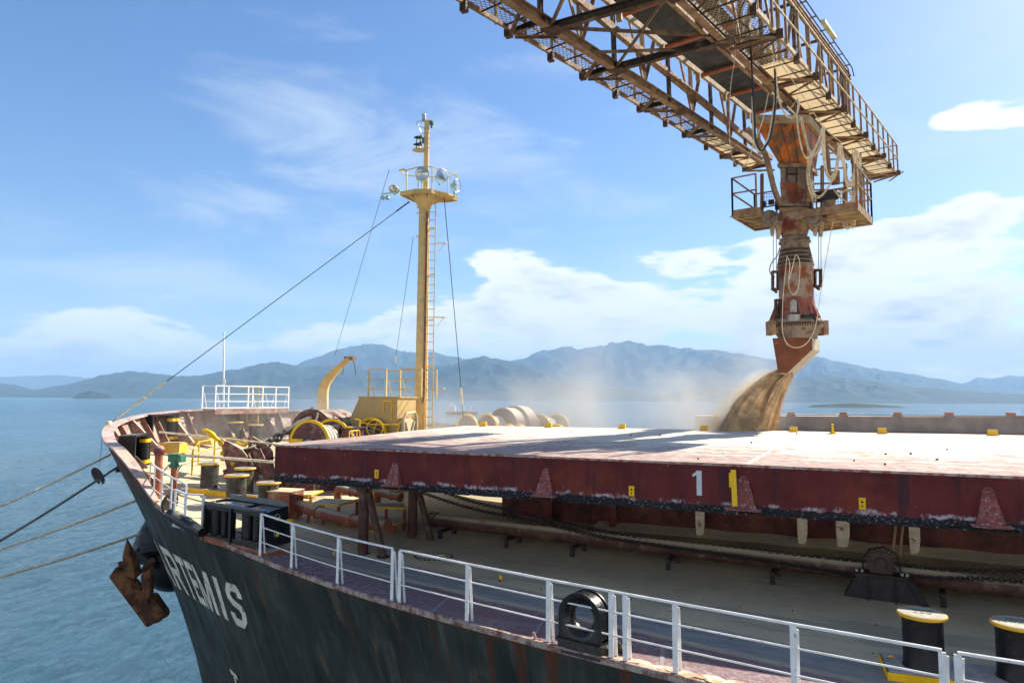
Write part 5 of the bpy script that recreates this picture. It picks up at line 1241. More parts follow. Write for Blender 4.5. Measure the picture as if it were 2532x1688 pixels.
# ------------------------------------------------------------------ foremast
MX, MY = -14.75, 24.1
MD = (V((MX, MY, 0))-CAM).dot(fw0)
def mz(y): return Dp(1036, y, MD).z
def mast():
    t = thing('foremast', 'tall beige foremast with ladder, lamp platform and topmast', 'mast', (MX, MY, .8)); zp = mz(482)
    m = MB(); m.tube([(MX, MY, .7), (MX, MY, 4), (MX, MY, zp-.55), (MX, MY, zp-.5)], [.265, .255, .225, .20], 28); m.build('column', beige, t, smooth=True)
    m = MB(); m.lathe([(.19, zp-.75), (.30, zp-.45), (.52, zp-.12), (.55, zp)], 24, Matrix.Translation((MX, MY, 0))); m.build('bracket_cone', beige, t, smooth=True)
    # platform: a wide arm in the picture plane direction plus box
    rx = rt0; fy = fw0; O_ = V((MX, MY, zp)); F = lambda a, b, z=0: O_+rx*a+fy*b+V((0, 0, z))
    m = MB(); m.plate([F(-.95, -.35), F(-.30, -.75), F(.35, -.75), F(1.0, -.2), F(1.35, .35), F(.9, .6), F(-.5, .6)], .06, (0, 0, 1)); m.build('platform', beige, t)
    m = MB(); ps = [F(-.95, -.35, -.06), F(-.30, -.75, -.06), F(.35, -.75, -.06), F(1.35, .35, -.06), F(.9, .6, -.06), F(-.5, .6, -.06)]
    for i in range(6): m.beam(ps[i], ps[(i+1) % 6], .04, .16)
    for q in (F(-.8, -.3, -.1), F(1.1, .2, -.1), F(.3, -.7, -.1)): m.plate([F(0, 0, -.5), F(0, 0, -.1), q], .03)
    m.build('platform_edge', beige, t)
    ps = [F(-1.02, -.3), F(-.72, -.3), F(-.18, -.7), F(.38, -.72), F(1.3, .2), F(.9, .6), F(-.2, .6), F(-.9, .3)]
    for i in (1, 2, 3, 4, 5, 6): m = MB(); m.cyl(ps[i], ps[i]+V((0, 0, .95)), .02, n=6); m.build('rail_post', beige, t)
    m = MB(); m.tube([p+V((0, 0, .95)) for p in ps]+[ps[0]+V((0, 0, .95))], .022, 6); m.build('hand_rail', beige, t)
    m = MB(); m.tube([F(-.72, -.3, .0), F(-.72, -.3, .85), F(-.80, -.28, 1.0), F(-1.05, -.2, .98)], .028, 6); m.build('rail_post', beige, t, smooth=True)
    zt = mz(300); m = MB(); m.tube([(MX+.05, MY, zp), (MX+.05, MY, zt)], [.115, .105], 16); m.build('topmast', beige, t, smooth=True)
    # top fittings
    T_ = V((MX+.05, MY, zt)); m = MB(); m.beam(T_-rx*.15, T_+rx*.22, .1, .06); m.build('head_plate', beige, t)
    m = MB(); q = T_-rx*.13+V((0, 0, .02)); m.cyl(q, q+V((0, 0, .18)), .09, n=12); m.ball(q+V((0, 0, .22)), .09, 6); m.build('masthead_lamp', steel, t, smooth=True)
    m = MB(); q = T_+rx*.2; m.cyl(q-V((0, 0, .02)), q-V((0, 0, .16)), .085, n=12); m.cyl(q-V((0, 0, .16)), q-V((0, 0, .30)), .045, n=10); m.build('hanging_lamp', green, t)
    m = MB(); m.tube([T_-rx*.1+V((0, 0, .0)), T_-rx*.42+V((0, 0, -.02)), T_-rx*.46+V((0, 0, -.10)), T_-rx*.3+V((0, 0, -.25)), T_-rx*.05+V((0, 0, -.30))], .014, 6); m.tube([T_-rx*.36-V((0, 0, .16)), T_-rx*.25-V((0, 0, .5)), T_-rx*.0-V((0, 0, .62))], .014, 6); m.build('cable_loop', steel, t)
    for h in (.35, .5, .75, .95, 1.15): m = MB(); m.torus(T_-V((0, 0, h)), (0, 0, 1), .12, .014, 16, 5); m.build('band', beige, t)
    zz = mz(372); m = MB(); q = V((MX, MY, zz)); m.plate([q+rx*-.55, q+rx*-.42-fy*.22, q+rx*-.05-fy*.22, q-rx*.05+fy*.2, q-rx*.4+fy*.2], .05, (0, 0, 1)); m.beam(q-rx*.22+V((0, 0, 0)), q-rx*.22+V((0, 0, .62)), .10, .03); m.build('light_bracket', beige, t)
    for h, l in ((.20, .52), (.50, .50)):
        m = MB(); c = q+V((0, 0, h+.05)); m.plate([c-rx*l, c-rx*.36-fy*.15, c-rx*.16-fy*.18, c-rx*.16+fy*.16, c-rx*.34+fy*.13], .035, (0, 0, 1)); m.plate([c-rx*.18-fy*.15, c-rx*.18+fy*.15, c-rx*.18+fy*.15+V((0, 0, .1)), c-rx*.18-fy*.15+V((0, 0, .1))], .02); m.build('light_screen', black, t)
    m = MB(); c = q-rx*.38; m.cyl(c+V((0, 0, .02)), c+V((0, 0, .52)), .018, n=6); m.build('screen_rod', black, t)
    m = MB(); c = q-rx*.08+V((0, 0, .32)); m.cyl(c, c+V((0, 0, .22)), .075, n=10); m.build('side_lamp', green, t)
    # ladder on the right of the column
    lx = rx*.235-fy*.24; a = V((MX, MY, 1.0))+lx; b = V((MX, MY, zp))+lx; s_ = (rx*.13)
    for q in (0, 1): m = MB(); m.beam(a+s_*(2*q)*1.0, b+s_*2*q, .035, .05, fy); m.build('ladder_rail', beige, t)
    z = a.z
    while z < b.z: m = MB(); p = V((a.x, a.y, z)); m.cyl(p, p+s_*2, .017, n=5); m.build('ladder_rung', white if False else beige, t); z += .335
    # conduit with clips
    m = MB(); c = V((MX, MY, 0))+rx*.09-fy*.255; m.tube([c+V((0, 0, 3.9)), c+V((.05, 0, 4.1)), c+V((.05, 0, zp-.8))], .028, 6); m.build('conduit', drumred, t)
    m = MB(); c = V((MX, MY, 0))+rx*.175-fy*.21; m.tube([c+V((-.3, 0, 3.9)), c+V((-.05, 0, 4.0)), c+V((0, 0, 4.25)), c+V((0, 0, zp-.75)), c+V((-.25, 0, zp-.7))], .026, 6); m.build('cable_pipe', beige, t)
    z = 4.5
    while z < zp-1: m = MB(); m.box(V((MX, MY, z))+rx*.13-fy*.25, (.16, .06, .035)); m.build('pipe_clip', beige, t); z += .62
    for y in (568, 680, 792, 905):
        z = mz(y); m = MB(); m.beam(V((MX, MY, z))+rx*.15, V((MX, MY, z))+lx+s_*2, .05, .05); m.build('ladder_bracket', beige, t)
    for y in (603, 785, 960):
        z = mz(y); c = V((MX, MY, z))+lx+s_*2; m = MB(); m.tube([c, c+rx*.42, c+rx*.5+fy*.1, c+rx*.42+fy*.22, c+fy*.2], .013, 5); m.tube([c+rx*.42, c+rx*.12-V((0, 0, .38))], .012, 5); m.build('side_hoop', beige, t)
    for y in (513, 527, 585): z = mz(y); m = MB(); m.torus(V((MX, MY, z))-rx*.22, (0, 0, 1), .10, .015, 14, 5); m.build('eye', beige, t)
    # lamps on the platform (things of their own)
    def flood(px, py, r, aim, lab, dd=-.75):
        c = Dp(px, py, MD+dd); ax = (rt0*aim[0]+V((0, 0, aim[1]))-fw0*aim[2]).normalized(); l = thing('floodlight', lab, 'floodlight', tuple(c), group='floodlights on the foremast platform'); M_ = Matrix.Translation(c)@ax.to_track_quat('Z', 'Y').to_matrix().to_4x4()
        m = MB(); m.lathe([(.05, -r*1.25), (r*.35, -r*1.15), (r*.45, -r*.8), (r*.55, -r*.55), (r*.92, -.08), (r, 0)], 24, M_, False); m.lathe([(.0001, -r*1.25), (.05, -r*1.25)], 12, M_, False); m.build('shell', lampg, l, smooth=True)
        m = MB(); m.torus(c, ax, r, .018, 28, 6); m.build('rim', steel, l, smooth=True)
        m = MB(); m.lathe([(.0001, .03), (r*.6, .02), (r*.98, .0)], 24, M_, False); m.build('glass', glass, l, smooth=True)
        s__ = ax.cross(V((0, 0, 1))).normalized(); b0 = c-ax*r*.6; m = MB(); m.tube([b0+s__*r*.8, b0+s__*r*.8-V((0, 0, r*.9)), b0-V((0, 0, r*1.15)), b0-s__*r*.8-V((0, 0, r*.9)), b0-s__*r*.8], .02, 5); m.cyl(b0-V((0, 0, r*1.15)), b0-V((0, 0, r*1.5)), .05, n=8); m.build('yoke', lampg, l)
    flood(1044, 429, .265, (.25, -.15, .95), 'round floodlight facing the camera in the middle of the platform')
    flood(1094, 433, .265, (.75, .05, .65), 'floodlight turned half right, second from the right on the platform')
    flood(1131, 458, .25, (.9, -.05, .4), 'floodlight facing right, furthest right on the mast platform', -.4)
    def small(px, py, r, aim, lab, dd):
        flood(px, py, r, aim, lab, dd)
    small(974, 469, .20, (-.1, -.75, .5), 'floodlight hanging face down below the left end of the platform', -.5)
    small(946, 490, .085, (-.3, -.9, .2), 'tiny white floodlight at far left below the platform, outer one', -.3); small(958, 490, .085, (-.1, -.9, .2), 'tiny white floodlight at far left below the platform, inner one', -.3)
    small(1078, 498, .11, (.5, -.8, .1), 'small white lamp under the right side of the platform', .2)
    m = MB(); m.tube([Dp(945, 480, MD-.3), Dp(962, 478, MD-.3), Dp(990, 472, MD-.3)], .03, 6); m.build('lamp_arm', lampg, t)
mast()
def stay(lab, a, b, r=.012, thick=None, name='stay_wire', mt=None, sag=0):
    t = thing(name, lab, 'wire', tuple((V(a)+V(b))/2)); m = MB(); P = [V(a).lerp(V(b), i/16)-V((0, 0, sag*math.sin(math.pi*i/16))) for i in range(17)]; m.tube(P, r, 6); m.build('wire', mt or wire, t)
    for f0, f1, rr, mm in (thick or ()):
        m = MB(); k0 = [V(a).lerp(V(b), f0+(f1-f0)*i/10)-V((0, 0, sag*math.sin(math.pi*(f0+(f1-f0)*i/10)))) for i in range(11)]; m.tube(k0, [rr*(1+.35*math.sin(i*2.4)) for i in range(11)], 7); m.build('rope_lashing', mm, t, smooth=True)
stay('long forestay wire from below the mast platform down to the bow rail', Dp(1012, 499, MD-.2), Dp(275, 1044, (V((-23, 17, 0))-CAM).dot(fw0)), .016, [(0, .05, .030, wire), (.835, .99, .032, rope), (.90, .93, .05, rope)])
stay('thin wire from the left of the platform rail sloping down past the davit', Dp(962, 420, MD-.3), Dp(828, 878, MD+8), .010)
stay('thin green wire right of the mast ending in a turnbuckle over the far winches', Dp(1098, 484, MD), Dp(1148, 1052, MD+4.5), .016, [(.82, .90, .05, rope), (.93, .998, .045, green)])
stay('thin wire close left of the mast ending at a short hook', Dp(1022, 585, MD+.3), Dp(976, 900, MD+6), .010, [(.93, .99, .03, rope)])
# ------------------------------------------------------------------ davit
def davit():
    d = 33.0; P = [Dp(x, y, d) for x, y in ((797, 1055), (798, 1010), (800, 965), (811, 938), (837, 910), (862, 888), (873, 884))]; t = thing('davit_crane', 'beige curved davit post leaning right with small steps on its back', 'davit', tuple(P[0]))
    ws = [.26, .24, .22, .20, .14, .09, .06]; m = MB(); n = 4
    PP = crom3(P, 5); W = []
    for i in range(len(PP)): f = i/5; j = min(5, int(f)); W.append(ws[j]+(ws[j+1]-ws[j])*(f-j))
    for i, p in enumerate(PP):
        dd = (PP[min(i+1, len(PP)-1)]-PP[max(i-1, 0)]).normalized(); s_ = dd.cross(fw0).normalized(); m.v += [p-s_*W[i]-fw0*.14, p+s_*W[i]-fw0*.14, p+s_*W[i]+fw0*.14, p-s_*W[i]+fw0*.14]
    for i in range(len(PP)-1):
        for e in range(4): m.f.append((4*i+e, 4*i+(e+1) % 4, 4*i+4+(e+1) % 4, 4*i+4+e))
    m.build('jib', beige, t)
    for x, y in ((790, 957), (797, 940), (806, 929), (820, 918), (832, 907), (846, 896)): m = MB(); q = Dp(x, y, d-.1); m.beam(q, q+rt0*.2, .25, .03); m.build('step', beige, t)
    m = MB(); m.box(Dp(866, 886, d), (.5, .3, .16)); m.build('head_sheave', mat('rusty head', (.25, .13, .05), .7), t)
    m = MB(); m.tube([Dp(872, 884, d), Dp(877, 905, d), Dp(880, 925, d)], .02, 5); m.tube([Dp(852, 895, d), Dp(849, 915, d), Dp(846, 928, d)], .012, 5); m.build('hanging_wire', wire, t)
davit()
# ------------------------------------------------------------------ bow platform with jackstaff
def bowplat():
    z = 3.56; a, b = V((-24.15, 21.65, z)), V((-23.75, 25.6, z)); n = V((.99, -.1, 0))*.85
    t = thing('bow_platform', 'pink edged platform with white railings over the stem of the ship', 'platform', tuple((a+b)/2)); m = MB(); m.plate([a, b, b+n, a+n], .05, (0, 0, 1)); m.build('floor', redin, t); m = MB(); m.beam(a+n-V((0, 0, .1)), b+n-V((0, 0, .1)), .04, .2); m.build('edge_plate', redin, t)
    for o, row in ((a-n*.02, 0), (a+n, 1)):
        e = o+(b-a)
        for f in (0, .33, .66, 1) if row == 0 else (.0, .42, .62, 1): m = MB(); p = o.lerp(e, f); m.beam(p, p+V((0, 0, 1.0)), .05, .03); m.build('post', white, t)
        for h in (1.0, .66, .33, .05): m = MB(); m.cyl(o+V((0, 0, h)), e+V((0, 0, h)), .022 if h == 1 else .016, n=6); m.build('rail', white, t)
        for f, s_ in ((.02, .04), (.66, .05), (.62, -.05), (.98, -.05)): p = o.lerp(e, f); q = o.lerp(e, f+s_); m = MB(); m.cyl(p+V((0, 0, .7)), q, .012, n=5); m.build('brace', white, t)
    for o in (a, b):
        for h in (1.0, .66, .33): m = MB(); m.cyl(o+V((0, 0, h)), o+n+V((0, 0, h)), .016, n=6); m.build('rail', white, t)
    p = Dp(552, 1008, 31); t = thing('jackstaff', 'slender white jackstaff pole standing on the bow platform', 'flagpole', tuple(p)); q = Dp(554, 824, 31); m = MB(); m.tube([p, p.lerp(q, .5), q], [.045, .04, .022], 10); m.build('pole', white, t, smooth=True)
    m = MB(); m.ball(q, .05, 6); m.build('truck', white, t); m = MB(); m.box(p.lerp(q, .35)+rt0*.06, (.06, .03, .18)); m.build('cleat', white, t)
    A = Dp(624, 1046, 31.2); B = Dp(624, 952, 31.0); ladder('bow_ladder', 'yellow ladder leading up to the bow platform', [(A.x, A.y, A.z), (A.x, A.y, B.z)], .50, 6, .022, yellow2, rt0)
bowplat()
# ------------------------------------------------------------------ far side winches
fog = mat('hazy red drum', (.16, .07, .06), .7, 0, .2, 2, dust=.9)
def farw(lab, discs, coil=None, name='mooring_winch'):
    C_ = [Dp(x, y, d) for x, y, d, r, yl in discs]; t = thing(name, lab, 'winch', tuple(C_[0]), group='mooring winches on the bow deck'); ax = V((.25, 1, 0)).normalized()
    for c, (x, y, d, r, yl) in zip(C_, discs):
        if yl: flange(t, c, r, ax)
        else: m = MB(); m.cyl(c, c+ax*.75, r, n=36); m.build('broad_drum', fog, t, smooth=True)
    for i, j, r in (coil or ()): ropecoil(t, C_[i]+ax*.1, C_[i]+ax*1.0, r, 5)
    m = MB(); c = C_[0]; m.cyl(c, C_[-1], .2, n=14); m.build('shaft', drumred, t); m = MB(); z = zd(c.x, c.y)+.2
    for q in C_: m.box((q.x, q.y+.1, (q.z+z)/2-.2), (.5, .12, max(.3, q.z-z-.2)))
    many(m, 'frame', drumred, t)
farw('far hazy winch with two yellow rimmed discs, left of the broad drums', [(1155, 1058, 35.5, .74, 1), (1203, 1056, 36.5, .74, 1)], [(1, 1, .5)])
farw('far hazy pair of broad dark windlass drums between the yellow winches', [(1243, 1054, 37.3, 1.0, 0), (1272, 1050, 38.3, 1.05, 0)], name='windlass')
farw('far hazy winch with two yellow rimmed discs, right of the broad drums', [(1333, 1058, 39, .82, 1), (1378, 1058, 40, .86, 1)], [(0, 0, .5)])
c = Dp(1320, 1046, 38.4); t = thing('handwheel', 'hazy yellow handwheel between the far winches', 'handwheel', tuple(c)); m = MB(); m.torus(c, (.8, -.5, 0), .36, .03, 24, 6); m.build('rim', yellow2, t); m = MB(); m.beam(c-V((0, 0, .36)), c+V((0, 0, .36)), .04, .04, (1, 0, 0)); m.beam(c-V((.1, .2, 0)), c+V((.1, .2, 0)), .04, .04); m.build('spoke', yellow2, t)
for x, l in ((1258, 'left'), (1284, 'right')):
    m = MB(); c = Dp(x, 1060, 32); m.ball(c, .30, 8, (1, 1, .8)); tag(m.build('winch_hood', yellow2, smooth=True), 'yellow rounded winch hood peeping over the hatch cover, %s one of the close pair' % l, 'winch hood')
m = MB(); c = Dp(1375, 1058, 31); m.ball(c, .28, 8, (1.3, 1, .7)); tag(m.build('winch_hood', yellow2, smooth=True), 'yellow rounded winch hood beside the dark cleat, furthest right', 'winch hood')
# trapezoid winch foundations seen below the cover, with yellow edges
def found():
    t = thing('winch_foundation', 'row of dark red sloping foundation plates with yellow edges below the hatch cover', 'foundation', tuple(Kp(760, 1205)))
    for x0, x1, x2, x3 in ((684, 705, 720, 735), (712, 728, 770, 765), (786, 790, 850, 860), (820, 832, 870, 880)):
        b0, b1 = Kp(x0, 1212), Kp(x3, 1214); h = .95; m = MB(); c0 = b0.lerp(b1, .22)+V((0, 0, h)); c1 = b0.lerp(b1, .85)+V((0, 0, h)); m.plate([b0, b1, c1, c0], .04); o = m.build('plate', drumred, t)
        for p, q in ((b0, c0), (b1, c1)): m = MB(); m.beam(p, q, .05, .06, fw0); m.build('yellow_edge', yellow2, o)
    t = thing('guard_plate', 'dark red triangular bracket by the left end of the cover', 'bracket', tuple(Kp(668, 1200))); m = MB(); m.plate([Kp(660, 1192), Kp(686, 1200), Kp(684, 1166, 0)], .03); a_, b_, c_ = Kp(655, 1196), Kp(690, 1203), None; m2 = MB(); m2.plate([a_, b_, Dp(684, 1164, (b_-CAM).dot(fw0))], .04); m2.build('plate', drumred, t)
found()
# lines and ropes on the bow deck
def line(lab, P, r, mt, name='mooring_rope', cat='rope'):
    m = MB(); m.tube(P, r, 8); return tag(m.build(name, mt, smooth=True), lab, cat)
line('taut mooring rope from the domed vent roller across the bow deck to the hatch cover', [Dp(400, 1123, 23), Dp(540, 1131, 22.6), Dp(684, 1142, 22.2)], .045, rope)
line('taut mooring rope from the forward fairlead across to the windlass, the upper one', [Dp(394, 1068, 25), Dp(520, 1080, 25), Dp(700, 1100, 25)], .035, rope)
def twig():
    p = Dp(684, 1131, 18.9); m = MB(); random.seed(2); q = Dp(672, 1131, 18.9); m.tube([p, q], .018, 5)
    for k_ in range(7): e = q+rt0*random.uniform(-.10, .02)+V((0, 0, random.uniform(-.09, .09))); m.tube([q+rt0*.04, e], .012, 4)
    tag(m.build('wire_brush', darkiron), 'small black spiky wire end sticking out from the cover corner', 'wire')
twig()
# ------------------------------------------------------------------ mooring lines off the bow and the rat guard
dm = 22.5
for i, (x0, y0, x1, y1, r, lab) in enumerate(((-260, 1357, 278, 1121, .038, 'pale mooring line stretching left from the bow, topmost of the four'), (-260, 1485, 303, 1146, .040, 'darker mooring line carrying the round rat guard'), (-260, 1436, 345, 1234, .038, 'pale mooring line below the rat guard line, third from the top'), (-260, 1492, 345, 1320, .042, 'pale mooring line passing behind the anchor tip, lowest of the four'))):
    a = Dp(x1, y1, dm+(1.2 if i == 3 else .3)); b = Dp(x0, y0, 17.5); P = [b.lerp(a, f/14)-V((0, 0, .10*math.sin(math.pi*f/14))) for f in range(15)]; o = line(lab, P, r, rope if i != 1 else mat('wet rope', (.16, .14, .11), .9)); o['group'] = 'mooring lines off the bow'
c = Dp(243, 1176, 22.0); t = thing('rat_guard', 'dark round split rat guard disc on the second mooring line', 'rat guard', tuple(c)); axr = (Dp(303, 1146, 22.8)-Dp(-150, 1385, 18.5)).normalized(); x = V((0, 0, 1)).cross(axr).normalized(); y = axr.cross(x)
m = MB(); n = 30; vs = []
for k_ in range(n): a = R(-90+14)+R(332)*k_/(n-1); vs.append(c+x*math.cos(a)*.30+y*math.sin(a)*.30)
m.add([c+axr*.05]+vs, [(0, i+1, i+2) for i in range(n-1)]); m.add([c-axr*.0]+[v-axr*.02 for v in vs], [(0, i+2, i+1) for i in range(n-1)]); m.build('disc', mat('guard rust', (.045, .028, .024), .7, 0, .3, 5), t)
line('very thin cord running down from the bow rail to the rat guard', [Dp(253, 1070, 23), Dp(250, 1110, 22.5), Dp(245, 1158, 22)], .008, wire, 'cord', 'cord')
m = MB(); p = Dp(268, 1044, 24); m.box(p, (.22, .12, .1)); tag(m.build('cap_cleat', rope), 'small yellowish cleat lying on the tip of the bow cap rail', 'cleat')
# ------------------------------------------------------------------ anchor and its bell mouth
def anchor():
    d = 23.6; P = lambda x, y, q=0: Dp(x, y, d+q)
    bm_ = mat('bell black', (.012, .013, .013), .45, 0, .4, 1.5, dirt=(.05, .052, .048, 1), dscale=1.1, dth=(.45, .7)); t = thing('anchor_bell', 'large black hawse pipe bell standing out from the bow behind the anchor', 'hawse pipe', tuple(P(420, 1380)))
    c0 = P(452, 1345, 1.6); c1 = P(392, 1378, .6); ax = (c1-c0).normalized()
    m = MB(); a, b = P(405, 1285, 1.5), P(400, 1365, .6)
    # sloping cone from the deck shoulder to the mouth, then the round bell body
    m.tube([P(402, 1262, 1.5), P(397, 1290, 1.4), P(392, 1320, 1.2), P(388, 1350, 1.0), P(385, 1380, .8)], [.30, .50, .66, .76, .74], 32); m.build('cone', bm_, t, smooth=True)
    m = MB(); m.ball(P(428, 1392, 1.35), .96, 16); m.build('body', bm_, t, smooth=True)
    m = MB(); c = P(357, 1378, .4); e = P(375, 1395, .55); 
    m.tube([P(338, 1360, .3), P(358, 1377, .3), P(383, 1402, .3)], .14, 12); m.build('lip', bm_, t, smooth=True)
    rm = mat('anchor rust', (.075, .028, .014), .75, .1, .4, 2.5, dirt=(.20, .085, .028, 1), dscale=2.2, dth=(.42, .62), bump=.6, bscale=25)
    d = 22.3; t = thing('anchor', 'big rusty stockless anchor hanging under the port bow', 'anchor', tuple(P(340, 1450)))
    def pl_(name, pts, th, q): m = MB(); m.plate([P(x, y, q) for x, y in pts], th); return m.build(name, rm, t, bevel=.05)
    pl_('crown', [(274, 1423), (294, 1397), (318, 1420), (340, 1436), (350, 1452), (372, 1463), (418, 1518), (398, 1528), (397, 1538), (390, 1535), (368, 1548)], .34, 0)
    pl_('crown_lug', [(293, 1385), (308, 1392), (306, 1402), (294, 1400)], .2, .1)
    # flukes: spikes with thickness
    m = MB(); tip = P(314, 1329, -.35); bs = [P(304, 1420, -.25), P(334, 1432, -.25), P(352, 1415, .15), P(322, 1404, .15)]; mid = [tip.lerp(b, .5)+(b-sum(bs, V())/4)*.25 for b in bs]
    m.add([tip]+mid+bs, [(0, 1, 2), (0, 2, 3), (0, 3, 4), (0, 4, 1)]+[(1+i, 5+i, 5+(i+1) % 4, 1+(i+1) % 4) for i in range(4)]); m.build('fluke', rm, t)
    m = MB(); fr = [(366, 1412), (375, 1400), (375, 1480), (372, 1545)]
    m.plate([P(352, 1418, -.1), P(376, 1402, -.1), P(377, 1455, -.1), P(372, 1492, -.12), P(356, 1470, -.1)], .26); m.build('shank', rm, t, bevel=.03)
    pl_('far_fluke', [(380, 1462), (390, 1468), (419, 1510), (416, 1523), (397, 1530), (376, 1492)], .22, .35)
    for x, y in ((329, 1447), (346, 1443)):
        m = MB(); m.tube([P(x-4, y-8, -.2), P(x-6, y+2, -.22), P(x, y+9, -.22), P(x+5, y+2, -.2)], .045, 8); m.build('shackle_lug', rm, t, smooth=True)
    m = MB(); m.tube([P(352, 1415, .2), P(366, 1396, .3), P(378, 1385, .6)], .10, 10); m.build('shackle', rm, t, smooth=True)
anchor()
# ------------------------------------------------------------------ ship loader boom
BE = V((ray(2575, 842))).normalized(); BN = V((BE.y, -BE.x, 0)).normalized(); BU = BN.cross(BE)
if BU.z < 0: BU = -BU
BO = Dp(1900, 265, 24.5)
def B(s, w_, u=0): return BO+BE*s+BN*w_+BU*u
bst = mat('dusty boom steel', (.24, .125, .065), .75, 0, .3, 3, dirt=(.38, .25, .12, 1), dscale=3.5, dth=(.42, .64), dust=.8, bump=.4, bscale=20)
bsd = mat('dark boom steel', (.085, .048, .030), .8, 0, .35, 3, dirt=(.26, .17, .09, 1), dscale=4, dth=(.5, .7), dust=.7)
bsp = mat('pale dusty steel', (.42, .31, .17), .8, 0, .2, 3, dirt=(.26, .13, .06, 1), dscale=4, dth=(.5, .66), dust=.6)
loader = thing('ship_loader', 'long rusty lattice conveyor boom of a ship loader reaching over the ship', 'ship loader', tuple(B(0, -.8)))
S0, S1 = -19.5, 9.6; WL, WR, TT = -2.5, .78, 3.95
def boom():
    # main chords
    for nm, w_, u, s1, hh in (('bottom_chord', WL, 0, 7.2, .26), ('bottom_chord', WR, 0, S1, .24), ('top_chord', WL, TT, 7.0, .22), ('top_chord', WR+.05, TT, S1+.6, .22)):
        m = MB(); m.ibeam(B(S0, w_, u), B(s1, w_, u), .22, hh, BU); m.build(nm, bst, loader)
    m = MB(); m.channel(B(S0, WR-.28, .02), B(S1-1, WR-.28, .02), .12, .16, BU); m.build('bottom_chord', bst, loader)
    # sloping inner stringer
    m = MB(); m.channel(B(-19, WL, 1.75), B(8.6, WL, .45), .16, .24, BU); m.build('stringer', bst, loader)
    # verticals and diagonals of both trusses
    stp = 1.98; k_ = 0; s = -18.9
    while s < S1-.3:
        for w_, s1 in ((WL, 6.9), (WR, S1)):
            if s > s1: continue
            m = MB(); m.channel(B(s, w_, .1), B(s, w_, TT-.1), .12, .12, BE); m.build('vertical', bst if k_ % 2 else bsd, loader)
            if s+stp < s1+.4:
                a, b = (.1, TT-.1) if k_ % 2 else (TT-.1, .1); m = MB(); m.angle(B(s+.05, w_, a), B(s+stp-.05, w_, b), .10, BE); m.build('diagonal', bst, loader)
        if k_ % 2 == 0: m = MB(); m.beam(B(s, WL, TT), B(s, WR, TT), .1, .1, BU); m.build('top_crossbeam', bsd, loader)
        s += stp; k_ += 1
    m = MB(); m.channel(B(S1+.2, WR, -.05), B(S1+.2, WR, TT+.1), .24, .16, BE); m.build('end_post', bst, loader)
    # bottom cross beams and wind bracing
    for s, d_ in ((-17.6, .5), (-14.0, .5), (-10.45, .55), (-6.95, .4), (-3.2, .3)):
        if s < -5: m = MB(); m.ibeam(B(s, WL, -.02), B(s+d_, WR, -.02), .16, .22, BU); m.build('crossbeam', bsd, loader)
    for s in (-17.6, -14.0, -10.45):
        for a, b in (((s, WL), (s+3.6, WR)), ((s+3.5, WL), (s+.4, WR))): m = MB(); m.angle(B(*a, -.06), B(*b, -.06), .11, BU); m.build('wind_brace', bst, loader)
    m = MB(); m.angle(B(-8.4, WL, -.05), B(-5.9, .2, .1), .10, BU); m.build('wind_brace', bst, loader)
    # joint plates
    for s, w_ in ((-10.45, WL), (-6.95, WL), (-9.9, WR), (-6.5, WR), (-2.2, WL), (2.0, WR)):
        m = MB(); m.plate([B(s-.35, w_-.14, -.16), B(s+.35, w_-.14, -.16), B(s+.25, w_-.14, .3), B(s-.25, w_-.14, .3)], .02, BN); m.plate([B(s-.3, w_-.2, -.14), B(s+.3, w_-.2, -.14), B(s+.2, w_+.3, -.14), B(s-.2, w_+.3, -.14)], .02, BU); m.build('gusset', bsd, loader)
    # belt, its stringers, idler brackets and return rollers
    bu = 1.5; m = MB(); pr_ = []
    NS = 60
    for i in range(NS+1):
        s = S0+(4.6-S0)*i/NS
        for w_ in (-1.95, -.8, .35): m.v.append(B(s, w_, bu-.03*math.sin(i*1.1)*0))
    for i in range(NS):
        for j in range(2): a = i*3+j; m.f.append((a, a+3, a+4, a+1))
    m.build('conveyor_belt', mat('rubber belt', (.055, .052, .046), .6, 0, .25, .8, streak=((.10, .08, .06, 1), (.5, .6), 3)), loader)
    for w_ in (-2.12, .52): m = MB(); m.channel(B(S0, w_, bu+.05), B(4.9, w_, bu+.05), .10, .22, BU); m.build('belt_stringer', bsp, loader)
    orr = mat('orange roller', (.45, .13, .04), .55, 0, .25, 5, dirt=(.30, .16, .09, 1), dscale=6, dth=(.5, .65))
    for s in (-17.9, -15.3, -12.6, -9.9, -7.25, -4.3, -1.2, 1.5, 4.35):
        m = MB(); m.cyl(B(s, -2.0, bu-.12), B(s, .45, bu-.12), .085, n=12); m.build('return_roller', orr, loader, smooth=True)
        m = MB()
        for w_ in (-2.15, .5): m.box(B(s, w_, bu-.14), (.16, .16, .28)); m.box(B(s-.25, w_, bu+.0), (.12, .12, .20))
        many(m, 'idler_bracket', bsp, loader)
    # walkways: frames, expanded metal and outriggers
    gm = GRAT
    def walk(w0, w1, s0, s1, nodes, sgn, hr, solid_from):
        m = MB(); m.channel(B(s0, w1, .06), B(s1, w1, .06), .07, .14, BU); m.build('walkway_edge', bsp if sgn > 0 else bst, loader)
        m = MB(); m.channel(B(s0, w0+sgn*.08, .06), B(s1, w0+sgn*.08, .06), .05, .10, BU); m.build('walkway_edge', bsd, loader)
        # expanded metal as real strands
        m = MB(); st = .105; s = s0; i = 0; wd = abs(w1-w0)-.12; n_ = int(wd/.062)
        lim = solid_from
        while s < min(s1, lim):
            for j in range(n_):
                wa = w0+sgn*(.06+j*.062); wb = wa+sgn*.062; z_ = (i+j) % 2
                m.beam(B(s, wa if z_ else wb, .10), B(s+st, wb if z_ else wa, .10), .015, .010, BU)
            s += st; i += 1
        m.build('expanded_metal', bsp if sgn > 0 else bst, loader)
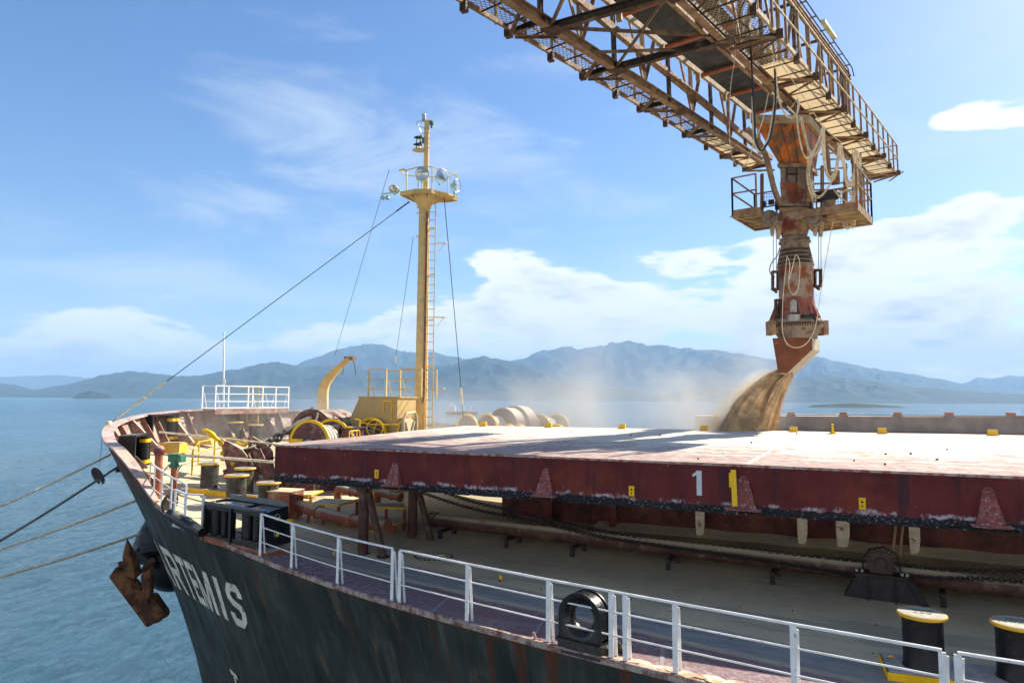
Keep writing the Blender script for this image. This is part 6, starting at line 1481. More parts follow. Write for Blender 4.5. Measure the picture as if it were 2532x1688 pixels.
        m = MB(); a = max(s0, lim-.05); m.plate([B(a, w0+sgn*.06, .11), B(s1, w0+sgn*.06, .11), B(s1, w1-sgn*.04, .11), B(a, w1-sgn*.04, .11)], .006, BU)
        if s1 > lim: m.build('dust_caked_grating', gm, loader)
        # cross bars
        s = s0+.4; m = MB()
        while s < s1: m.beam(B(s, w0, .05), B(s, w1, .05), .025, .04, BU); s += .98
        many(m, 'grating_bearer', bsd, loader)
        for s in nodes:
            m = MB(); m.channel(B(s, w0-sgn*.1, -.02), B(s, w1+sgn*.12, -.02), .09, .16, BU); m.box(B(s, w1+sgn*.1, -.02), (.2, .2, .2)); m.build('outrigger', bsd, loader)
            m = MB(); m.angle(B(s-.9, w0, -.06), B(s-.05, w1, -.14), .09, BU); m.angle(B(s+1.2, w0, -.04), B(s+.15, w1, -.1), .08, BU); m.build('outrigger_brace', bst, loader)
            m = MB(); m.angle(B(s-.02, w1-sgn*.05, -.1), B(s-.5 if sgn < 0 else s-.6, w0+sgn*.1, -.42 if sgn < 0 else -.30), .07, BU)
            m.build('outrigger_brace', bst, loader)
        mid = [(nodes[i]+nodes[i+1])/2 for i in range(len(nodes)-1)]
        for s in mid: m = MB(); m.box(B(s, w1+sgn*.02, -.06), (.17, .17, .26)); m.build('stub_bracket', bsd, loader)
        # railing
        for h in (hr, hr*.52): m = MB(); m.beam(B(s0, w1+sgn*.06, h), B(s1, w1+sgn*.06, h), .05, .05, BU); m.build('walkway_rail', bsp if sgn > 0 else bst, loader)
        s = s1-.05
        while s > s0: m = MB(); m.channel(B(s, w1+sgn*.05, .0), B(s, w1+sgn*.05, hr), .07, .06, BE); m.build('walkway_post', bst, loader); s -= 1.32
    walk(WL, -3.5, S0, 8.3, [-18.7, -14.8, -10.95, -7.1, -3.2, .75, 4.9, 7.9], -1, 1.05, 2.4)
    walk(WR, 2.0, S0, 14.9, [-17.9, -13.8, -9.8, -5.8, -1.85, 2.15, 6.25, 10.4, 14.5], 1, 1.5, -3.6)
    m = MB(); m.beam(B(14.85, .9, 1.5), B(14.85, 2.06, 1.5), .05, .05); m.beam(B(14.85, .9, .8), B(14.85, 2.06, .8), .05, .05); m.beam(B(14.9, 1.6, -.3), B(14.9, 2.3, .1), .06, .06); m.plate([B(13.0, .3, -.02), B(14.9, .9, -.02), B(14.7, 1.4, -.02), B(12.6, .8, -.02)], .05, BU); m.build('walkway_end', bsp, loader)
    # cable tray above the right side
    for w_ in (.95, 1.12): m = MB(); m.tube([B(S0, w_, TT+.25), B(S1-.2, w_, TT+.2), B(S1+.2, w_, TT-.1)], .025, 5); m.build('cable_tray_rail', bsd, loader)
    s = -12
    while s < S1: m = MB(); m.beam(B(s, WR, TT+.2), B(s, 1.15, TT+.2), .04, .04); m.build('cable_tray_arm', bsd, loader); s += 1.5
    m = MB(); m.beam(B(3.6, 1.22, TT+.2), B(5.6, 1.22, TT+.2), .17, .12, BU); m.build('lamp_box', mat('lamp box', (.62, .58, .36), .5), loader)
def mesh_mat():
    global N, L
    m = mat('sunlit dust grating', (.62, .52, .36), .9, 0, .25, 3, dirt=(.24, .15, .07, 1), dscale=3, dth=(.52, .7), streak=None)
    t = m.node_tree; N = t.nodes; L = t.links; b = N['Principled BSDF']; out = N['Material Output']
    tr = nd('ShaderNodeBsdfTranslucent'); tr.inputs[0].default_value = (.97, .86, .66, 1); mx = nd('ShaderNodeMixShader'); mx.inputs[0].default_value = .6
    L.new(b.outputs[0], mx.inputs[1]); L.new(tr.outputs[0], mx.inputs[2]); L.new(mx.outputs[0], out.inputs[0]); return m
GRAT = mesh_mat()
boom()
# ------------------------------------------------------------------ hopper, spout, bucket (parts of the loader)
SDp = 24.5
def zs(y): return Dp(1965, y, SDp).z
def ctr(y, dx=0): p = Dp(1965+dx, y, SDp); return p
hopm = mat('hopper orange rust', (.52, .135, .012), .6, 0, .3, 2, dirt=(.18, .10, .05, 1), dscale=2.0, dth=(.45, .62), streak=((.12, .05, .02, 1), (.52, .62), 4), bump=.3, bscale=30)
spm = mat('spout rust', (.24, .062, .022), .6, 0, .3, 2, dirt=(.34, .26, .17, 1), dscale=1.4, dth=(.42, .56), streak=((.36, .12, .05, 1), (.55, .65), 4), bump=.3, bscale=30)
spd = mat('spout dust', (.26, .20, .14), .85, 0, .2, 3, dirt=(.12, .075, .05, 1), dscale=4, dth=(.5, .66), bump=.4, bscale=30)
cone = mat('cone red', (.30, .085, .045), .5, 0, .25, 3, dirt=(.34, .26, .19, 1), dscale=2.5, dth=(.5, .66))
def spout():
    def frus(name, top, bot, dt, db, mt, par=loader):
        """four sided duct: top/bot = (x0, x1, y); dt/db depth front and back"""
        m = MB(); v = [Dp(top[0], top[2], dt[0]), Dp(top[1], top[2], dt[0]), Dp(bot[1], bot[2], db[0]), Dp(bot[0], bot[2], db[0])]
        sh = lambda p, f, b, z: V((p.x, p.y, z))+BE*(b-f)*1.1-V((0, 0, BE.z*(b-f)))
        w_ = [sh(v[0], *dt, v[0].z), sh(v[1], *dt, v[1].z), sh(v[2], *db, v[2].z), sh(v[3], *db, v[3].z)]
        m.add(v+w_, [(0, 3, 2, 1), (4, 5, 6, 7), (0, 1, 5, 4), (1, 2, 6, 5), (2, 3, 7, 6), (3, 0, 4, 7)]); return m.build(name, mt, par)
    hop = frus('hopper', (1864, 1994, 302), (1926, 1996, 404), (23.7, 25.5), (24.0, 25.0), hopm)
    frus('hopper_rim', (1856, 2002, 284), (1856, 2002, 304), (23.62, 25.6), (23.62, 25.6), bsp)
    for a0, a1, b0, b1 in ((1895, 1898, 1941, 1944), (1930, 1933, 1958, 1961), (1962, 1965, 1975, 1978)):
        m = MB(); m.beam(Dp(a0, 303, 23.69), Dp(b0, 404, 23.98), .035, .05, fw0); m.build('stiffener', hopm, hop)
    m = MB()
    for x, y in ((1880, 325), (1905, 345), (1915, 370), (1925, 330), (1938, 352), (1950, 335), (1945, 385), (1970, 340), (1985, 350), (1900, 330), (1960, 378)): m.ball(Dp(x, y, 23.78), .018, 4)
    m.build('rivet', bsp, hop)
    frus('hopper_flange', (1922, 2000, 404), (1922, 2000, 413), (23.9, 25.1), (23.9, 25.1), bst)
    frus('neck_duct', (1929, 1994, 413), (1930, 1995, 450), (24.0, 24.95), (24.0, 24.95), spd)
    m = MB(); m.beam(Dp(1946, 416, 23.97), Dp(1946, 449, 23.97), .05, .04, fw0); m.beam(Dp(1970, 416, 23.97), Dp(1970, 449, 23.97), .05, .04, fw0); m.beam(Dp(1946, 431, 23.97), Dp(1970, 431, 23.97), .25, .03); m.build('stiffener', bsd, loader)
    frus('rust_box', (1928, 1996, 450), (1932, 1994, 502), (24.0, 24.95), (24.05, 24.9), spm)
    frus('box_flange', (1924, 1999, 502), (1924, 1999, 509), (23.95, 25.0), (23.95, 25.0), spd); frus('box_flange', (1926, 1998, 513), (1926, 1998, 520), (23.95, 25.0), (23.95, 25.0), bst)
    def lat(name, prof, mt, dx=0, n=36, smooth=True):
        c = V((ctr(600).x, ctr(600).y, 0)); m = MB(); m.lathe([(r_*SDp/FPX, zs(y)) for r_, y in reversed(prof)], n, Matrix.Translation(c)); return m.build(name, mt, loader, smooth=smooth)
    lat('upper_tube', [(33, 505), (35, 525), (36, 548), (35, 562), (33, 575), (29, 586), (27, 592)], spm)
    lat('collar', [(35, 590), (36, 592), (35, 595), (34, 596), (38, 598), (38, 601), (34, 602)], spd); lat('collar_tube', [(33, 600), (34, 618)], spd)
    for k_ in range(9):
        y = 616+k_*5.2; r_ = 35+k_*1.05; lat('telescope_ring', [(r_-4, y-2.2), (r_, y-1.6), (r_+.6, y), (r_, y+1.6), (r_-4, y+2.2)], bsd if k_ % 2 else spd)
    lat('telescope_core', [(31, 612), (40, 662)], bsd)
    lat('lower_tube', [(43, 660), (42.5, 668), (41, 700), (40.5, 735), (41, 745)], spm)
    lat('cone_skirt', [(41, 738), (44, 760), (49, 786), (50, 792)], cone)
    # fins on the skirt
    c = ctr(765)
    for a in (-70, -48, -100, -20, 10, 190, 160):
        e = rt0*math.cos(R(a))+fw0*math.sin(R(a)); b0 = V((c.x, c.y, zs(742))); b1 = V((c.x, c.y, zs(792))); r0, r1 = .60, .74; m = MB(); m.plate([b0+e*(r0-.04), b0+e*r0, b1+e*(r1+.14), b1+e*(r1-.1)], .03); m.build('fin', cone if a > -80 else spd, loader)
    lat('turntable', [(50, 788), (60, 793), (62, 797), (60, 801), (56, 803), (62, 806), (62, 811), (55, 814), (52, 822), (46, 832), (46, 838)], spd)
    m = MB(); c = ctr(808)
    for k_ in range(64): a = 2*math.pi*k_/64; e = rt0*math.cos(a)+fw0*math.sin(a); m.box(c+e*.90, (.03, .03, .11), Matrix.Rotation(a+TH, 3, 'Z'))
    m.build('ring_gear', bsd, loader)
    for x in (1906, 2035): m = MB(); m.box(Dp(x, 811, 24.3), (.18, .5, .50), Matrix.Rotation(TH, 3, 'Z')); m.box(Dp(x+(8 if x < 1950 else -8), 811, 24.3), (.2, .3, .40), Matrix.Rotation(TH, 3, 'Z')); m.build('side_bracket', bst, loader)
    m = MB(); m.box(Dp(1962, 786, 23.7), (.30, .3, .22), Matrix.Rotation(TH, 3, 'Z')); m.cyl(Dp(1962, 772, 23.7), Dp(1962, 745, 23.7), .11, n=14); m.cyl(Dp(1962, 745, 23.7), Dp(1962, 741, 23.7), .07, n=12); m.build('drive_motor', mat('dusty motor', (.36, .33, .29), .6, 0, .25, 6), loader)
    m = MB(); m.box(Dp(1998, 786, 23.75), (.45, .2, .2), Matrix.Rotation(TH, 3, 'Z')); m.cyl(Dp(1990, 790, 23.7), Dp(2020, 790, 23.7), .06, n=8); m.cyl(Dp(2008, 781, 23.7), Dp(2008, 776, 23.7), .08, n=10); m.build('gearbox', darkiron, loader)
    for x, y0, y1, wd in ((1917, 672, 715, 13), (2022, 668, 708, 14), (1923, 742, 780, 10)):
        m = MB(); a, b = Dp(x, y0, 24.3), Dp(x, y1, 24.3); w2 = wd/2*24.3/FPX
        for s_ in (-1, 1): m.beam(a+rt0*s_*w2, b+rt0*s_*w2, .05, .18, fw0)
        for p in (a, b): m.beam(p-rt0*(w2+.03), p+rt0*(w2+.03), .18, .07, V((0, 0, 1)))
        m.beam(b-rt0*w2, b-rt0*w2*-.6-V((0, 0, .12)), .1, .06); m.build('guide_frame', bsd, loader)
    # bucket spoon
    bk = mat('bucket rust red', (.19, .052, .016), .5, 0, .22, 2.5, dirt=(.36, .27, .19, 1), dscale=3.5, dth=(.60, .68), streak=((.10, .045, .025, 1), (.55, .66), 3)); bkp = mat('bucket pale side', (.52, .45, .35), .8, 0, .12, 3, dirt=(.30, .16, .08, 1), dscale=5, dth=(.62, .7))
    F = [(1911, 836), (2007, 834), (2008, 864), (1946, 922), (1925, 920)]; f = [Dp(x, y, 24.05) for x, y in F]; sh = BE*1.0-V((0, 0, BE.z)); g = [p+sh for p in f]
    bkt = MB(); bkt.plate([p for p in f], .03); bo = bkt.build('bucket', bk, loader)
    m = MB(); m.plate(g, .03); m.build('back_plate', bk, bo)
    m = MB(); m.plate([f[1], g[1], g[2], f[2]], .03); m.plate([f[2], g[2], g[3], f[3]], .03); m.build('chute_floor', bkp, bo)  # right side and underside take the paler colour
    m = MB(); m.plate([f[0], f[4], g[4], g[0]], .03); m.build('side_plate', bk, bo)
    m = MB(); m.torus((f[3]+f[4])/2+sh*.15+V((0, 0, -.03)), (f[3]-f[4]).cross(sh), .17, .045, 18, 6, .5); m.build('lip', bsp, bo)
    # support arms from the boom ends to the spout
    for P in (((1846, 318), (1872, 345), (1893, 385), (1905, 430), (1915, 470), (1930, 505)), ((2003, 405), (2000, 440), (1999, 475), (1996, 500))):
        m = MB(); Q = crom3([Dp(x, y, 23.7) for x, y in P], 3)
        for a, b in zip(Q[:-1], Q[1:]): m.beam(a, b, .14, .16, fw0)
        m.build('support_arm', bst, loader)
spout()
# ------------------------------------------------------------------ winch platform round the spout
def plat():
    zp = 10.35; P = lambda s, w_, z=0: V((B(s, w_).x, B(s, w_).y, zp+z))
    t = loader
    def deckp(s0, s1, w0, w1):
        m = MB()
        for a, b in (((s0, w0), (s0, w1)), ((s0, w1), (s1, w1)), ((s1, w1), (s1, w0)), ((s1, w0), (s0, w0))): m.beam(P(*a, .15), P(*b, .15), .05, .25)
        m.build('platform_frame', bst, t); m = MB(); m.plate([P(s0, w0, .22), P(s0, w1, .22), P(s1, w1, .22), P(s1, w0, .22)], .01, (0, 0, 1)); m.build('platform_floor', GRAT, t)
        m = MB(); k_ = 0; s = s0+.45
        while s < s1: m.beam(P(s, w0, .12), P(s, w1, .12), .06, .12); s += .55
        m.beam(P(s0, w0, .05), P(s1, w1, .05), .05, .05); m.build('floor_beam', bsp, t)
    def rail(pts, h=1.22, nn=3):
        for a, b in zip(pts[:-1], pts[1:]):
            for hh in (h, h*.55): m = MB(); m.beam(P(*a, .2+hh), P(*b, .2+hh), .045, .045); m.build('platform_rail', bst, t)
            for f in [i/nn for i in range(nn+1)]: m = MB(); p = P(a[0]+(b[0]-a[0])*f, a[1]+(b[1]-a[1])*f); m.beam(p+V((0, 0, .1)), p+V((0, 0, .2+h)), .06, .06, (1, 0, 0)); m.build('platform_post', bst, t)
    deckp(-2.0, .35, -.70, .12); deckp(-.6, 1.9, 1.0, 2.95); rail([(-2.0, .12), (-2.0, -.7), (.35, -.7), (.35, .1)], 1.22, 1); rail([(-.6, 2.95), (1.9, 2.95), (1.9, 1.1)], 1.35, 4)
    # winch drums, sheaves, boxes
    for x, y, d in ((1905, 540, 23.35), (2014, 540, 23.3)):
        c = Dp(x, y, d); m = MB()
        for k_ in range(5): m.torus(c+BE*(.07*k_-.14), BE, .25, .03, 22, 6)
        m.cyl(c-BE*.2, c+BE*.22, .22, n=20); m.build('hoist_drum', spd, t, smooth=True); m = MB(); m.box(c+BN*.22, (.34, .3, .22)); m.build('drum_bearing', bsd, t)
    for x, y in ((1910, 560), (1925, 568), (2016, 560), (2030, 562)):
        m = MB(); a = Dp(x, y-22, 23.5); m.plate([a-rt0*.13, a+rt0*.13, Dp(x+2, y+24, 23.5), Dp(x-3, y+22, 23.5)], .10); m.build('sheave_block', bsp, t)
    m = MB(); m.box(Dp(2050, 512, 24.3), (.42, .4, .42), Matrix.Rotation(R(-8), 3, 'Z')); m.build('control_box', spd, t, bevel=.02)
    m = MB(); m.cyl(Dp(2018, 488, 24.5), Dp(2065, 482, 25), .2, n=18); m.build('hoist_motor', darkiron, t, smooth=True)
    m = MB(); m.box(Dp(2066, 440, 25), (.30, .2, .48), Matrix.Rotation(R(-6), 3, 'Z')); m.build('rust_panel', spm, t)
    m = MB(); m.box(Dp(1890, 505, 24.6), (.12, .15, .18)); m.box(Dp(1907, 500, 24.4), (.2, .15, .16)); m.box(Dp(1922, 508, 24.3), (.16, .15, .3)); m.box(Dp(2000, 515, 24.2), (.2, .2, .35)); many(m, 'hoist_motor', darkiron, t)
    # hanger frame from the boom to the platform
    for a, b in (((2033, 410), (2033, 530)), ((2090, 405), (2090, 520)), ((2110, 385), (2112, 530)), ((2045, 360), (2052, 440)), ((2125, 380), (2130, 525)), ((1884, 430), (1884, 525))):
        m = MB(); m.channel(Dp(*a, 24.8), Dp(*b, 24.8), .10, .10, fw0); m.build('hanger', bst, t)
    for a, b in (((2010, 455), (2150, 450)), ((2012, 470), (2150, 470)), ((2040, 395), (2110, 392)), ((2010, 420), (2095, 415)), ((2030, 382), (2080, 376))):
        m = MB(); m.beam(Dp(*a, 25.2), Dp(*b, 25.6), .05, .06); m.build('hanger_tie', bsp, t)
    m = MB()
    for k_ in range(10): m.tube([Dp(2066+k_*6, 470, 25.6), Dp(2066+k_*6, 512, 25.6)], .008, 4)
    for k_ in range(5): m.tube([Dp(2062, 472+k_*9, 25.6), Dp(2124, 471+k_*9, 25.6)], .008, 4)
    for k_ in range(6): m.tube([Dp(1890+k_*6, 478, 25.2), Dp(1890+k_*6, 508, 25.2)], .008, 4)
    for k_ in range(4): m.tube([Dp(1888, 480+k_*8, 25.2), Dp(1922, 479+k_*8, 25.2)], .008, 4)
    m.build('wire_mesh_panel', bsd, t)
    # hoist ropes
    for x, y0, y1 in ((1912, 575, 672), (1920, 582, 672), (2024, 572, 668), (2030, 575, 668)):
        m = MB(); m.tube([Dp(x, y0, 24.2), Dp(x, y1, 24.25)], .011, 5); m.build('hoist_rope', wire, t)
plat()
# ------------------------------------------------------------------ hanging hoses and cables
hosem = mat('dust covered hose', (.78, .66, .44), .8, 0, .18, 6, dirt=(.35, .22, .11, 1), dscale=8, dth=(.55, .68)); hosed = mat('black hose', (.03, .032, .035), .45, 0, .3, 6, dust=.4)
def cab(lab, pts, r, mt=None, d=23.3, n=1, spread=.04, name='hanging_cable'):
    m = MB(); random.seed(len(lab)+n)
    for k_ in range(n):
        o = V((random.uniform(-1, 1)*spread, random.uniform(-1, 1)*spread, random.uniform(-1, 1)*spread)) if n > 1 else V()
        m.tube(crom3([Dp(x, y, (q[0] if q else d))+o*(1+.5*math.sin(j*2+k_)) for j, (x, y, *q) in enumerate(pts)], 6), r, 6)
    return tag(m.build(name, mt or hosem, smooth=True), lab, 'cable')
cab('thick black hose hanging straight down in front of the belt', ((1850, -15), (1830, 30), (1832, 55), (1851, 75), (1857, 130), (1862, 230), (1866, 300), (1868, 345), (1880, 372), (1893, 362), (1907, 330), (1918, 250), (1916, 172)), .032, hosed, 19.3)
cab('pale bundle of hoses looping in a deep bow left of the orange hopper', ((1916, 165), (1920, 200), (1914, 265), (1905, 320), (1893, 360), (1880, 371), (1869, 358), (1863, 310), (1861, 240)), .019, None, 19.8, 5, .035)
cab('pale loop of cable hanging over the hopper rim', ((1918, 170), (1925, 235), (1936, 272), (1955, 293), (1970, 285), (1976, 262), (1974, 248)), .017, None, 20.0, 4, .035)
cab('thin pale cord crossing from the loop up to the walkway', ((1941, 284), (1960, 262), (1973, 242)), .012, None, 20.0)
cab('long cable dropping in a narrow loop beside the hopper right edge', ((1971, 280), (1976, 330), (1985, 375), (1996, 391), (2010, 380), (2024, 350), (2034, 318)), .020, None, 22.9, 2, .03)
cab('pale cable bundle looping under the walkway, right of the hopper', ((1978, 290), (1990, 340), (2000, 370), (2012, 384), (2024, 372), (2034, 340), (2034, 315)), .022, None, 23.2, 4, .045)
cab('cable bundle in a loop between the hopper and the platform', ((2035, 320), (2036, 380), (2042, 425), (2055, 443), (2066, 425), (2072, 385), (2076, 358)), .022, None, 23.6, 4, .05)
cab('long pale cable bundle falling from the walkway to the winch platform', ((2076, 358), (2084, 395), (2092, 440), (2098, 460), (2108, 445), (2116, 410), (2112, 380), (2118, 375), (2126, 400), (2120, 440), (2112, 500), (2110, 560)), .022, None, 24.0, 5, .06)
cab('tangle of pale cables at the right end of the platform', ((2112, 375), (2124, 410), (2118, 460), (2122, 520), (2108, 556), (2092, 560), (2086, 540), (2088, 500)), .018, None, 24.1, 3, .06)
cab('dusty cables curling over the hoist motor', ((2003, 420), (2008, 470), (2020, 488), (2035, 480), (2050, 460), (2062, 440)), .020, None, 23.9, 4, .06)
cab('cable coil lying against the control box', ((2064, 470), (2080, 490), (2098, 500), (2110, 490), (2096, 470), (2080, 478)), .018, None, 24.3, 2, .05)
cab('thin cord hanging from the boom chord past the left walkway', ((1822, 60), (1816, 150), (1806, 220), (1804, 330), (1808, 380), (1818, 405), (1828, 416)), .010, None, 19.0)
cab('thin pale rope slanting down from the hose loop to the left walkway', ((1900, 230), (1885, 300), (1866, 350), (1852, 390), (1838, 412)), .014, None, 19.6)
cab('thin slack wire along the underside of the right walkway', ((1870, 80), (1950, 185), (2030, 305), (2080, 352)), .011, None, 19.5)
cab('short black hose end sticking out left of the platform', ((1820, 532), (1812, 533), (1805, 537)), .02, hosed, 23.6)
cab('thin black cable bowing left of the telescope tube', ((1928, 612), (1922, 632), (1908, 650), (1903, 668), (1908, 680), (1916, 685)), .018, hosed, 23.8)
cab('pale looped cords hanging over the telescope tube', ((1946, 632), (1943, 660), (1936, 740), (1934, 800)), .014, None, 23.65)
cab('pale cord loop on the front of the spout', ((1948, 636), (1953, 655), (1950, 700), (1955, 722), (1964, 728), (1973, 715), (1977, 680), (1977, 645), (1968, 630), (1962, 650), (1952, 690)), .014, None, 23.6)
cab('pale cord hanging in a bow across the bucket front', ((1934, 800), (1936, 825), (1945, 848), (1960, 858), (1978, 858), (1995, 848), (2006, 832)), .014, None, 23.5)
cab('thin tag line running from the platform down to the turntable', ((2064, 530), (2050, 600), (2030, 720), (2018, 800), (2008, 832)), .013, None, 23.6)
cab('pale cords bunched below the hopper flange at right', ((2004, 385), (2000, 420), (1998, 450), (2010, 485), (2015, 500)), .018, None, 23.5, 4, .06)
# ------------------------------------------------------------------ pouring grain
def grain():
    global N, L
    m = MB(); A = [(1938, 920, .14), (1909, 938, .24), (1880, 966, .34), (1854, 1002, .43), (1832, 1045, .52), (1818, 1092, .62)]
    P = crom3([Dp(x, y, 24.6) for x, y, r in A], 8); n = 72; rs = []
    for i in range(len(P)): f = i/8; j = min(4, int(f)); rs.append(A[j][2]+(A[j+1][2]-A[j][2])*(f-j))
    for i, p in enumerate(P):
        d = (P[min(i+1, len(P)-1)]-P[max(i-1, 0)]).normalized(); x = d.cross(fw0).normalized(); y = d.cross(x); f = i/(len(P)-1)
        for k_ in range(n):
            a = 2*math.pi*k_/n; e = x*math.cos(a)+y*math.sin(a); q = V((math.cos(a)*2.2, math.sin(a)*2.2, f*1.6)); r = rs[i]*(1+.24*mn.fractal(q, 1, 2, 5)+.05*mn.noise(V((math.cos(a)*9, math.sin(a)*9, f*5)))); m.v.append(p+e*r)
    for i in range(len(P)-1):
        for k_ in range(n): m.f.append((i*n+k_, i*n+(k_+1) % n, (i+1)*n+(k_+1) % n, (i+1)*n+k_))
    # second sheet falling steeper on the right
    A2 = [(1954, 926, .09), (1935, 948, .16), (1914, 985, .22), (1899, 1020, .27), (1886, 1060, .30), (1880, 1095, .34)]; P2 = crom3([Dp(x, y, 24.3) for x, y, r in A2], 8); o = len(m.v)
    for i, p in enumerate(P2):
        f = i/8; j = min(4, int(f)); r0 = A2[j][2]+(A2[j+1][2]-A2[j][2])*(f-j); d = (P2[min(i+1, len(P2)-1)]-P2[max(i-1, 0)]).normalized(); x = d.cross(fw0).normalized(); y = d.cross(x); f = i/(len(P2)-1)
        for k_ in range(n):
            a = 2*math.pi*k_/n; e = x*math.cos(a)+y*math.sin(a); q = V((math.cos(a)*3+5, math.sin(a)*3, f*3)); m.v.append(p+e*r0*(1+.3*mn.fractal(q, 1, 2, 5)))
    for i in range(len(P2)-1):
        for k_ in range(n): m.f.append((o+i*n+k_, o+i*n+(k_+1) % n, o+(i+1)*n+(k_+1) % n, o+(i+1)*n+k_))
    # loose grains thrown off the edges
    random.seed(11)
    for q in range(24000):
        second = random.random() < .65; PP = P2 if second else P; f = random.random()**.7*(len(PP)-2); i = int(f); p = PP[i].lerp(PP[i+1], f-i); r = (.09+.36*f/(len(PP)-1)) if second else (.16+.56*f/(len(PP)-1))
        e = V((random.gauss(0, 1), random.gauss(0, 1), random.gauss(0, 1))).normalized()
        if second and random.random() < .7: e = (e+rt0*1.3).normalized()
        c = p+e*r*(.90+abs(random.gauss(0, .30))); g = random.uniform(.005, .013); u = V((random.uniform(-1, 1), random.uniform(-1, 1), random.uniform(-1, 1))); v = V((random.uniform(-1, 1), random.uniform(-1, 1), random.uniform(-1, 1)))
        st = (PP[i+1]-PP[i]).normalized()*g*2.5; m.add([c+u*g, c+v*g, c-u*g+st, c-v*g-st*.3], [(0, 1, 2), (0, 2, 3), (0, 3, 1), (1, 3, 2)])
    gm = mat('falling grain', (.80, .54, .28), .95, 0, .22, 2.5, dirt=(.52, .33, .16, 1), dscale=3, dth=(.42, .62), bump=1.0, bscale=28)
    tag(m.build('pouring_grain', gm, smooth=True), 'tan soybean meal pouring from the spout bucket into the hold', None, kind='stuff')
grain()
# ------------------------------------------------------------------ dust cloud drifting off the pour
def dust():
    global N, L
    m = MB(); x0, x1, y0, y1, z0, z1 = -27.0, 2.0, 19.0, 37.5, 1.0, 8.6
    m.box(((x0+x1)/2, (y0+y1)/2, (z0+z1)/2), (x1-x0, y1-y0, z1-z0)); mt = bpy.data.materials.new('dust'); mt.use_nodes = True; t = mt.node_tree; N = t.nodes; L = t.links; N.clear()
    out = nd('ShaderNodeOutputMaterial'); pv = nd('ShaderNodeVolumePrincipled'); L.new(pv.outputs[0], out.inputs['Volume']); pv.inputs['Color'].default_value = (.95, .91, .83, 1); pv.inputs['Anisotropy'].default_value = .35
    g = nd('ShaderNodeNewGeometry'); sp = nd('ShaderNodeSeparateXYZ'); L.new(g.outputs['Position'], sp.inputs[0])
    def ns(sc, scl, off=(0, 0, 0), det=4):
        mp = nd('ShaderNodeMapping'); mp.inputs['Scale'].default_value = scl; mp.inputs['Location'].default_value = off; L.new(g.outputs['Position'], mp.inputs[0]); n = nd('ShaderNodeTexNoise'); n.inputs['Scale'].default_value = sc; n.inputs['Detail'].default_value = det; n.inputs['Distortion'].default_value = .4; L.new(mp.outputs[0], n.inputs['Vector']); return n.outputs['Fac']
    nz = mrange(ns(.32, (1, 1, .8)), .36, .68)
    def blob(c, r, k_):
        s = nd('ShaderNodeVectorMath', operation='SUBTRACT'); s.inputs[1].default_value = c; L.new(g.outputs['Position'], s.inputs[0]); q = nd('ShaderNodeVectorMath', operation='MULTIPLY'); q.inputs[1].default_value = (1/r[0], 1/r[1], 1/r[2]); L.new(s.outputs[0], q.inputs[0]); l = nd('ShaderNodeVectorMath', operation='LENGTH'); L.new(q.outputs[0], l.inputs[0]); return mth('MULTIPLY', mrange(l.outputs['Value'], 0, 1, 1, 0), k_)
    c1 = Dp(1830, 985, 27); c2 = Dp(1700, 1020, 29.5); c3 = Dp(1560, 1010, 31); c4 = Dp(1300, 1030, 32); c5 = Dp(1000, 1050, 31); c6 = Dp(1850, 850, 28); c7 = Dp(1480, 930, 32); c8 = Dp(750, 1060, 30)
    tot = blob(c1, (2.6, 2.6, 2.6), .42)
    for b in ((c2, (3.6, 3, 2.4), .32), (c3, (5, 4, 3.2), .17), (c4, (7, 5, 2.6), .14), (c5, (7, 5, 2.2), .12), (c6, (1.7, 1.7, 2.2), .11), (c7, (3.5, 3, 3.2), .06), (c8, (7, 6, 2.4), .07), (Dp(560, 1075, 29), (6, 6, 2.2), .05)): tot = mth('ADD', tot, blob(*b))
    L.new(mth('MULTIPLY', tot, mth('ADD', mth('MULTIPLY', nz, 1.5), .12)), pv.inputs['Density'])
    o = m.build('dust_cloud', mt); tag(o, 'pale grain dust drifting left from the pour over the far deck', None, kind='stuff')
    S.cycles.volume_step_rate = 3.0; S.cycles.volume_max_steps = 128
dust()
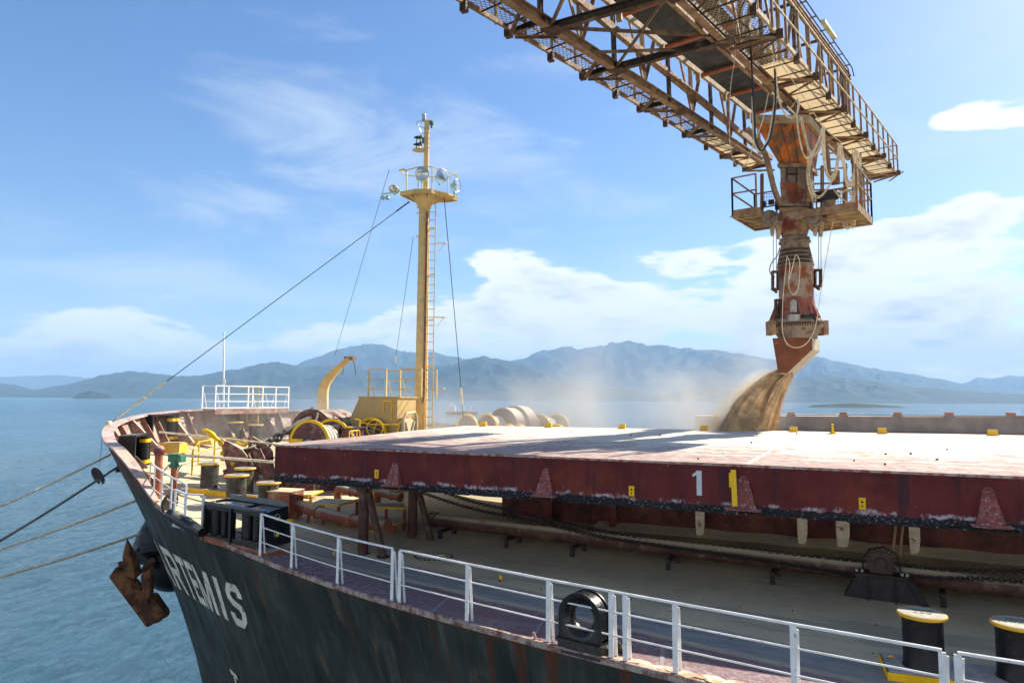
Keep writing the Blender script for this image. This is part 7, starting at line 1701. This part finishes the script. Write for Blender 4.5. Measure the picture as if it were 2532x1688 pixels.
def plume():
    global N, L
    A = [(1936, 920, .24), (1906, 938, .40), (1876, 966, .56), (1848, 1002, .72), (1822, 1048, .92), (1806, 1096, 1.1)]; P = [Dp(x, y, 24.6) for x, y, r in A]
    m = MB(); PP = crom3(P, 4); rs = [interp(i/4, range(6), [a[2] for a in A]) for i in range(len(PP))]; m.tube(PP, [r*1.25 for r in rs], 20)
    mt = bpy.data.materials.new('meal dust'); mt.use_nodes = True; t = mt.node_tree; N = t.nodes; L = t.links; N.clear()
    out = nd('ShaderNodeOutputMaterial'); pv = nd('ShaderNodeVolumePrincipled'); L.new(pv.outputs[0], out.inputs['Volume']); pv.inputs['Color'].default_value = (.97, .78, .50, 1); pv.inputs['Anisotropy'].default_value = .2
    g = nd('ShaderNodeNewGeometry')
    def blob(c, r, k_):
        s = nd('ShaderNodeVectorMath', operation='SUBTRACT'); s.inputs[1].default_value = c; L.new(g.outputs['Position'], s.inputs[0]); l = nd('ShaderNodeVectorMath', operation='LENGTH'); L.new(s.outputs[0], l.inputs[0]); return mth('MULTIPLY', mrange(l.outputs['Value'], r*.35, r, 1, 0), k_)
    mp = nd('ShaderNodeMapping'); mp.inputs['Rotation'].default_value = (0, R(-40), 0); mp.inputs['Scale'].default_value = (1, 1, .45); L.new(g.outputs['Position'], mp.inputs[0])
    n = nd('ShaderNodeTexNoise'); n.inputs['Scale'].default_value = 2.6; n.inputs['Detail'].default_value = 6; n.inputs['Roughness'].default_value = .7; n.inputs['Distortion'].default_value = .6; L.new(mp.outputs[0], n.inputs['Vector'])
    tot = None
    for i in range(0, len(PP), 2):
        b = blob(PP[i], rs[i]*1.2, 1.0); tot = b if tot is None else mth('MAXIMUM', tot, b)
    L.new(mth('MULTIPLY', mth('MULTIPLY', tot, mrange(n.outputs['Fac'], .42, .66)), 5.5), pv.inputs['Density'])
    tag(m.build('grain_plume', mt), 'dense brown dust wrapped round the falling grain', None, kind='stuff')
plume()
# ------------------------------------------------------------------ sea haze
def haze():
    global N, L
    m = MB(); m.box((0, 8500, 500), (44000, 17600, 1026)); mt = bpy.data.materials.new('haze'); mt.use_nodes = True; t = mt.node_tree; N = t.nodes; L = t.links; N.clear()
    out = nd('ShaderNodeOutputMaterial'); pv = nd('ShaderNodeVolumePrincipled'); L.new(pv.outputs[0], out.inputs['Volume']); pv.inputs['Color'].default_value = (.40, .67, 1, 1); pv.inputs['Density'].default_value = HAZE; pv.inputs['Anisotropy'].default_value = .0
    tag(m.build('haze', mt), 'thin blue sea haze over the bay', None, kind='stuff')
HAZE = 1.0e-4
haze()
